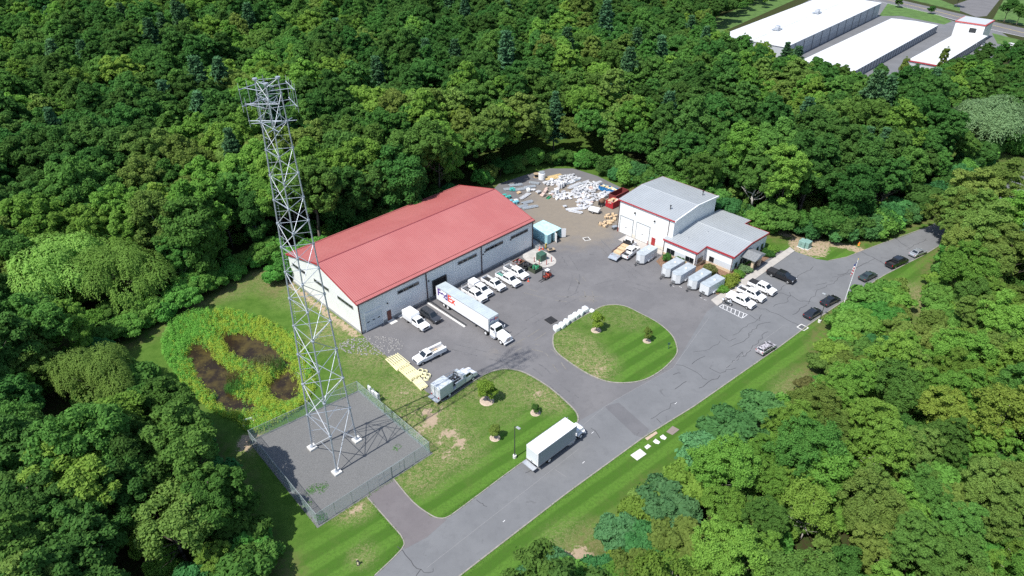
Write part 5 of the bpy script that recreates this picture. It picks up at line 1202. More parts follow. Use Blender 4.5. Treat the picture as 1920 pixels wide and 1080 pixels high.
gp = thing('steel_grate', 'black steel grate panel stacked flat on the yard asphalt', 'grate', G(1033, 601, .014), R(40))
for k in range(6): MB().box(-.95, .95, -.95 + k * .34, -.72 + k * .34, 0, .16).build('bar', BLK, gp)
for x in (-.6, .6): MB().box(x - .06, x + .06, -.95, .95, .16, .2).build('crossbar', BLK, gp)
# yellow ladder and frame stacks on the lawn edge
def ladder_stack(label, p, q, w, n, rz_off=0.0):
    a, b = G(*p), G(*q); d = b - a; L = d.length; rz = math.atan2(d.y, d.x) + rz_off; c_ = (a + b) / 2
    t = thing('ladder_stack', label, 'ladders', (c_.x, c_.y, 0), rz); r = random.Random(int(p[0]))
    for k in range(n):
        y0 = r.uniform(-.2, .2); z = .1 * k + .02; a_ = r.uniform(-.05, .05); lad = MB()
        for s in (-1, -.6, -.2, .2, .6, 1): lad.cbox(r.uniform(-.15, .15), y0 + s * w / 2, z + .05, L, .09, .08, a_)
        for j in range(3):
            x = -L / 2 + .3 + j * (L - .6) / 2; lad.cbox(x, y0 + x * math.sin(a_), z + .05, .07, w, .06, a_)
        lad.build('ladder', YELLOWF, t)
    return t
ladder_stack('stack of long yellow ladders lying at the yard corner by the riprap', (735, 671), (757, 691), 2.3, 6); ladder_stack('stack of yellow ladders lying between the other ladders and the coiled pipe', (757, 690), (782, 711), 2.1, 6); ladder_stack('small stack of yellow ladders behind the grey service truck', (781, 713), (797, 729), 1.4, 4)
for p in ((789, 697), (797, 699), (794, 704), (803, 706), (800, 711), (787, 703)):
    c_ = G(*p); t = thing('pipe_coil', 'yellow coil of pipe lying beside the yellow ladders', 'pipe coil', (c_.x, c_.y, .02), 0, 'yellow pipe coils by the ladders')
    for k in range(3):
        rg_ = MB(); pts = [Vector((math.cos(a) * (.5 - .03 * k), math.sin(a) * (.5 - .03 * k), .08 + .13 * k)) for a in np.linspace(0, 2 * math.pi, 15)]; rg_.path(pts, .075, 5).build('ring', YELLOWF, t)
# loading dock guide rails
gr = thing('dock_rail', 'long white concrete guide strip with steel pipe rails beside the dock', 'rail', WP(16.0, 0.3, .012), OUT)
MB().box(.4, 12.3, -.25, .1, 0, .16).build('concrete_strip', CONCL, gr)
for y, z in ((.28, .55), (.28, .95), (.45, .3)): MB().tube((0, y, z), (12.2, y, .25 if z > .5 else z), .045).build('pipe', STEEL, gr)
for x in (0, 4, 8, 12): MB().tube((x, .28, 0), (x, .28, .9 - x * .055), .05).build('post', STEEL, gr)
# slabs in the verge
def slab(label, pts, z, m, name='utility_cover'):
    P = GP(pts); c_ = sum(P, Vector()) / len(P); t = thing(name, label, 'cover', (c_.x, c_.y, 0)); MB().prism_xy([(p.x - c_.x, p.y - c_.y) for p in P], 0, z).build('slab', m, t, bevel=.02)
    f = MB().prism_xy([((p.x - c_.x) * .35, (p.y - c_.y) * .35) for p in P], z, z + .025).build('lid', m, t); return t
slab('large white concrete slab set in the verge grass', [(1182, 854), (1200, 842), (1212, 852), (1195, 864)], .12, CONCL); slab('small square concrete cover beside the large white slab', [(1208, 838), (1215, 833), (1221, 837), (1213, 843)], .08, CONCL)
slab('oblong concrete cover in the middle of the verge covers', [(1224, 828), (1229, 823), (1238, 829), (1235, 833), (1229, 832)], .08, CONCL); slab('rounded concrete cover next to the brown plate', [(1237, 819), (1243, 815), (1250, 821), (1247, 825), (1240, 823)], .08, CONCL); slab('brown framed plate cover at the end of the verge covers', [(1249, 810), (1261, 799), (1274, 806), (1261, 816)], .08, mat('brown_plate', (.22, .18, .16), .8))
slab('tan concrete inlet slab at the road kerb by the covers', [(1209, 822), (1230, 809), (1233, 813), (1214, 826)], .1, mat('tan_concrete', (.45, .34, .26), .9))
# lamps, flagpole, hydrants
def lamp(label, loc, h, az):
    t = thing('lamp_post', label, 'lamp post', loc, az); MB().cyl(0, 0, 0, .55, .3, None, 12).build('footing', CONCL, t); MB().cyl(0, 0, .55, h, .09, .06, 8).build('pole', mat('bronze_pole', (.05, .055, .05), .5), t)
    MB().tube((0, 0, h - .1), (.5, 0, h), .04).build('arm', MATS['bronze_pole'], t); MB().box(.35, 1.05, -.2, .2, h - .05, h + .12).build('lamp_head', mat('lamp_grey', (.3, .32, .33), .5), t, bevel=.03)
lamp('dark lamp post on a round footing beside the box truck', G(965, 858), 6.9, R(-40)); lamp('dark lamp post on a round footing beside the parked black sedans', G(1536, 604), 6.5, R(130))
fpole = thing('flagpole', 'tall white flagpole with a hanging flag beside the road kerb', 'flagpole', G(1579, 579)); MB().cyl(0, 0, 0, .2, .25).build('base', CONCL, fpole); MB().cyl(0, 0, .2, 12.0, .085, .045, 8).build('pole', WHITE, fpole); MB().cyl(0, 0, 12.0, 12.15, .09, .05).build('finial', YELLOWP, fpole)
flg = MB(); nf = 8
for k, m_ in enumerate(('w', 'r') * 3):
    z1 = 10.9 - k * .33; mb = MB()
    for j in range(nf):
        x0, x1 = -j * .06 - .08, -(j + 1) * .06 - .08; y0, y1 = .18 * math.sin(j * 1.5), .18 * math.sin((j + 1) * 1.5); dz0, dz1 = -j * .12, -(j + 1) * .12
        mb.quad((x0, y0, z1 + dz0), (x1, y1, z1 + dz1), (x1, y1, z1 - .33 + dz1), (x0, y0, z1 - .33 + dz0))
    mb.build('flag_stripe', WHITE if m_ == 'w' else mat('flag_red', (.45, .03, .05), .8), fpole)
mb = MB(); [mb.quad((-j * .06 - .09, .18 * math.sin(j * 1.5) - .02, 11.4 - j * .12), (-(j + 1) * .06 - .09, .18 * math.sin((j + 1) * 1.5) - .02, 11.4 - (j + 1) * .12), (-(j + 1) * .06 - .09, .18 * math.sin((j + 1) * 1.5) - .02, 10.9 - (j + 1) * .12), (-j * .06 - .09, .18 * math.sin(j * 1.5) - .02, 10.9 - j * .12)) for j in range(5)]; mb.build('flag_canton', mat('flag_blue', (.03, .05, .18), .8), fpole)
def hydrant(label, p, m, m2):
    t = thing('fire_hydrant', label, 'hydrant', G(*p)); MB().cyl(0, 0, 0, .7, .15, .13).build('barrel', m, t); MB().cyl(0, 0, .7, .9, .16, .06).build('bonnet', m2, t); MB().tube((-.28, 0, .5), (.28, 0, .5), .08, None, 8).build('nozzle', m2, t); MB().cyl(0, 0, 0, .06, .25).build('flange', m2, t)
hydrant('red and yellow fire hydrant in the grass beside the far road', (1610, 460), YELLOWP, ORANGE); hydrant('pale yellow fire hydrant in the bare patch of the lower lawn', (672, 1058), mat('pale_hydrant', (.7, .6, .4), .6), BLK)
ip = thing('marker_post', 'dark green marker post at the edge of the grass island', 'post', G(1253, 655)); MB().cyl(0, 0, 0, 1.5, .06).build('post', GREENU, ip); MB().box(-.25, .25, -.03, .03, 1.1, 1.6).build('plate', GREENU, ip)
for k, (p, lab) in enumerate((((1504, 463), 'pale green utility cabinet on the bare earth nearer the office'), ((1511.5, 464.5), 'pale green utility cabinet on the bare earth nearer the road'))): cabinet('utility_cabinet', lab, G(*p), R(-50), 1.6, 1.5, 1.9, TEALU, 'cabinet', .12)
# telecom cabinet frame at the compound fence
cf = Vector((-27.1, 90.53, 0)).lerp(Vector((-13.06, 76.17, 0)), .17) + Vector((.8, .8, 0)); ef = thing('equipment_frame', 'rack of grey equipment cabinets mounted outside the compound fence', 'equipment', cf, R(-45.6))
for x in (-1.6, 0, 1.6): MB().cyl(x, 0, 0, 2.3, .05).build('post', GALV, ef)
for z in (1.0, 1.9): MB().tube((-1.7, 0, z), (1.7, 0, z), .04).build('rail', GALV, ef)
for x, w_, h_ in ((-1.1, .8, 1.3), (-.1, .7, .9), (.95, .9, 1.1)): c_ = MB().box(x - w_ / 2, x + w_ / 2, -.3, .0, .9, .9 + h_).build('cabinet', mat('cabinet_grey', (.6, .62, .62), .5), ef, bevel=.03); MB().box(x - .05, x + .05, -.33, -.3, 1.3, 1.45).build('handle', STEEL, c_)
hw = thing('outlet_headwall', 'white concrete outlet headwall at the pond edge', 'headwall', G(466, 793, -.3), R(25)); MB().prism_xz([(-.9, 0), (.9, 0), (.7, .9), (-.7, .9)], -.1, .2).build('wall', CONCL, hw); MB().box(-.9, -.7, -1.2, -.1, 0, .55).box(.7, .9, -1.2, -.1, 0, .55).build('wing_wall', CONCL, hw); MB().ycyl(0, .42, -.14, -.09, .3, 14).build('pipe_mouth', DARKSLOT, hw); MB().box(-.7, .7, -1.2, -.1, 0, .1).build('apron', CONCL, hw)
# paint on asphalt, drains
wl_ = mat('white_line', (.7, .7, .7), .7); lnz = .037
def line(pts, w=.12): strip(GP(pts), w, lnz - .003, lnz, ln)
ln = MB(); Z6 = lambda x, y: (1220 + x / 6, 440 + y / 6)
a_, b_, c_, d_ = Z6(770, 812), Z6(812, 787), Z6(1088, 900), Z6(1030, 942)
for p, q in ((a_, b_), (b_, c_), (c_, d_), (d_, a_)): line([p, q])
for k in range(6):
    f0, f1 = k / 6 + .02, (k + 1) / 6 + .02; p = (b_[0] + (c_[0] - b_[0]) * f0, b_[1] + (c_[1] - b_[1]) * f0); q = (a_[0] + (d_[0] - a_[0]) * min(1, f1 - .02), a_[1] + (d_[1] - a_[1]) * min(1, f1 - .02)); line([p, q])
o = ln.build('bay_marking', wl_); o['kind'] = 'structure'
ln = MB()
for p in ((1267, 756), (1111, 811), (1094, 867), (945, 977)): line([(p[0] - 2, p[1] + 2), (p[0] + 2, p[1] - 1.5)], .08)
for p in ((1262, 536), (1276, 538), (1314, 558), (1322, 562)): line([(p[0] - 2.5, p[1] - .7), (p[0] + 2.5, p[1] + 1.3)], .08)
o = ln.build('survey_mark', wl_); o['kind'] = 'structure'
def grate(label, p, s, rz):
    t = thing('drain_grate', label, 'drain', G(*p, .02), rz); fr = MB(); w = .22 * s
    fr.box(-s, s, -s, -s + w, 0, .03); fr.box(-s, s, s - w, s, 0, .03); fr.box(-s, -s + w, -s + w, s - w, 0, .03); fr.box(s - w, s, -s + w, s - w, 0, .03); fr.build('frame', CONCL, t)
    for k in range(5): x = -s + w + (2 * s - 2 * w) * (k + .5) / 5; MB().box(x - .05, x + .05, -s + w, s - w, .0, .022).build('bar', STEEL, t)
grate('square drain grate in a white frame at the road kerb', (1505, 614), .85, R(38)); grate('square drain grate in a white frame in the dusty yard', (1100, 448), .8, R(20))
# ------------------------------------------------------------------ building-material yard
SID = mat('wrapped_siding', (.50, .51, .53), .6, var=.22, vscale=3); SIDW = mat('white_wrap', (.66, .67, .69), .5, var=.14, vscale=2.5); PINK = mat('pink_board', (.62, .48, .42), .7, var=.2, vscale=3); GREYB = mat('grey_beam', (.44, .48, .52), .5, metal=.2, var=.15, vscale=2); TEALW = mat('teal_wrap', (.06, .42, .38), .5, var=.25, vscale=3); CYANW = mat('cyan_wrap', (.18, .52, .62), .5, var=.2, vscale=3)
def pallet_mesh():
    m_ = MB(); [m_.box(-.6, .6, -.5 + k * .2, -.36 + k * .2, .11, .14) for k in range(6)]; [m_.box(-.6 + k * .55, -.5 + k * .55, -.5, .62, .0, .11) for k in range(3)]; me = m_.mesh('pallet'); me.materials.append(PALLET); return me
PALM = pallet_mesh(); PROTO = {}
def bundle_proto(kind, seed):
    key = (kind, seed)
    if key in PROTO: return PROTO[key]
    r = random.Random(hash(key) % 999 if False else seed * 13 + len(kind)); parts = []
    if kind in ('white', 'siding', 'pink', 'teal', 'cyan', 'tan'):
        m_ = dict(white=SIDW, siding=SID, pink=PINK, teal=TEALW, cyan=CYANW, tan=WOOD)[kind]; z = .14
        for k in range(r.choice((1, 1, 2))):
            h = r.uniform(.2, .48); mb = MB().cbox(r.uniform(-.05, .05), r.uniform(-.05, .05), z + h / 2, r.uniform(1.0, 1.7), r.uniform(.7, 1.1), h, r.uniform(-.25, .25)); me = mb.mesh('bundle', bevel=.05); me.materials.append(m_); parts.append(('bundle', me)); z += h
        st = MB(); [st.box(x - .03, x + .03, -.59, .59, .15, z + .012) for x in (-.3, .3)]; me = st.mesh('strap'); me.materials.append(mat('strap_dark', (.12, .12, .13), .6)); parts.append(('strap', me)); parts.append(('pallet', PALM))
    elif kind in ('beams', 'boards', 'yellow'):
        m_ = dict(beams=GREYB, boards=SIDW, yellow=mat('yellow_lumber', (.72, .55, .28), .7, var=.15, vscale=3))[kind]; L = r.uniform(3.4, 5.2)
        for k in range(7):
            me = MB().cbox(r.uniform(-.2, .2), -.5 + .17 * k, .22 + .1 * (k % 3), L * r.uniform(.8, 1), .13, .14, r.uniform(-.02, .02)).mesh('beam'); me.materials.append(m_); parts.append(('beam', me))
        me = MB().box(-1.2, -1.05, -.65, .65, 0, .14).box(1.05, 1.2, -.65, .65, 0, .14).mesh('bearer'); me.materials.append(PALLET); parts.append(('bearer', me))
    elif kind == 'bag': parts = [('bag', BAGS[seed % 4]), ('lifting_loop', LOOPM)]
    elif kind == 'rolls':
        for k in range(4): me = MB().cyl((k % 2) * .62 - .31, (k // 2) * .62 - .31, .14, 1.5 + .1 * r.random(), .29, None, 10).mesh('roll', bevel=.03); me.materials.append(SIDW); parts.append(('roll', me))
        parts.append(('pallet', PALM))
    PROTO[key] = parts; return parts
LAB = {'white': ('siding_pallet', 'white shrink-wrapped siding bundle on a pallet in the material yard', 'pallet'), 'siding': ('siding_pallet', 'grey-white strapped siding bundle on a pallet in the material yard', 'pallet'), 'pink': ('block_pallet', 'pinkish strapped block bundle on a pallet in the material yard', 'pallet'),
       'teal': ('wrapped_pallet', 'bright teal wrapped pallet behind the warehouse corner', 'pallet'), 'cyan': ('wrapped_pallet', 'pale blue wrapped pallet next to the teal pallets', 'pallet'), 'tan': ('carton_pallet', 'tan carton stack on a pallet beside the service hall', 'pallet'),
       'beams': ('beam_stack', 'stack of long grey metal beams in the material yard', 'beams'), 'boards': ('board_stack', 'stack of long white boards in the material yard', 'boards'), 'yellow': ('lumber_stack', 'stack of long yellow lumber at the back of the material yard', 'lumber'), 'bag': ('bulk_bag', 'white bulk bag among the pallets of the material yard', 'bulk bag'), 'rolls': ('roll_pallet', 'pallet of upright white membrane rolls in the material yard', 'pallet')}
def bundle(kind, px, py, rz, seed=0, sc=1.0):
    nm, lab, cat = LAB[kind]; t = thing(nm, lab, cat, G(px, py, .012), rz, lab.split(' in the')[0] + 's'); t.scale = (sc, sc, sc)
    for n_, me in bundle_proto(kind, seed % 5): link(n_, me, None, t)
    return t
Z4 = lambda x, y: (900 + x / 6, 300 + y / 6)
ry = random.Random(11); placed = []
def put(kind, zx, zy, deg, seed=0, sc=1.0, gap=1.2):
    p = G(*Z4(zx, zy)); placed.append((p.x, p.y, gap)); bundle(kind, *Z4(zx, zy), R(deg), seed, sc)
for a in (('beams', 470, 335, 20, 0), ('beams', 560, 310, 18, 1), ('beams', 610, 265, 160, 2), ('beams', 400, 290, 15, 3), ('beams', 330, 335, 12, 1), ('beams', 530, 485, 25, 4), ('beams', 560, 540, 22, 0), ('boards', 505, 415, 55, 1), ('beams', 480, 530, 25, 2), ('yellow', 840, 190, 28, 0), ('yellow', 815, 215, 25, 1)): put(*a, gap=1.9)
for a in (('teal', 275, 400, 20, 0), ('teal', 315, 430, 20, 1), ('teal', 365, 345, 10, 2), ('cyan', 345, 465, 20, 0), ('cyan', 400, 490, 20, 1), ('white', 405, 462, 22, 2), ('tan', 440, 375, 30, 1), ('bag', 545, 355, 10, 1), ('white', 595, 345, 10, 3), ('siding', 655, 375, 30, 1), ('pink', 745, 330, 60, 0), ('pink', 735, 365, 60, 1), ('pink', 710, 405, 60, 2), ('rolls', 900, 320, 20, 0), ('rolls', 925, 300, 10, 1), ('rolls', 860, 380, 30, 2), ('rolls', 880, 290, 30, 3),
          ('siding', 955, 530, 35, 3), ('boards', 1065, 560, 12, 0), ('boards', 1080, 590, 160, 2), ('white', 960, 440, 25, 0), ('white', 870, 430, 10, 2), ('siding', 940, 370, 40, 2), ('white', 1005, 410, 60, 1), ('boards', 1045, 310, 40, 3), ('boards', 1075, 290, 40, 4)): put(*a)
for zx, zy in ((1440, 630), (1490, 625), (1525, 640), (1425, 655), (1470, 655), (1515, 670), (1440, 700), (1480, 700), (1400, 715), (1355, 728), (1410, 752), (1375, 735), (1455, 725)): put('tan', zx, zy, ry.uniform(0, 90), ry.randrange(5), .92)
clusters = [[(690, 260), (790, 240), (870, 215), (960, 180), (1050, 175), (1120, 215), (1040, 260), (960, 285), (850, 290), (760, 300)],
            [(1110, 300), (1180, 250), (1290, 250), (1360, 300), (1330, 350), (1240, 380), (1150, 420), (1090, 430), (1040, 410), (1030, 380)],
            [(1090, 470), (1150, 430), (1260, 400), (1350, 370), (1440, 360), (1480, 390), (1390, 450), (1260, 480), (1220, 540), (1150, 560), (1100, 530)],
            [(780, 380), (1000, 370), (1010, 440), (850, 450)]]
for ci, cl in enumerate(clusters):
    xs_, ys_ = [c[0] for c in cl], [c[1] for c in cl]; tries = 0
    while tries < 2200:
        tries += 1; zx, zy = ry.uniform(min(xs_), max(xs_)), ry.uniform(min(ys_), max(ys_))
        if not in_poly(zx, zy, cl): continue
        p = G(*Z4(zx, zy)); kind = ry.choices(('white', 'siding', 'boards', 'bag', 'pink', 'beams'), (5, 7, 3, .8, .6, .8))[0]; gap = 1.1 if kind in ('boards', 'beams') else .6
        if any(math.hypot(p.x - q[0], p.y - q[1]) < (gap + q[2]) * .56 for q in placed): continue
        placed.append((p.x, p.y, gap)); bundle(kind, *Z4(zx, zy), R(ry.choice((38, 42, 128, 30)) + ry.uniform(-12, 12)), ry.randrange(5), ry.uniform(.55, .9))
tk = thing('water_tank', 'white cylindrical tank with a flat grey lid at the woodland edge', 'tank', G(*Z4(695, 215)), 0); MB().cyl(0, 0, 0, 1.9, 1.0, None, 18).build('tank_body', WHITE, tk, bevel=.08); MB().cyl(0, 0, 1.9, 2.25, .8, None, 18).build('lid', GALV, tk); MB().tube((.98, 0, .3), (1.15, 0, .3), .1).build('valve', STEEL, tk)
ck = thing('cable_reel', 'brown wooden cable reel beside the white tank', 'reel', G(*Z4(632, 195)), 0); MB().cyl(0, 0, 0, .1, .8, None, 16).build('flange', PALLET, ck); MB().cyl(0, 0, .1, 1.1, .45, None, 12).build('drum', BLK, ck); MB().cyl(0, 0, 1.1, 1.2, .8, None, 16).build('flange', PALLET, ck)
gc = thing('plastic_sled', 'bright green plastic tray lying on the yard', 'tray', G(*Z4(775, 425), .012), R(60)); MB().box(-.9, .9, -.35, .35, 0, .06).build('floor', GRNS, gc); MB().box(-.9, .9, -.4, -.35, 0, .3).box(-.9, .9, .35, .4, 0, .3).build('side', GRNS, gc)
wc = thing('towed_compressor', 'rounded white towed compressor parked beside the scrap heap', 'compressor', G(*Z4(1285, 590), .012), R(-30)); MB().box(-1.5, 1.5, -.85, .85, .45, 1.35).build('hood', WHITE, wc, bevel=.3, seg=3); MB().box(-1.4, 1.4, -.7, .7, .35, .5).build('chassis', STEEL, wc); MB().tube((1.4, 0, .45), (2.4, 0, .45), .05).build('tow_bar', STEEL, wc)
for s in (-1, 1): wheel(wc, -.1, s * .85, .33, .2)
cmx = thing('concrete_mixer', 'rusty brown drum mixer standing behind the white compressor', 'mixer', G(*Z4(1365, 515), .012), R(20)); MB().tube((-.5, 0, 1.2), (.2, 0, 1.5), .55, .75, 14).tube((.2, 0, 1.5), (.9, 0, 1.8), .75, .4, 14).build('drum', RUST, cmx); MB().box(-.7, .7, -.5, -.4, 0, 1.2).box(-.7, .7, .4, .5, 0, 1.2).build('frame', STEEL, cmx); [wheel(cmx, -.3, s * .62, .35, .18) for s in (-1, 1)]
open_bin('roll_off_dumpster', 'bright red dumpster full of tan cardboard beside the service hall', G(*Z4(1490, 520), .012), R(44), 2.9, 2.3, 1.9, REDD, (WOOD, WOOD, PINK), 'dumpster', 5, .8)
open_bin('roll_off_dumpster', 'long dark red empty dumpster behind the cardboard dumpster', G(*Z4(1560, 420), .012), R(44), 5.6, 2.3, 1.7, mat('maroon_paint', (.16, .03, .03), .6, var=.3, vscale=2), None, 'dumpster')
open_bin('roll_off_dumpster', 'blue dumpster with yellow boards on top at the woodland edge', G(*Z4(1445, 355), .012), R(-38), 5.5, 1.7, 1.3, mat('blue_bin_paint', (.02, .16, .36), .5), (YELLOWF, WOOD), 'dumpster', 6, .7)
bd2 = thing('barrow', 'grey steel wheelbarrow at the corner of the service hall', 'cart', G(1152, 430), R(30)); MB().frustum(-.5, .5, .3, .45, -.7, .7, .45, .9).build('tub', GALV, bd2); MB().tube((.6, -.3, .7), (1.2, -.3, .9), .03).tube((.6, .3, .7), (1.2, .3, .9), .03).build('handle', STEEL, bd2); [wheel(bd2, -.4, s * .3, .22, .1) for s in (-1, 1)]
# ------------------------------------------------------------------ vegetation
def leaf_mat(name, c1, c2, trans=.46, tip=None):
    m = bpy.data.materials.new(name); m.use_nodes = True; n, l = m.node_tree.nodes, m.node_tree.links; n.clear()
    out = n.new('ShaderNodeOutputMaterial'); oi = n.new('ShaderNodeObjectInfo'); at = n.new('ShaderNodeAttribute'); at.attribute_name = 'tint'
    mx = n.new('ShaderNodeMix'); mx.data_type = 'RGBA'; mx.inputs[6].default_value = (*c1, 1); mx.inputs[7].default_value = (*c2, 1)
    ad = n.new('ShaderNodeMath'); ad.operation = 'MULTIPLY_ADD'; ad.inputs[1].default_value = .55; l.new(at.outputs['Fac'], ad.inputs[0])
    ml = n.new('ShaderNodeMath'); ml.operation = 'MULTIPLY'; ml.inputs[1].default_value = .5; l.new(oi.outputs['Random'], ml.inputs[0]); l.new(ml.outputs[0], ad.inputs[2]); l.new(ad.outputs[0], mx.inputs[0])
    hs = n.new('ShaderNodeHueSaturation'); hs.inputs['Saturation'].default_value = .91; hv = n.new('ShaderNodeMapRange'); hv.inputs['To Min'].default_value = .492; hv.inputs['To Max'].default_value = .524
    fr = n.new('ShaderNodeMath'); fr.operation = 'FRACT'; mm = n.new('ShaderNodeMath'); mm.operation = 'MULTIPLY'; mm.inputs[1].default_value = 7.13; l.new(oi.outputs['Random'], mm.inputs[0]); l.new(mm.outputs[0], fr.inputs[0]); l.new(fr.outputs[0], hv.inputs['Value']); l.new(hv.outputs[0], hs.inputs['Hue'])
    vv = n.new('ShaderNodeMapRange'); vv.inputs['To Min'].default_value = .95; vv.inputs['To Max'].default_value = 1.38; m3 = n.new('ShaderNodeMath'); m3.operation = 'MULTIPLY'; m3.inputs[1].default_value = 3.7; f3 = n.new('ShaderNodeMath'); f3.operation = 'FRACT'; l.new(oi.outputs['Random'], m3.inputs[0]); l.new(m3.outputs[0], f3.inputs[0]); l.new(f3.outputs[0], vv.inputs['Value']); l.new(vv.outputs[0], hs.inputs['Value'])
    l.new(mx.outputs[2], hs.inputs['Color'])
    d = n.new('ShaderNodeBsdfDiffuse'); t = n.new('ShaderNodeBsdfTranslucent'); s = n.new('ShaderNodeMixShader'); s.inputs[0].default_value = trans
    l.new(hs.outputs[0], d.inputs[0]); l.new(hs.outputs[0], t.inputs[0]); l.new(d.outputs[0], s.inputs[1]); l.new(t.outputs[0], s.inputs[2])
    gl = n.new('ShaderNodeBsdfGlossy'); gl.inputs['Roughness'].default_value = .45; gl.inputs[0].default_value = (.8, .85, .8, 1); s2 = n.new('ShaderNodeMixShader'); s2.inputs[0].default_value = .0
    l.new(s.outputs[0], s2.inputs[1]); l.new(gl.outputs[0], s2.inputs[2]); l.new(s2.outputs[0], out.inputs[0])
    return m
LEAF = dict(deep=leaf_mat('deep_leaf', (0.045, 0.125, 0.02), (0.088, 0.2, 0.032)), mid=leaf_mat('mid_leaf', (0.066, 0.165, 0.022), (0.118, 0.245, 0.034)), bright=leaf_mat('bright_leaf', (0.115, 0.24, 0.022), (0.195, 0.335, 0.034)),
            olive=leaf_mat('olive_leaf', (0.12, 0.2, 0.028), (0.195, 0.285, 0.046)), yellow=leaf_mat('yellow_leaf', (0.19, 0.27, 0.024), (0.27, 0.33, 0.036)), pine=leaf_mat('pine_needle', (0.038, 0.11, 0.042), (0.078, 0.175, 0.066), .15),
            silver=leaf_mat('silver_leaf', (0.125, 0.225, 0.085), (0.21, 0.33, 0.145)), sumac=leaf_mat('sumac_leaf', (0.046, 0.165, 0.04), (0.088, 0.24, 0.06)), bluegreen=leaf_mat('bluegreen_leaf', (0.075, 0.215, 0.07), (0.135, 0.295, 0.105)), brown=leaf_mat('brown_leaf', (0.12, 0.13, 0.035), (0.17, 0.17, 0.05)),
            marsh=leaf_mat('marsh_leaf', (0.13, 0.34, 0.03), (0.26, 0.5, 0.055)), lime=leaf_mat('lime_leaf', (.16, .29, .022), (.27, .37, .03)), weed=leaf_mat('weed_leaf', (0.08, 0.235, 0.026), (0.15, 0.34, 0.042)), gold=leaf_mat('goldenrod_leaf', (0.24, 0.4, 0.028), (0.56, 0.6, 0.04)), reed=leaf_mat('reed_leaf', (.16, .17, .06), (.30, .24, .12)), willow=leaf_mat('willow_leaf', (0.14, 0.3, 0.036), (0.25, 0.43, 0.065)))
BARK = mat('bark', (.11, .09, .07), .9, var=.3, vscale=4); BARKP = mat('pale_bark', (.36, .34, .30), .9, var=.3, vscale=4)
def leaf_mesh(name, C, N, S, tint, asp=.62, up=None):
    n = len(C); N = N / (np.linalg.norm(N, axis=1, keepdims=True) + 1e-9)
    ref = rng.normal(size=(n, 3)) if up is None else up
    U = np.cross(N, ref); U /= (np.linalg.norm(U, axis=1, keepdims=True) + 1e-9); V = np.cross(N, U)
    S = S[:, None]; v = np.stack([C - U * S * asp, C - V * S, C + U * S * asp, C + V * S], 1).reshape(-1, 3)
    me = bpy.data.meshes.new(name); me.vertices.add(4 * n); me.vertices.foreach_set('co', v.astype(np.float32).ravel())
    me.loops.add(4 * n); me.loops.foreach_set('vertex_index', np.arange(4 * n, dtype=np.int32)); me.polygons.add(n); me.polygons.foreach_set('loop_start', np.arange(0, 4 * n, 4, dtype=np.int32)); me.polygons.foreach_set('loop_total', np.full(n, 4, np.int32))
    at = me.attributes.new('tint', 'FLOAT', 'POINT'); at.data.foreach_set('value', np.repeat(tint, 4).astype(np.float32)); me.update(calc_edges=True); me.validate(); return me
def unit(n, r): d = r.normal(size=(n, 3)); return d / np.linalg.norm(d, axis=1, keepdims=True)
def clump_leaves(r, cc, rc, per, leaf, center, flat=.8, loose=0.0):
    """leaves on the outward shells of sphere-like clumps"""
    Cs, Ns, Ss, Ts = [], [], [], []
    tot = (rc ** 2).sum()
    for c, q in zip(cc, rc):
        k = max(8, int(per * len(rc) * q * q / tot)); d = unit(k * 2, r); o = c - center; o = o / (np.linalg.norm(o) + 1e-6) + np.array([0, 0, .55])
        d = d[(d @ o) > -.25][:k]; k = len(d)
        rad = q * (r.uniform(.62, 1.08, k) + loose * r.normal(0, .25, k))
        p = c + d * rad[:, None] * np.array([1, 1, flat]); Cs.append(p); Ns.append(d * .75 + unit(k, r) * .72 + np.array([0, 0, .3])); Ss.append(leaf * r.uniform(.6, 1.3, k))
        t = r.uniform(0, 1); Ts.append(np.clip(t * .6 + r.uniform(0, .5, k), 0, 1))
    return np.concatenate(Cs), np.concatenate(Ns), np.concatenate(Ss), np.concatenate(Ts)
def crown_broad(seed, R_, Hc, zc, n, per, leaf, loose=0.0, subs=1, flat=.8, low=-.45, crs=(.2, .36)):
    r = np.random.default_rng(seed); cc, rc = [], []
    for s in range(subs):
        off = np.array([0, 0, 0.]) if subs == 1 else np.array([math.cos(s * 2.3 + seed) * R_ * .45, math.sin(s * 2.3 + seed) * R_ * .45, r.uniform(-.38, .38) * Hc]); k = .68 if subs > 1 else 1
        ph = r.uniform(0, 6.28, 6)
        for i in range(n // subs):
            a = r.uniform(0, 2 * math.pi); ct = r.uniform(low, 1); st = math.sqrt(1 - ct * ct); w = 1 + .16 * math.sin(2 * a + ph[0]) + .12 * math.sin(3 * a + ph[1]) + .1 * math.sin(5 * a + ph[2] + 3 * ct)
            f = r.uniform(.62, .98) if r.random() > .2 else r.uniform(.2, .6)
            q = R_ * k * r.uniform(*crs); cc.append(off + np.array([(R_ * k - q * .5) * st * math.cos(a) * f * w, (R_ * k - q * .5) * st * math.sin(a) * f * w, zc + (Hc * k - q * .4) * ct * f * (.9 + .2 * w * .5)])); rc.append(q)
    cc, rc = np.array(cc), np.array(rc)
    return leaf_mesh('crown', *clump_leaves(r, cc, rc, per, leaf, np.array([0, 0, zc - Hc * .3]), flat, loose)), cc
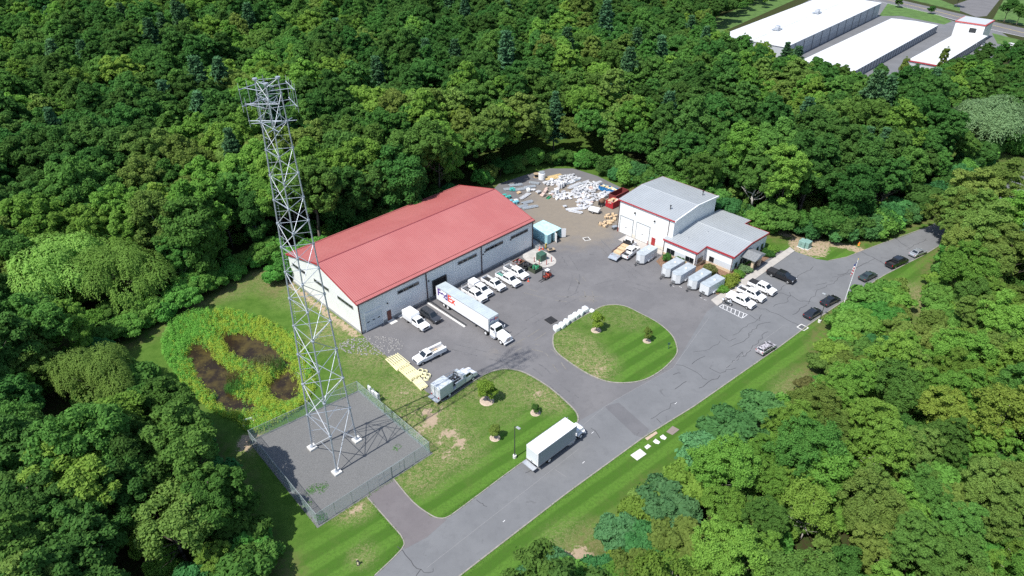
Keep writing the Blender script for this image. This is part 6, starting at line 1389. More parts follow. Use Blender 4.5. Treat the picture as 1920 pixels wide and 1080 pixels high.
def crown_pine(seed, R_, H, n_leaf, leaf):
    r = np.random.default_rng(seed); C, N, S, T = [], [], [], []; z = H * .22; tiers = []
    while z < H * .97: tiers.append(z); z += r.uniform(.8, 1.3)
    per = n_leaf // (len(tiers) * 6)
    for z in tiers:
        rr = R_ * (1 - (z - H * .22) / (H * .82)) ** .75 * r.uniform(.75, 1.1); nb = r.integers(5, 8); a0 = r.uniform(0, 6)
        for b in range(nb):
            a = a0 + b * 2 * math.pi / nb + r.uniform(-.25, .25); L = rr * r.uniform(.7, 1.1); t = r.uniform(.15, 1, per) ** .7; w = (.28 + .35 * L / R_) * (1.1 - .5 * t)
            x = t * L + r.normal(0, .1, per); y = r.normal(0, 1, per) * w * .8; zz = z + .25 * t * L * .5 - .12 * (t * L) ** 1.3 * .5 + r.normal(0, .13, per)
            C.append(np.stack([x * math.cos(a) - y * math.sin(a), x * math.sin(a) + y * math.cos(a), zz], 1)); N.append(unit(per, r) * .7 + np.array([0, 0, .8])); S.append(leaf * r.uniform(.7, 1.4, per)); T.append(np.clip(r.uniform(0, .7) + r.uniform(0, .4, per), 0, 1))
    return leaf_mesh('crown', np.concatenate(C), np.concatenate(N), np.concatenate(S), np.concatenate(T), .38)
def crown_willow(seed, R_, H, n_strand, leaf):
    r = np.random.default_rng(seed); C, N, S, T, U = [], [], [], [], []; lob = [(r.uniform(-.68, .68) * R_, r.uniform(-.68, .68) * R_, r.uniform(.68, 1) * H, r.uniform(.4, .62) * R_) for _ in range(18)]
    lob = [(a, b, c - .035 * (a * a + b * b), d * .72) for a, b, c, d in lob]
    for k in range(n_strand):
        lx, ly, lz, lr = lob[r.integers(0, 18)]; d = unit(1, r)[0]; d[2] = abs(d[2]) * .9; d /= np.linalg.norm(d); p = np.array([lx, ly, lz - lr * .75]) + d * lr * np.array([1, 1, .75]); L = r.uniform(.35, 1.0) * min(p[2] * .6, .6 + 3.4 * (1 - d[2])); m = max(5, int(L * 7)); t = np.linspace(0, 1, m); tt = r.uniform(0, .6)
        out = np.array([d[0], d[1], 0]) * .35; q = p + np.outer(t, out) - np.outer(t ** 1.25 * L, [0, 0, 1]) + r.normal(0, .16, (m, 3)); C.append(q); N.append(np.tile(d + np.array([0, 0, .75]), (m, 1)) + unit(m, r) * .5); S.append(leaf * r.uniform(.7, 1.4, m)); T.append(np.clip(tt + r.uniform(0, .4, m), 0, 1)); U.append(np.tile([0, 0, 1.], (m, 1)) * 1.0 + r.normal(0, .25, (m, 3)))
    C, N, S, T = map(np.concatenate, (C, N, S, T)); U = np.concatenate(U); n_ = N / np.linalg.norm(N, axis=1, keepdims=True); return leaf_mesh('crown', C, N, S, T, .36, np.cross(n_, np.cross(U, n_)))
def trunk_mesh(seed, H, rad, crown_z, spread, limbs=6):
    r = np.random.default_rng(seed); m = MB(); pts = [Vector((0, 0, -.3))]; nseg = 5
    for k in range(1, nseg + 1): pts.append(Vector((r.normal(0, .13) * k * .5, r.normal(0, .13) * k * .5, H * .82 * k / nseg)))
    for k in range(nseg): m.tube(pts[k], pts[k + 1], rad * (1 - k / nseg * .8), rad * (1 - (k + 1) / nseg * .8), 7)
    for k in range(limbs):
        a = k * 2.4 + r.uniform(-.3, .3); z = crown_z * r.uniform(.55, 1.0); b = pts[0].lerp(pts[-1], min(.95, z / (H * .82))); e = b + Vector((math.cos(a) * spread * .75, math.sin(a) * spread * .75, spread * r.uniform(.35, .8))); md = b.lerp(e, .5) + Vector((0, 0, -.3)); m.tube(b, md, rad * .38, rad * .26, 5); m.tube(md, e, rad * .26, rad * .08, 5)
        e2 = md + Vector((math.cos(a + .7) * spread * .4, math.sin(a + .7) * spread * .4, spread * .45)); m.tube(md, e2, rad * .2, rad * .06, 4)
    return m.mesh('trunk', smooth=True)
PRO = {}                       # kind -> (crown mesh, trunk mesh, height, radius)
def proto(k, crown, H, R_, trunk): PRO[k] = (crown, trunk, H, R_)
proto('oak', crown_broad(1, 5.4, 6.0, 10.6, 200, 140, .24, .2, subs=4, low=-.6, crs=(.13, .27))[0], 16.6, 5.4, trunk_mesh(1, 15, .32, 8, 4.5))
proto('maple', crown_broad(2, 4.8, 7.0, 10.6, 190, 145, .23, .3, subs=3, low=-.7, crs=(.13, .28))[0], 17.5, 4.8, trunk_mesh(2, 16, .3, 8, 4))
proto('ash', crown_broad(3, 5.2, 6.6, 10.2, 190, 150, .2, .65, subs=4, low=-.7, crs=(.12, .25))[0], 16.5, 5.2, trunk_mesh(3, 15, .26, 8, 4.5, 8))
proto('poplar', crown_broad(4, 3.3, 8.0, 10.2, 130, 150, .23, .45, low=-.95, crs=(.16, .32))[0], 18.3, 3.3, trunk_mesh(4, 17, .24, 8, 2.6))
proto('elm', crown_broad(5, 6.0, 6.2, 9.8, 210, 140, .25, .25, subs=3, low=-.6, crs=(.13, .28))[0], 15.5, 6.0, trunk_mesh(5, 14, .34, 8, 5, 8))
proto('beech', crown_broad(6, 5.0, 7.0, 9.8, 200, 135, .23, .2, subs=2, low=-.8, crs=(.12, .24))[0], 16.5, 5.0, trunk_mesh(6, 15, .3, 7, 4))
proto('sparse', crown_broad(7, 5.4, 5.0, 10.0, 60, 170, .23, .8, crs=(.14, .25))[0], 15, 5.4, trunk_mesh(7, 14.5, .26, 7, 5.5, 14))
proto('fine', crown_broad(18, 4.9, 6.0, 8.6, 270, 150, .16, .8, subs=4, low=-.85, crs=(.11, .24))[0], 14.4, 4.9, trunk_mesh(18, 13.5, .2, 6, 4.5, 10))
proto('fern', crown_broad(19, 5.2, 5.4, 8.0, 260, 155, .16, .95, subs=5, low=-.8, crs=(.11, .24))[0], 13.2, 5.2, trunk_mesh(19, 12.5, .2, 6, 4.8, 10))
proto('edge', crown_broad(17, 4.4, 6.4, 7.0, 190, 135, .22, .35, low=-.98, crs=(.12, .26))[0], 13.4, 4.4, trunk_mesh(17, 12, .2, 5, 3))
proto('pine', crown_pine(8, 4.6, 19.0, 15000, .30), 19, 4.6, trunk_mesh(8, 20, .28, 9, .5, 2))
proto('willow', crown_willow(9, 7.5, 13.5, 3600, .2), 13.5, 7.5, trunk_mesh(9, 12, .45, 6, 5, 8))
proto('shrub', crown_broad(10, 2.3, 1.7, 1.55, 40, 190, .21, .2, low=-.8, crs=(.22, .4))[0], 3.2, 2.3, trunk_mesh(10, 2.6, .07, 1.2, 1.4, 5))
proto('sumac', crown_broad(11, 2.8, 2.0, 2.4, 45, 190, .24, .35, low=-.5, flat=.55, crs=(.2, .34))[0], 4.4, 2.8, trunk_mesh(11, 3.6, .08, 1.8, 1.9, 6))
proto('small', crown_broad(12, 1.5, 1.8, 2.7, 45, 130, .12, .25, low=-.9, crs=(.22, .4))[0], 4.5, 1.5, trunk_mesh(12, 4.0, .07, 1.6, .8, 5))
proto('round', crown_broad(13, 1.0, .75, .72, 40, 120, .08, .0, low=-.7, crs=(.25, .4))[0], 1.5, 1.0, trunk_mesh(13, 1.2, .05, .5, .5, 3))
proto('tuft', crown_broad(14, 1.1, .6, .55, 30, 120, .10, .7, low=-.3, crs=(.2, .4))[0], 1.2, 1.1, trunk_mesh(14, .8, .03, .4, .6, 3))
for k in list(PRO):
    PRO[k][0].materials.append(LEAF['mid']); PRO[k][1].materials.append(BARK)
NAMES = dict(edge='broadleaf_tree', fine='broadleaf_tree', fern='broadleaf_tree', oak='broadleaf_tree', maple='broadleaf_tree', ash='broadleaf_tree', poplar='poplar_tree', elm='broadleaf_tree', beech='broadleaf_tree', sparse='thin_tree', pine='pine_tree', willow='willow_tree', shrub='shrub', sumac='sumac_shrub', small='young_tree', round='clipped_shrub', tuft='ornamental_grass')
def plant(kind, leaf, x, y, sc, label, group=None, rz=None, z=0.0, cat='tree', zs=1.0, name=None, bark=None):
    cr, tk_, H, R_ = PRO[kind]; t = thing(name or NAMES[kind], label, cat, (x, y, z), random.uniform(0, 6.28) if rz is None else rz, group); t.scale = (sc, sc, sc * zs)
    link('crown', cr, LEAF[leaf], t); link('trunk', tk_, bark, t); return t
def plant_px(kind, leaf, px, py, h, label, group=None, cat='tree', wide=1.0, **k):
    """tree of height h whose crown's middle the photograph shows at (px, py)"""
    H = PRO[kind][2]; p = G(px, py, h * .62); sc = h / H * wide; return plant(kind, leaf, p.x, p.y, sc, label, group, cat=cat, zs=1 / wide, **k), (p.x, p.y, PRO[kind][3] * sc)
taken = []
def tpx(*a, **k):
    o, t = plant_px(*a, **k); taken.append(t)
    if a[0] == 'willow': taken.append((t[0] * .96, t[1] * .96 - 3, t[2] * 1.15))
    return o
# trees the photograph sets apart
tpx('willow', 'willow', 125, 490, 16, 'pale green weeping willow at the left wood edge above the darker trees', wide=1.2)
tpx('willow', 'willow', 225, 505, 14.5, 'rounded pale green willow beside the taller weeping willow', wide=1.0)
tpx('willow', 'silver', 1842, 215, 17, 'silvery weeping willow rising above the wood near the far road', wide=1.25)
tpx('willow', 'olive', 175, 700, 11, 'dull grey-green willow with bare grey twigs by the pond', wide=.95)
tpx('poplar', 'yellow', 862, 240, 19, 'yellow poplar standing in front of the dark wood behind the warehouse', wide=1.15)
tpx('poplar', 'olive', 745, 250, 19, 'olive poplar beside the yellow poplar behind the warehouse', wide=1.2)
tpx('ash', 'bright', 130, 610, 14, 'bright yellow-green tree below the pale willows', wide=1.0)
tpx('ash', 'bright', 205, 800, 15, 'bright spreading tree with visible pale limbs left of the pond', wide=1.15, bark=BARKP)
tpx('oak', 'mid', 330, 850, 18.5, 'tall mid-green tree shading the tower compound', wide=1.0)
tpx('maple', 'mid', 395, 925, 16, 'mid-green oval tree shading the lawn below the compound', wide=1.0)
tpx('oak', 'mid', 310, 775, 14, 'mid-green broad tree overhanging the pond bank', wide=1.1)
tpx('sparse', 'olive', 320, 985, 13, 'thin olive tree with bare branches above the shaded lawn', wide=1.2)
tpx('maple', 'bright', 398, 1040, 8, 'small bright green tree catching light at the shaded lawn edge')
tpx('ash', 'olive', 1835, 365, 17, 'broad olive tree overhanging the far end of the road', wide=1.2)
tpx('ash', 'olive', 1795, 440, 12, 'olive tree leaning over the silver sedan')
for p, h_ in (((1815, 450), 13), ((1862, 432), 17), ((1905, 400), 18), ((1850, 490), 13), ((1900, 470), 16), ((1880, 350), 18), ((1798, 490), 9), ((1790, 388), 15), ((1812, 395), 16)): tpx('fine', random.choice(('olive', 'bright')), *p, h_, 'fine-leaved tree crowding the far end of the road', group='trees crowding the far road end', wide=1.1)
tpx('pine', 'pine', 1470, 118, 20, 'dark pine standing in front of the largest storage building')
tpx('pine', 'pine', 1040, 215, 19, 'layered pine at the wood edge behind the material yard')
tpx('pine', 'pine', 350, 45, 22, 'tall pine with layered branches deep in the wood')
for p in ((1360, 75), (1395, 85), (1420, 100), (1345, 110)): tpx('poplar', 'olive', *p, 15, 'thin olive poplar in front of the largest storage roof', group='poplars before the storage roof', wide=.7)
for p in ((1695, 128), (1770, 108)): tpx('poplar', 'olive', *p, 13, 'slender grey-green tree rising before the storage roofs', group='slender trees before the storage buildings', wide=.75)
for lf, px, py, h, lab in (('weed', 1635, 555, 5.5, 'bright sumac clump hiding part of the parked dark sedan'), ('weed', 1660, 590, 5.5, 'sumac clump beside the tan grass strip'), ('bright', 1620, 600, 5.0, 'sumac clump behind the flagpole base'), ('bright', 1590, 630, 4.5, 'yellow-green bush below the flagpole'), ('bright', 1560, 660, 5, 'yellow-green bush beside the mown verge end'), ('olive', 1600, 680, 5, 'olive bush between the yellow-green bushes and the wood'), ('sumac', 1650, 650, 5, 'leafy green bush at the foot of the tan grass strip'),
                       ('bluegreen', 1252, 945, 6.0, 'blue-green sumac clump reaching over the mown verge'), ('bluegreen', 1165, 1000, 4.6, 'silvery bush at the lower end of the mown verge'), ('bluegreen', 1030, 1066, 4.5, 'round blue-green bush at the foot of the verge'), ('bluegreen', 1320, 850, 6, 'blue-green sumac at the bend of the verge edge'), ('sumac', 1370, 800, 6.5, 'green sumac between blue-green sumac and taller trees'), ('yellow', 1175, 1050, 3.5, 'small yellow-green bush beside the silvery bush'), ('brown', 1520, 730, 4, 'brownish dry bush at the verge edge'), ('sumac', 1120, 1075, 4, 'dark green bush below the silvery bush'), ('sumac', 1210, 1020, 5, 'green bush between the silvery and blue-green bushes'), ('olive', 1270, 1010, 6, 'olive bush below the blue-green sumac clump'), ('sumac', 1440, 770, 6, 'green sumac facing the mown verge'), ('bright', 1290, 900, 5.5, 'bright bush beside the blue-green sumac')):
    tpx('sumac', lf, px, py, h, lab, cat='shrub', wide=1.15)
# young trees and clipped shrubs on the lawns
def young(kind, leaf, px, py, h, label, cat='tree', ring=1.0, wide=1.0):
    p = G(px, py); onisl = in_poly(p.x, p.y, island_poly); z = .3 if onisl else 0.0; t = plant(kind, leaf, p.x, p.y, h / PRO[kind][2] * wide, label, z=z, cat=cat, zs=1 / wide)
    if ring: k_ = t.scale[0]; MB().cyl(0, 0, .0, .09, ring / k_, ring * .8 / k_, 12).build('mulch_ring', mat('pale_mulch', (.45, .36, .28), .95, var=.3, vscale=4), t)
    return t
young('small', 'lime', 913, 752, 4.8, 'young yellow-green tree on the lawn beside the service truck', ring=1.3, wide=1.15); young('small', 'olive', 928, 821, 3.0, 'small young tree in a mulch ring beside the lamp post', ring=.9); young('small', 'deep', 1004, 774, 1.8, 'tiny dark sapling in a mulch ring near the yard exit', ring=.9, wide=1.3)
young('small', 'lime', 1118, 622, 4.3, 'young yellow-green tree on the grass island by the bulk bags', ring=1.1); young('small', 'olive', 1212, 642, 3.3, 'thin young tree on the far side of the grass island', ring=.9, wide=.8)
for kind, lf, px, py, h, w, lab in (('round', 'deep', 1250, 488, 1.7, 1.0, 'clipped round green shrub left of the office window'), ('round', 'deep', 1272, 494, 1.7, 1.1, 'clipped round green shrub between the office windows'), ('shrub', 'brown', 1328, 516, 2.6, 1.0, 'large bronze shrub behind the cargo trailers'), ('tuft', 'yellow', 1368, 533, 1.8, 1.5, 'yellow-green ornamental grass at the office corner'), ('tuft', 'bright', 1352, 545, 1.3, 1.4, 'low bright grass beside the sidewalk start'), ('tuft', 'bright', 1384, 517, 1.2, 1.3, 'low green plant along the office side wall'), ('tuft', 'silver', 1397, 509, 1.4, 1.2, 'pale leafy plant beside the porch column'), ('tuft', 'deep', 1440, 479, 1.3, 1.3, 'dark low plant beyond the porch'), ('tuft', 'bright', 1447, 470, 1.3, 1.4, 'bright low plant at the far office corner')):
    young(kind, lf, px, py, h, lab, 'shrub', 0, w)
for px, py, h in ((1893, 12, 13), (1915, 22, 11), (1800, -8, 10)): tpx('oak', 'deep', px, py, h, 'dark broad tree beyond the far street', group='trees beyond the far street')
# far lawn shrubs by the street
for px, py, h in ((1683, 18), (1745, 30)) and ((1683, 14, 5), (1745, 26, 4.5)): young('small', 'deep', px, py, h, 'dark round tree on the lawn strip beside the far street', 'tree', .0, 1.5)['group'] = 'trees on the far lawn strip'
# woods: jittered grid outside the clearing
store_poly = GP([(1330, 108), (1345, 55), (1505, -14), (1700, -60), (1985, -60), (1985, 100), (1885, 112), (1800, 122), (1700, 172), (1550, 182)])
def project(x, y, z):
    zz = z - CAM_H; d = y * math.cos(CAM_PITCH) - zz * math.sin(CAM_PITCH); u = y * math.sin(CAM_PITCH) + zz * math.cos(CAM_PITCH); return 960 + x / d * CAM_F, 540 - u / d * CAM_F, d
cand = []; r = np.random.default_rng(21); y = 20.0
while y < 560:
    sp = 6.2 if y < 120 else 7.2 if y < 190 else 8.0; xm = 95 + y * .95; x = -xm
    while x < xm:
        cx, cy_ = x + r.uniform(-.38, .38) * sp, y + r.uniform(-.38, .38) * sp; x += sp
        cand.append((cx, cy_))
    y += sp * .92
CX, CY = np.array([c[0] for c in cand]), np.array([c[1] for c in cand])
do_ = dist_poly(CX, CY, open_poly); io = inside(CX, CY, open_poly); ds = dist_poly(CX, CY, store_poly); is_ = inside(CX, CY, store_poly)
big = vnoise(CX, CY, 28, 9); sml = vnoise(CX, CY, 12, 10); trees = []
wdir = np.array([math.cos(SUN_AZ), math.sin(SUN_AZ)])
for i in range(len(cand)):
    if io[i] or is_[i] or ds[i] < 2: continue
    x, y = CX[i], CY[i]; right_low = x > 8 and y < 125
    if do_[i] < (3.2 if right_low else 4.0): continue
    if any(math.hypot(x - t[0], y - t[1]) < t[2] * .75 + 1.5 for t in taken): continue
    px, py, d = project(x, y, 14); pb = project(x, y, 0)
    if d < 5 or px < -140 or px > 2060 or py > 1230 or pb[1] < -40: continue
    kind = r.choice(['oak', 'maple', 'ash', 'poplar', 'elm', 'beech', 'pine'], p=[.24, .2, .17, .07, .15, .14, .03]); h = r.uniform(16, 23.5)
    behind_wh = -60 < x < 12 and y > 120
    if behind_wh and y < 185: h = r.uniform(17, 22.5); kind = r.choice(['maple', 'ash', 'poplar', 'beech', 'oak', 'edge'])
    if do_[i] < 11 and not behind_wh: h *= r.uniform(.68, .95); kind = r.choice(['edge', 'edge', 'ash', 'maple', 'beech'])
    if x < -30 and y < 120: h = r.uniform(14, 19.5); kind = r.choice(['fine', 'fern', 'oak', 'maple', 'ash', 'elm'])
    if right_low: h = r.uniform(8.0, 12.5); kind = r.choice(['fine', 'fern', 'ash', 'edge', 'sparse'], p=[.38, .3, .14, .1, .08])
    b = big[i] + r.normal(0, .17)
    leaf = 'deep' if b < .42 else 'mid' if b < .68 else 'bright' if b < .86 else 'olive'
    if right_low: leaf = r.choice(['bright', 'mid', 'olive', 'yellow'], p=[.56, .24, .18, .02])
    if x < -40 and y < 110: leaf = r.choice(['mid', 'deep', 'bright', 'olive'], p=[.45, .27, .16, .12])
    sf = ds[i] if (y < 300 or x < 170) else 99
    if sf < 45 and x > 60: h = min(h, (13.0 if x < 122 else 9.0) + sf * .22)
    if kind == 'pine': leaf = 'pine'; h *= 1.08
    trees.append((d, x, y, kind, leaf, h))
trees.sort(key=lambda t: t[0])
TLAB = {'deep': 'dark green', 'mid': 'mid-green', 'bright': 'fresh bright green', 'olive': 'olive-toned', 'yellow': 'yellowing', 'pine': 'dark needled', 'brown': 'browning'}
KLAB = dict(edge='low-branched tree', fine='fine-leaved tree', fern='wide fine-leaved tree', oak='broad rounded tree', maple='tall oval tree', ash='loose feathery tree', poplar='slender upright tree', elm='wide many-domed tree', beech='dense lumpy tree', pine='layered pine', sparse='thin open tree')
near = trees[:295]; far = trees[295:]
for d, x, y, kind, leaf, h in near:
    reg = 'of the wood right of the road' if (x > 8 and y < 130) else 'of the wood left of the pond' if x < -40 and y < 125 else 'of the wood behind the buildings'
    lab = f'{TLAB[leaf]} {KLAB[kind]} {reg}'
    plant(kind, leaf, x, y, h / PRO[kind][2] * random.uniform(.95, 1.1), lab, lab + 's', zs=random.uniform(.92, 1.08), bark=BARKP if (kind in ('poplar', 'sparse') or random.random() < .15) else None)
# understorey along the wood edge
edge_poly = open_poly; acc = 0; eb = 0
for i in range(len(edge_poly)):
    a, b = edge_poly[i], edge_poly[(i + 1) % len(edge_poly)]; L = (b - a).length; d = (b - a) / L; nn = Vector((d.y, -d.x, 0)); m_ = (a + b) / 2 + nn
    if in_poly(m_.x, m_.y, edge_poly): nn = -nn
    hd = (a.x < -30 and a.y > 100 and b.x < -30); n = int(L / (1.2 if hd else 1.9))
    for k in range(n):
        p = a + d * (L * (k + random.random()) / max(1, n)) + nn * random.uniform(.8, 4.6); px, py, dd = project(p.x, p.y, 1)
        if dd < 5 or px < -60 or px > 1980 or py > 1120 or in_poly(p.x, p.y, edge_poly): continue
        if any(math.hypot(p.x - t[0], p.y - t[1]) < t[2] * .7 for t in taken[-23:]): continue
        if -40 < p.x < 10 and p.y > 140 and random.random() < .8: continue
        hedge = p.x < -30 and p.y > 105; rt = p.x > 8 and p.y < 125; kd = random.choice(('shrub', 'shrub', 'sumac')); lf = random.choice(('weed', 'weed', 'weed') if hedge else ('bright', 'weed', 'olive', 'bright') if rt else ('sumac', 'mid', 'deep', 'weed'))
        wher = 'hedge line beyond the rear lawn' if hedge else 'foot of the wood along the mown verge' if rt else 'foot of the wood left of the pond' if p.x < -30 and p.y < 125 else 'foot of the wood behind the warehouse' if p.x < 5 else 'wood edge round the material yard' if p.x < 38 else 'wood edge behind the office' if p.x < 62 else 'wood edge along the far road'
        lab = f"{dict(weed='fresh green', mid='mid-green', bright='bright', sumac='rich green', olive='olive', deep='dark green')[lf]} {'low bushy' if kd == 'shrub' else 'flat-topped'} shrub at the {wher}"
        plant(kd, lf, p.x, p.y, random.uniform(.75, 1.3) if (hedge or rt) else random.uniform(.9, 1.9), lab, lab + 's', cat='shrub'); eb += 1
# undergrowth filling the floor of the near woods
ug = []
for i in range(len(cand)):
    x, y = CX[i], CY[i]
    if y > 190 or io[i] or is_[i] or do_[i] < 3: continue
    px, py, d = project(x, y, 2)
    if d < 5 or px < -60 or px > 1980 or py > 1150: continue
    for k in range(3 if (x > 8 and y < 130) else 1): ug.append((x + r.uniform(-3.5, 3.5), y + r.uniform(-3.5, 3.5), r.uniform(.7, 1.35)))
ug = [u for u in ug if not in_poly(u[0], u[1], open_poly)]
UG = bpy.data.collections.new('undergrowth_kinds')
for k, (pk, lf) in enumerate((('shrub', 'bright'), ('shrub', 'weed'), ('sumac', 'mid'), ('sumac', 'olive'))):
    o = bpy.data.objects.new(f'undergrowth_kind_{k}', PRO[pk][0]); o.material_slots[0].link = 'OBJECT'; o.material_slots[0].material = LEAF[lf]; UG.objects.link(o)
# the far wood reads as one mass
LOD = bpy.data.collections.new('far_tree_kinds'); lods = []
for k, (seed, R_, Hc, zc, n, lo, su) in enumerate(((31, 5.4, 5.8, 10.6, 70, .1, 4), (32, 4.7, 6.8, 10.6, 65, .3, 3), (33, 5.8, 5.0, 10.5, 80, .2, 3), (34, 3.6, 7.2, 11, 55, .3, 1), (35, 5.0, 6.0, 11, 80, .1, 2))):
    lods.append(crown_broad(seed, R_, Hc, zc, n * 3, 75, .28, lo + .2, su, crs=(.11, .24))[0])
pm = crown_pine(36, 4.4, 19, 6000, .45); lid = {}
for k, (mi, lf) in enumerate([(m_, l_) for m_ in range(5) for l_ in ('deep', 'mid', 'bright', 'olive')] + [(5, 'pine'), (0, 'brown')]):
    me = (lods + [pm])[mi]; me.materials.clear() if False else None; me.materials.append(LEAF['mid']) if not me.materials else None; o = bpy.data.objects.new(f'far_tree_{k:02d}', me); o.material_slots[0].link = 'OBJECT'; o.material_slots[0].material = LEAF[lf]; LOD.objects.link(o); lid.setdefault(lf, []).append(k)
def scatter(name, label, cat, coll, P, rots, scs, picks):
    fm = bpy.data.meshes.new(name); fm.from_pydata(P, [], [])
    for nm, ty, vals, dt in (('rotz', 'FLOAT', rots, np.float32), ('sc', 'FLOAT', scs, np.float32), ('pick', 'INT', picks, np.int32)):
        av = fm.attributes.new(nm, ty, 'POINT'); av.data.foreach_set('value', np.array(vals, dt))
    fo = link(name, fm); fo['kind'] = 'stuff'; tag(fo, label, cat)
    ng = bpy.data.node_groups.new(name + '_nodes', 'GeometryNodeTree'); ng.interface.new_socket('Geometry', in_out='INPUT', socket_type='NodeSocketGeometry'); ng.interface.new_socket('Geometry', in_out='OUTPUT', socket_type='NodeSocketGeometry')
    gi, go = ng.nodes.new('NodeGroupInput'), ng.nodes.new('NodeGroupOutput'); ci = ng.nodes.new('GeometryNodeCollectionInfo'); ci.inputs['Collection'].default_value = coll; ci.inputs['Separate Children'].default_value = True; ci.inputs['Reset Children'].default_value = True
    ip = ng.nodes.new('GeometryNodeInstanceOnPoints'); ip.inputs['Pick Instance'].default_value = True
    def na(nm, ty): q = ng.nodes.new('GeometryNodeInputNamedAttribute'); q.data_type = ty; q.inputs['Name'].default_value = nm; return q.outputs['Attribute']
    cx_ = ng.nodes.new('ShaderNodeCombineXYZ'); e2r = ng.nodes.new('FunctionNodeEulerToRotation'); L_ = ng.links
    L_.new(na('rotz', 'FLOAT'), cx_.inputs[2]); L_.new(cx_.outputs[0], e2r.inputs[0]); L_.new(e2r.outputs[0], ip.inputs['Rotation']); L_.new(na('sc', 'FLOAT'), ip.inputs['Scale']); L_.new(na('pick', 'INT'), ip.inputs['Instance Index'])
    L_.new(gi.outputs[0], ip.inputs['Points']); L_.new(ci.outputs[0], ip.inputs['Instance']); L_.new(ip.outputs[0], go.inputs[0])
    fo.modifiers.new(name, 'NODES').node_group = ng; return fo
scatter('far_wood', 'unbroken green wood stretching away behind the buildings', 'wood', LOD, [(t[1], t[2], 0) for t in far], r.uniform(0, 6.28, len(far)), [t[5] / 16.5 for t in far], [random.choice(lid[t[4] if t[4] in lid else 'mid']) for t in far])
scatter('undergrowth', 'green undergrowth covering the floor of the near woods', 'undergrowth', UG, [(u[0], u[1], 0) for u in ug], r.uniform(0, 6.28, len(ug)), [u[2] for u in ug], r.integers(0, 4, len(ug)))
# ------------------------------------------------------------------ pond plants, reeds, lawn weeds
def herb(name, label, cat, pts, leaf, per, hgt, spread, size, seed, asp=.5, vertical=False):
    r = np.random.default_rng(seed); C, N, S, T, U = [], [], [], [], []
    for (x, y, z, k) in pts:
        n = per; h = hgt * k; a = r.uniform(0, 6.28, n); q = spread * np.sqrt(r.random(n)); t = r.uniform(.1, 1, n); dome = 1 - .55 * (q / spread) ** 2
        C.append(np.stack([x + np.cos(a) * q, y + np.sin(a) * q, z + h * t * dome], 1)); N.append(np.stack([np.cos(a) * .6, np.sin(a) * .6, np.full(n, 1.1 if not vertical else .05)], 1) + unit(n, r) * .5); S.append(size * r.uniform(.6, 1.4, n)); T.append(np.clip(r.uniform(0, .6) + .45 * t * r.uniform(.4, 1, n), 0, 1)); U.append(np.array([0, 0, 1.]) + r.normal(0, .2, (n, 3)))
    C, N, S, T, U = map(np.concatenate, (C, N, S, T, U)); N = N / np.linalg.norm(N, axis=1, keepdims=True)
    up = np.cross(N, np.cross(U, N)) if vertical else None
    me = leaf_mesh(name, C, N, S, T, asp, up); o = link(name, me, LEAF[leaf]); o['kind'] = 'stuff'; tag(o, label, cat); return o
r = np.random.default_rng(5); bxs = [p.x for p in pond_ring]; bys = [p.y for p in pond_ring]; PX, PY = r.uniform(min(bxs) - 1, max(bxs) + 1, 9000), r.uniform(min(bys) - 1, max(bys) + 1, 9000)
inr = inside(PX, PY, pond_ring); wet = np.full(PX.shape, 1e9)
for p in pools: d_ = dist_poly(PX, PY, p); wet = np.minimum(wet, np.where(inside(PX, PY, p), -d_, d_))
PZ = ground_z(PX, PY); dring = dist_poly(PX, PY, pond_ring); ok = inr & (wet > -.15 - .9 * r.random(9000) ** 3) & (dring > .15); nz = vnoise(PX, PY, 4.5, 31); left = r.random(9000) < np.clip(.18 + .9 * (1 - sstep(PX, G(320, 650).x, G(400, 650).x)) + .5 * (vnoise(PX, PY, 6, 33) - .5), .1, .95)
g1 = [(a, b, c, .55 + .8 * k) for a, b, c, k, o_, l_ in zip(PX, PY, PZ, nz, ok, left) if o_ and l_][:1700]; g2 = [(a, b, c, .5 + .8 * k) for a, b, c, k, o_, l_ in zip(PX, PY, PZ, nz, ok, left) if o_ and not l_][:2400]
herb('pond_weeds', 'fresh green weeds crowding the pond bank', 'weeds', g1, 'marsh', 34, 1.7, .42, .10, 1); herb('goldenrod', 'yellow-green goldenrod crowding the pond bank', 'weeds', g2, 'gold', 34, 1.4, .38, .09, 2)
def reeds(label, px, py, rx, ry_, n, leaf, seed, h=1.7):
    r = np.random.default_rng(seed); c0 = G(px, py, -.8); a = r.uniform(0, 6.28, n); q = np.sqrt(r.random(n)); return herb('reeds', label, 'reeds', [(c0.x + math.cos(a_) * q_ * rx, c0.y + math.sin(a_) * q_ * ry_, -.85, r.uniform(.7, 1.2)) for a_, q_ in zip(a, q)], leaf, 9, h, .25, .34, seed, .09, True)
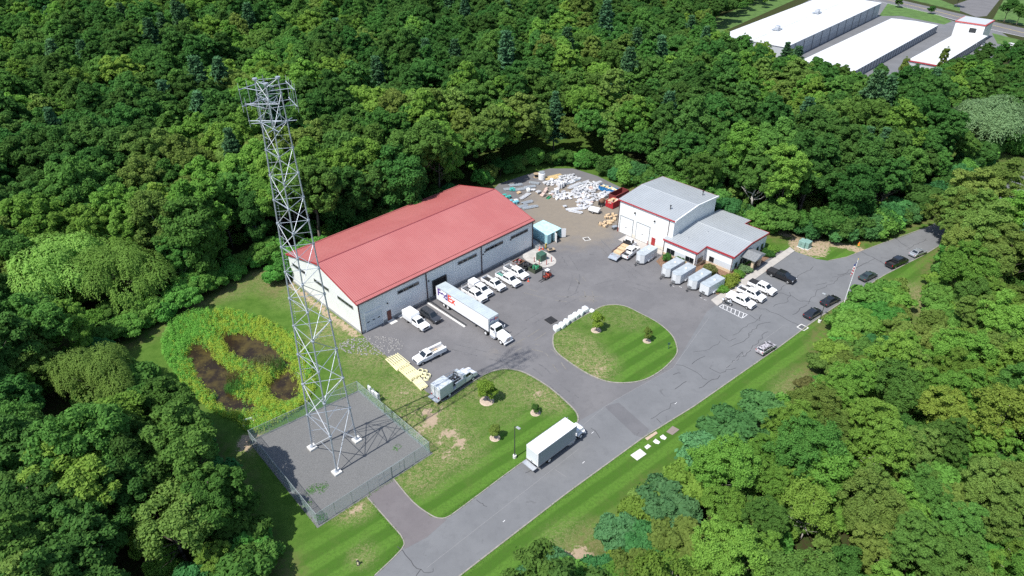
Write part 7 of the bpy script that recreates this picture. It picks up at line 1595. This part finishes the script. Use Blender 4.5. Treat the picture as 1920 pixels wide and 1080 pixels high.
reeds('tan reeds standing between the two pond pools', 492, 690, 3.6, 2.6, 420, 'reed', 41); reeds('green cattails beside the tan reeds in the pond', 518, 692, 1.6, 2.2, 150, 'mid', 42); reeds('green cattails at the lower end of the dark pool', 447, 730, 2.4, 1.6, 170, 'mid', 43); reeds('brownish reeds in the dark pool', 446, 712, 2.0, 1.4, 120, 'brown', 44)
gw = [(G(505 + 560 * 0 + dx, 925 + dy).x, G(505 + dx, 925 + dy).y, .03, .5) for dx, dy in ((80, -8), (88, -12), (96, -6), (75, -2), (104, -14), (70, 20), (95, 42), (100, 46), (240, -85))]
herb('compound_weeds', 'sparse green weeds growing through the compound gravel', 'weeds', gw, 'weed', 60, .35, .8, .09, 3)
print('trees', len(near), len(far), 'edge shrubs', eb)
# ragged grass overhanging the kerbs
ed = []; r = np.random.default_rng(77)
def along(pts, step, off, closed=False):
    P = list(pts) + ([pts[0]] if closed else [])
    for a, b in zip(P[:-1], P[1:]):
        L = (b - a).length; d = (b - a) / max(L, 1e-6); n_ = Vector((-d.y, d.x, 0))
        for k in range(int(L / step) + 1):
            q = a + d * min(L, k * step + r.uniform(0, step)) + n_ * (off + r.normal(0, .12)); px, py, dd = project(q.x, q.y, 0)
            if dd > 5 and -20 < px < 1940 and py < 1100: ed.append((q.x, q.y, .04, r.uniform(.4, 1.2)))
along(island_poly, .3, -.28 if sum((island_poly[i].x * island_poly[(i + 1) % len(island_poly)].y - island_poly[(i + 1) % len(island_poly)].x * island_poly[i].y) for i in range(len(island_poly))) < 0 else .28, True)
along(road_right[:-1], .35, -.25); along(penin_edge, .3, -.3); along(GP([(1078, 800), (975, 870), (873, 946), (842, 968)]), .3, -.25); along(GP([(688, 932), (737, 987), (755, 1010), (753, 1030), (702, 1080)]), .3, -.25)
for a, b in zip(fence_c, fence_c[1:] + fence_c[:1]): along([a, b], .4, -.45)
herb('verge_grass', 'ragged grass fringe along the kerbs and fence', 'grass', ed, 'mid', 10, .22, .3, .055, 9)
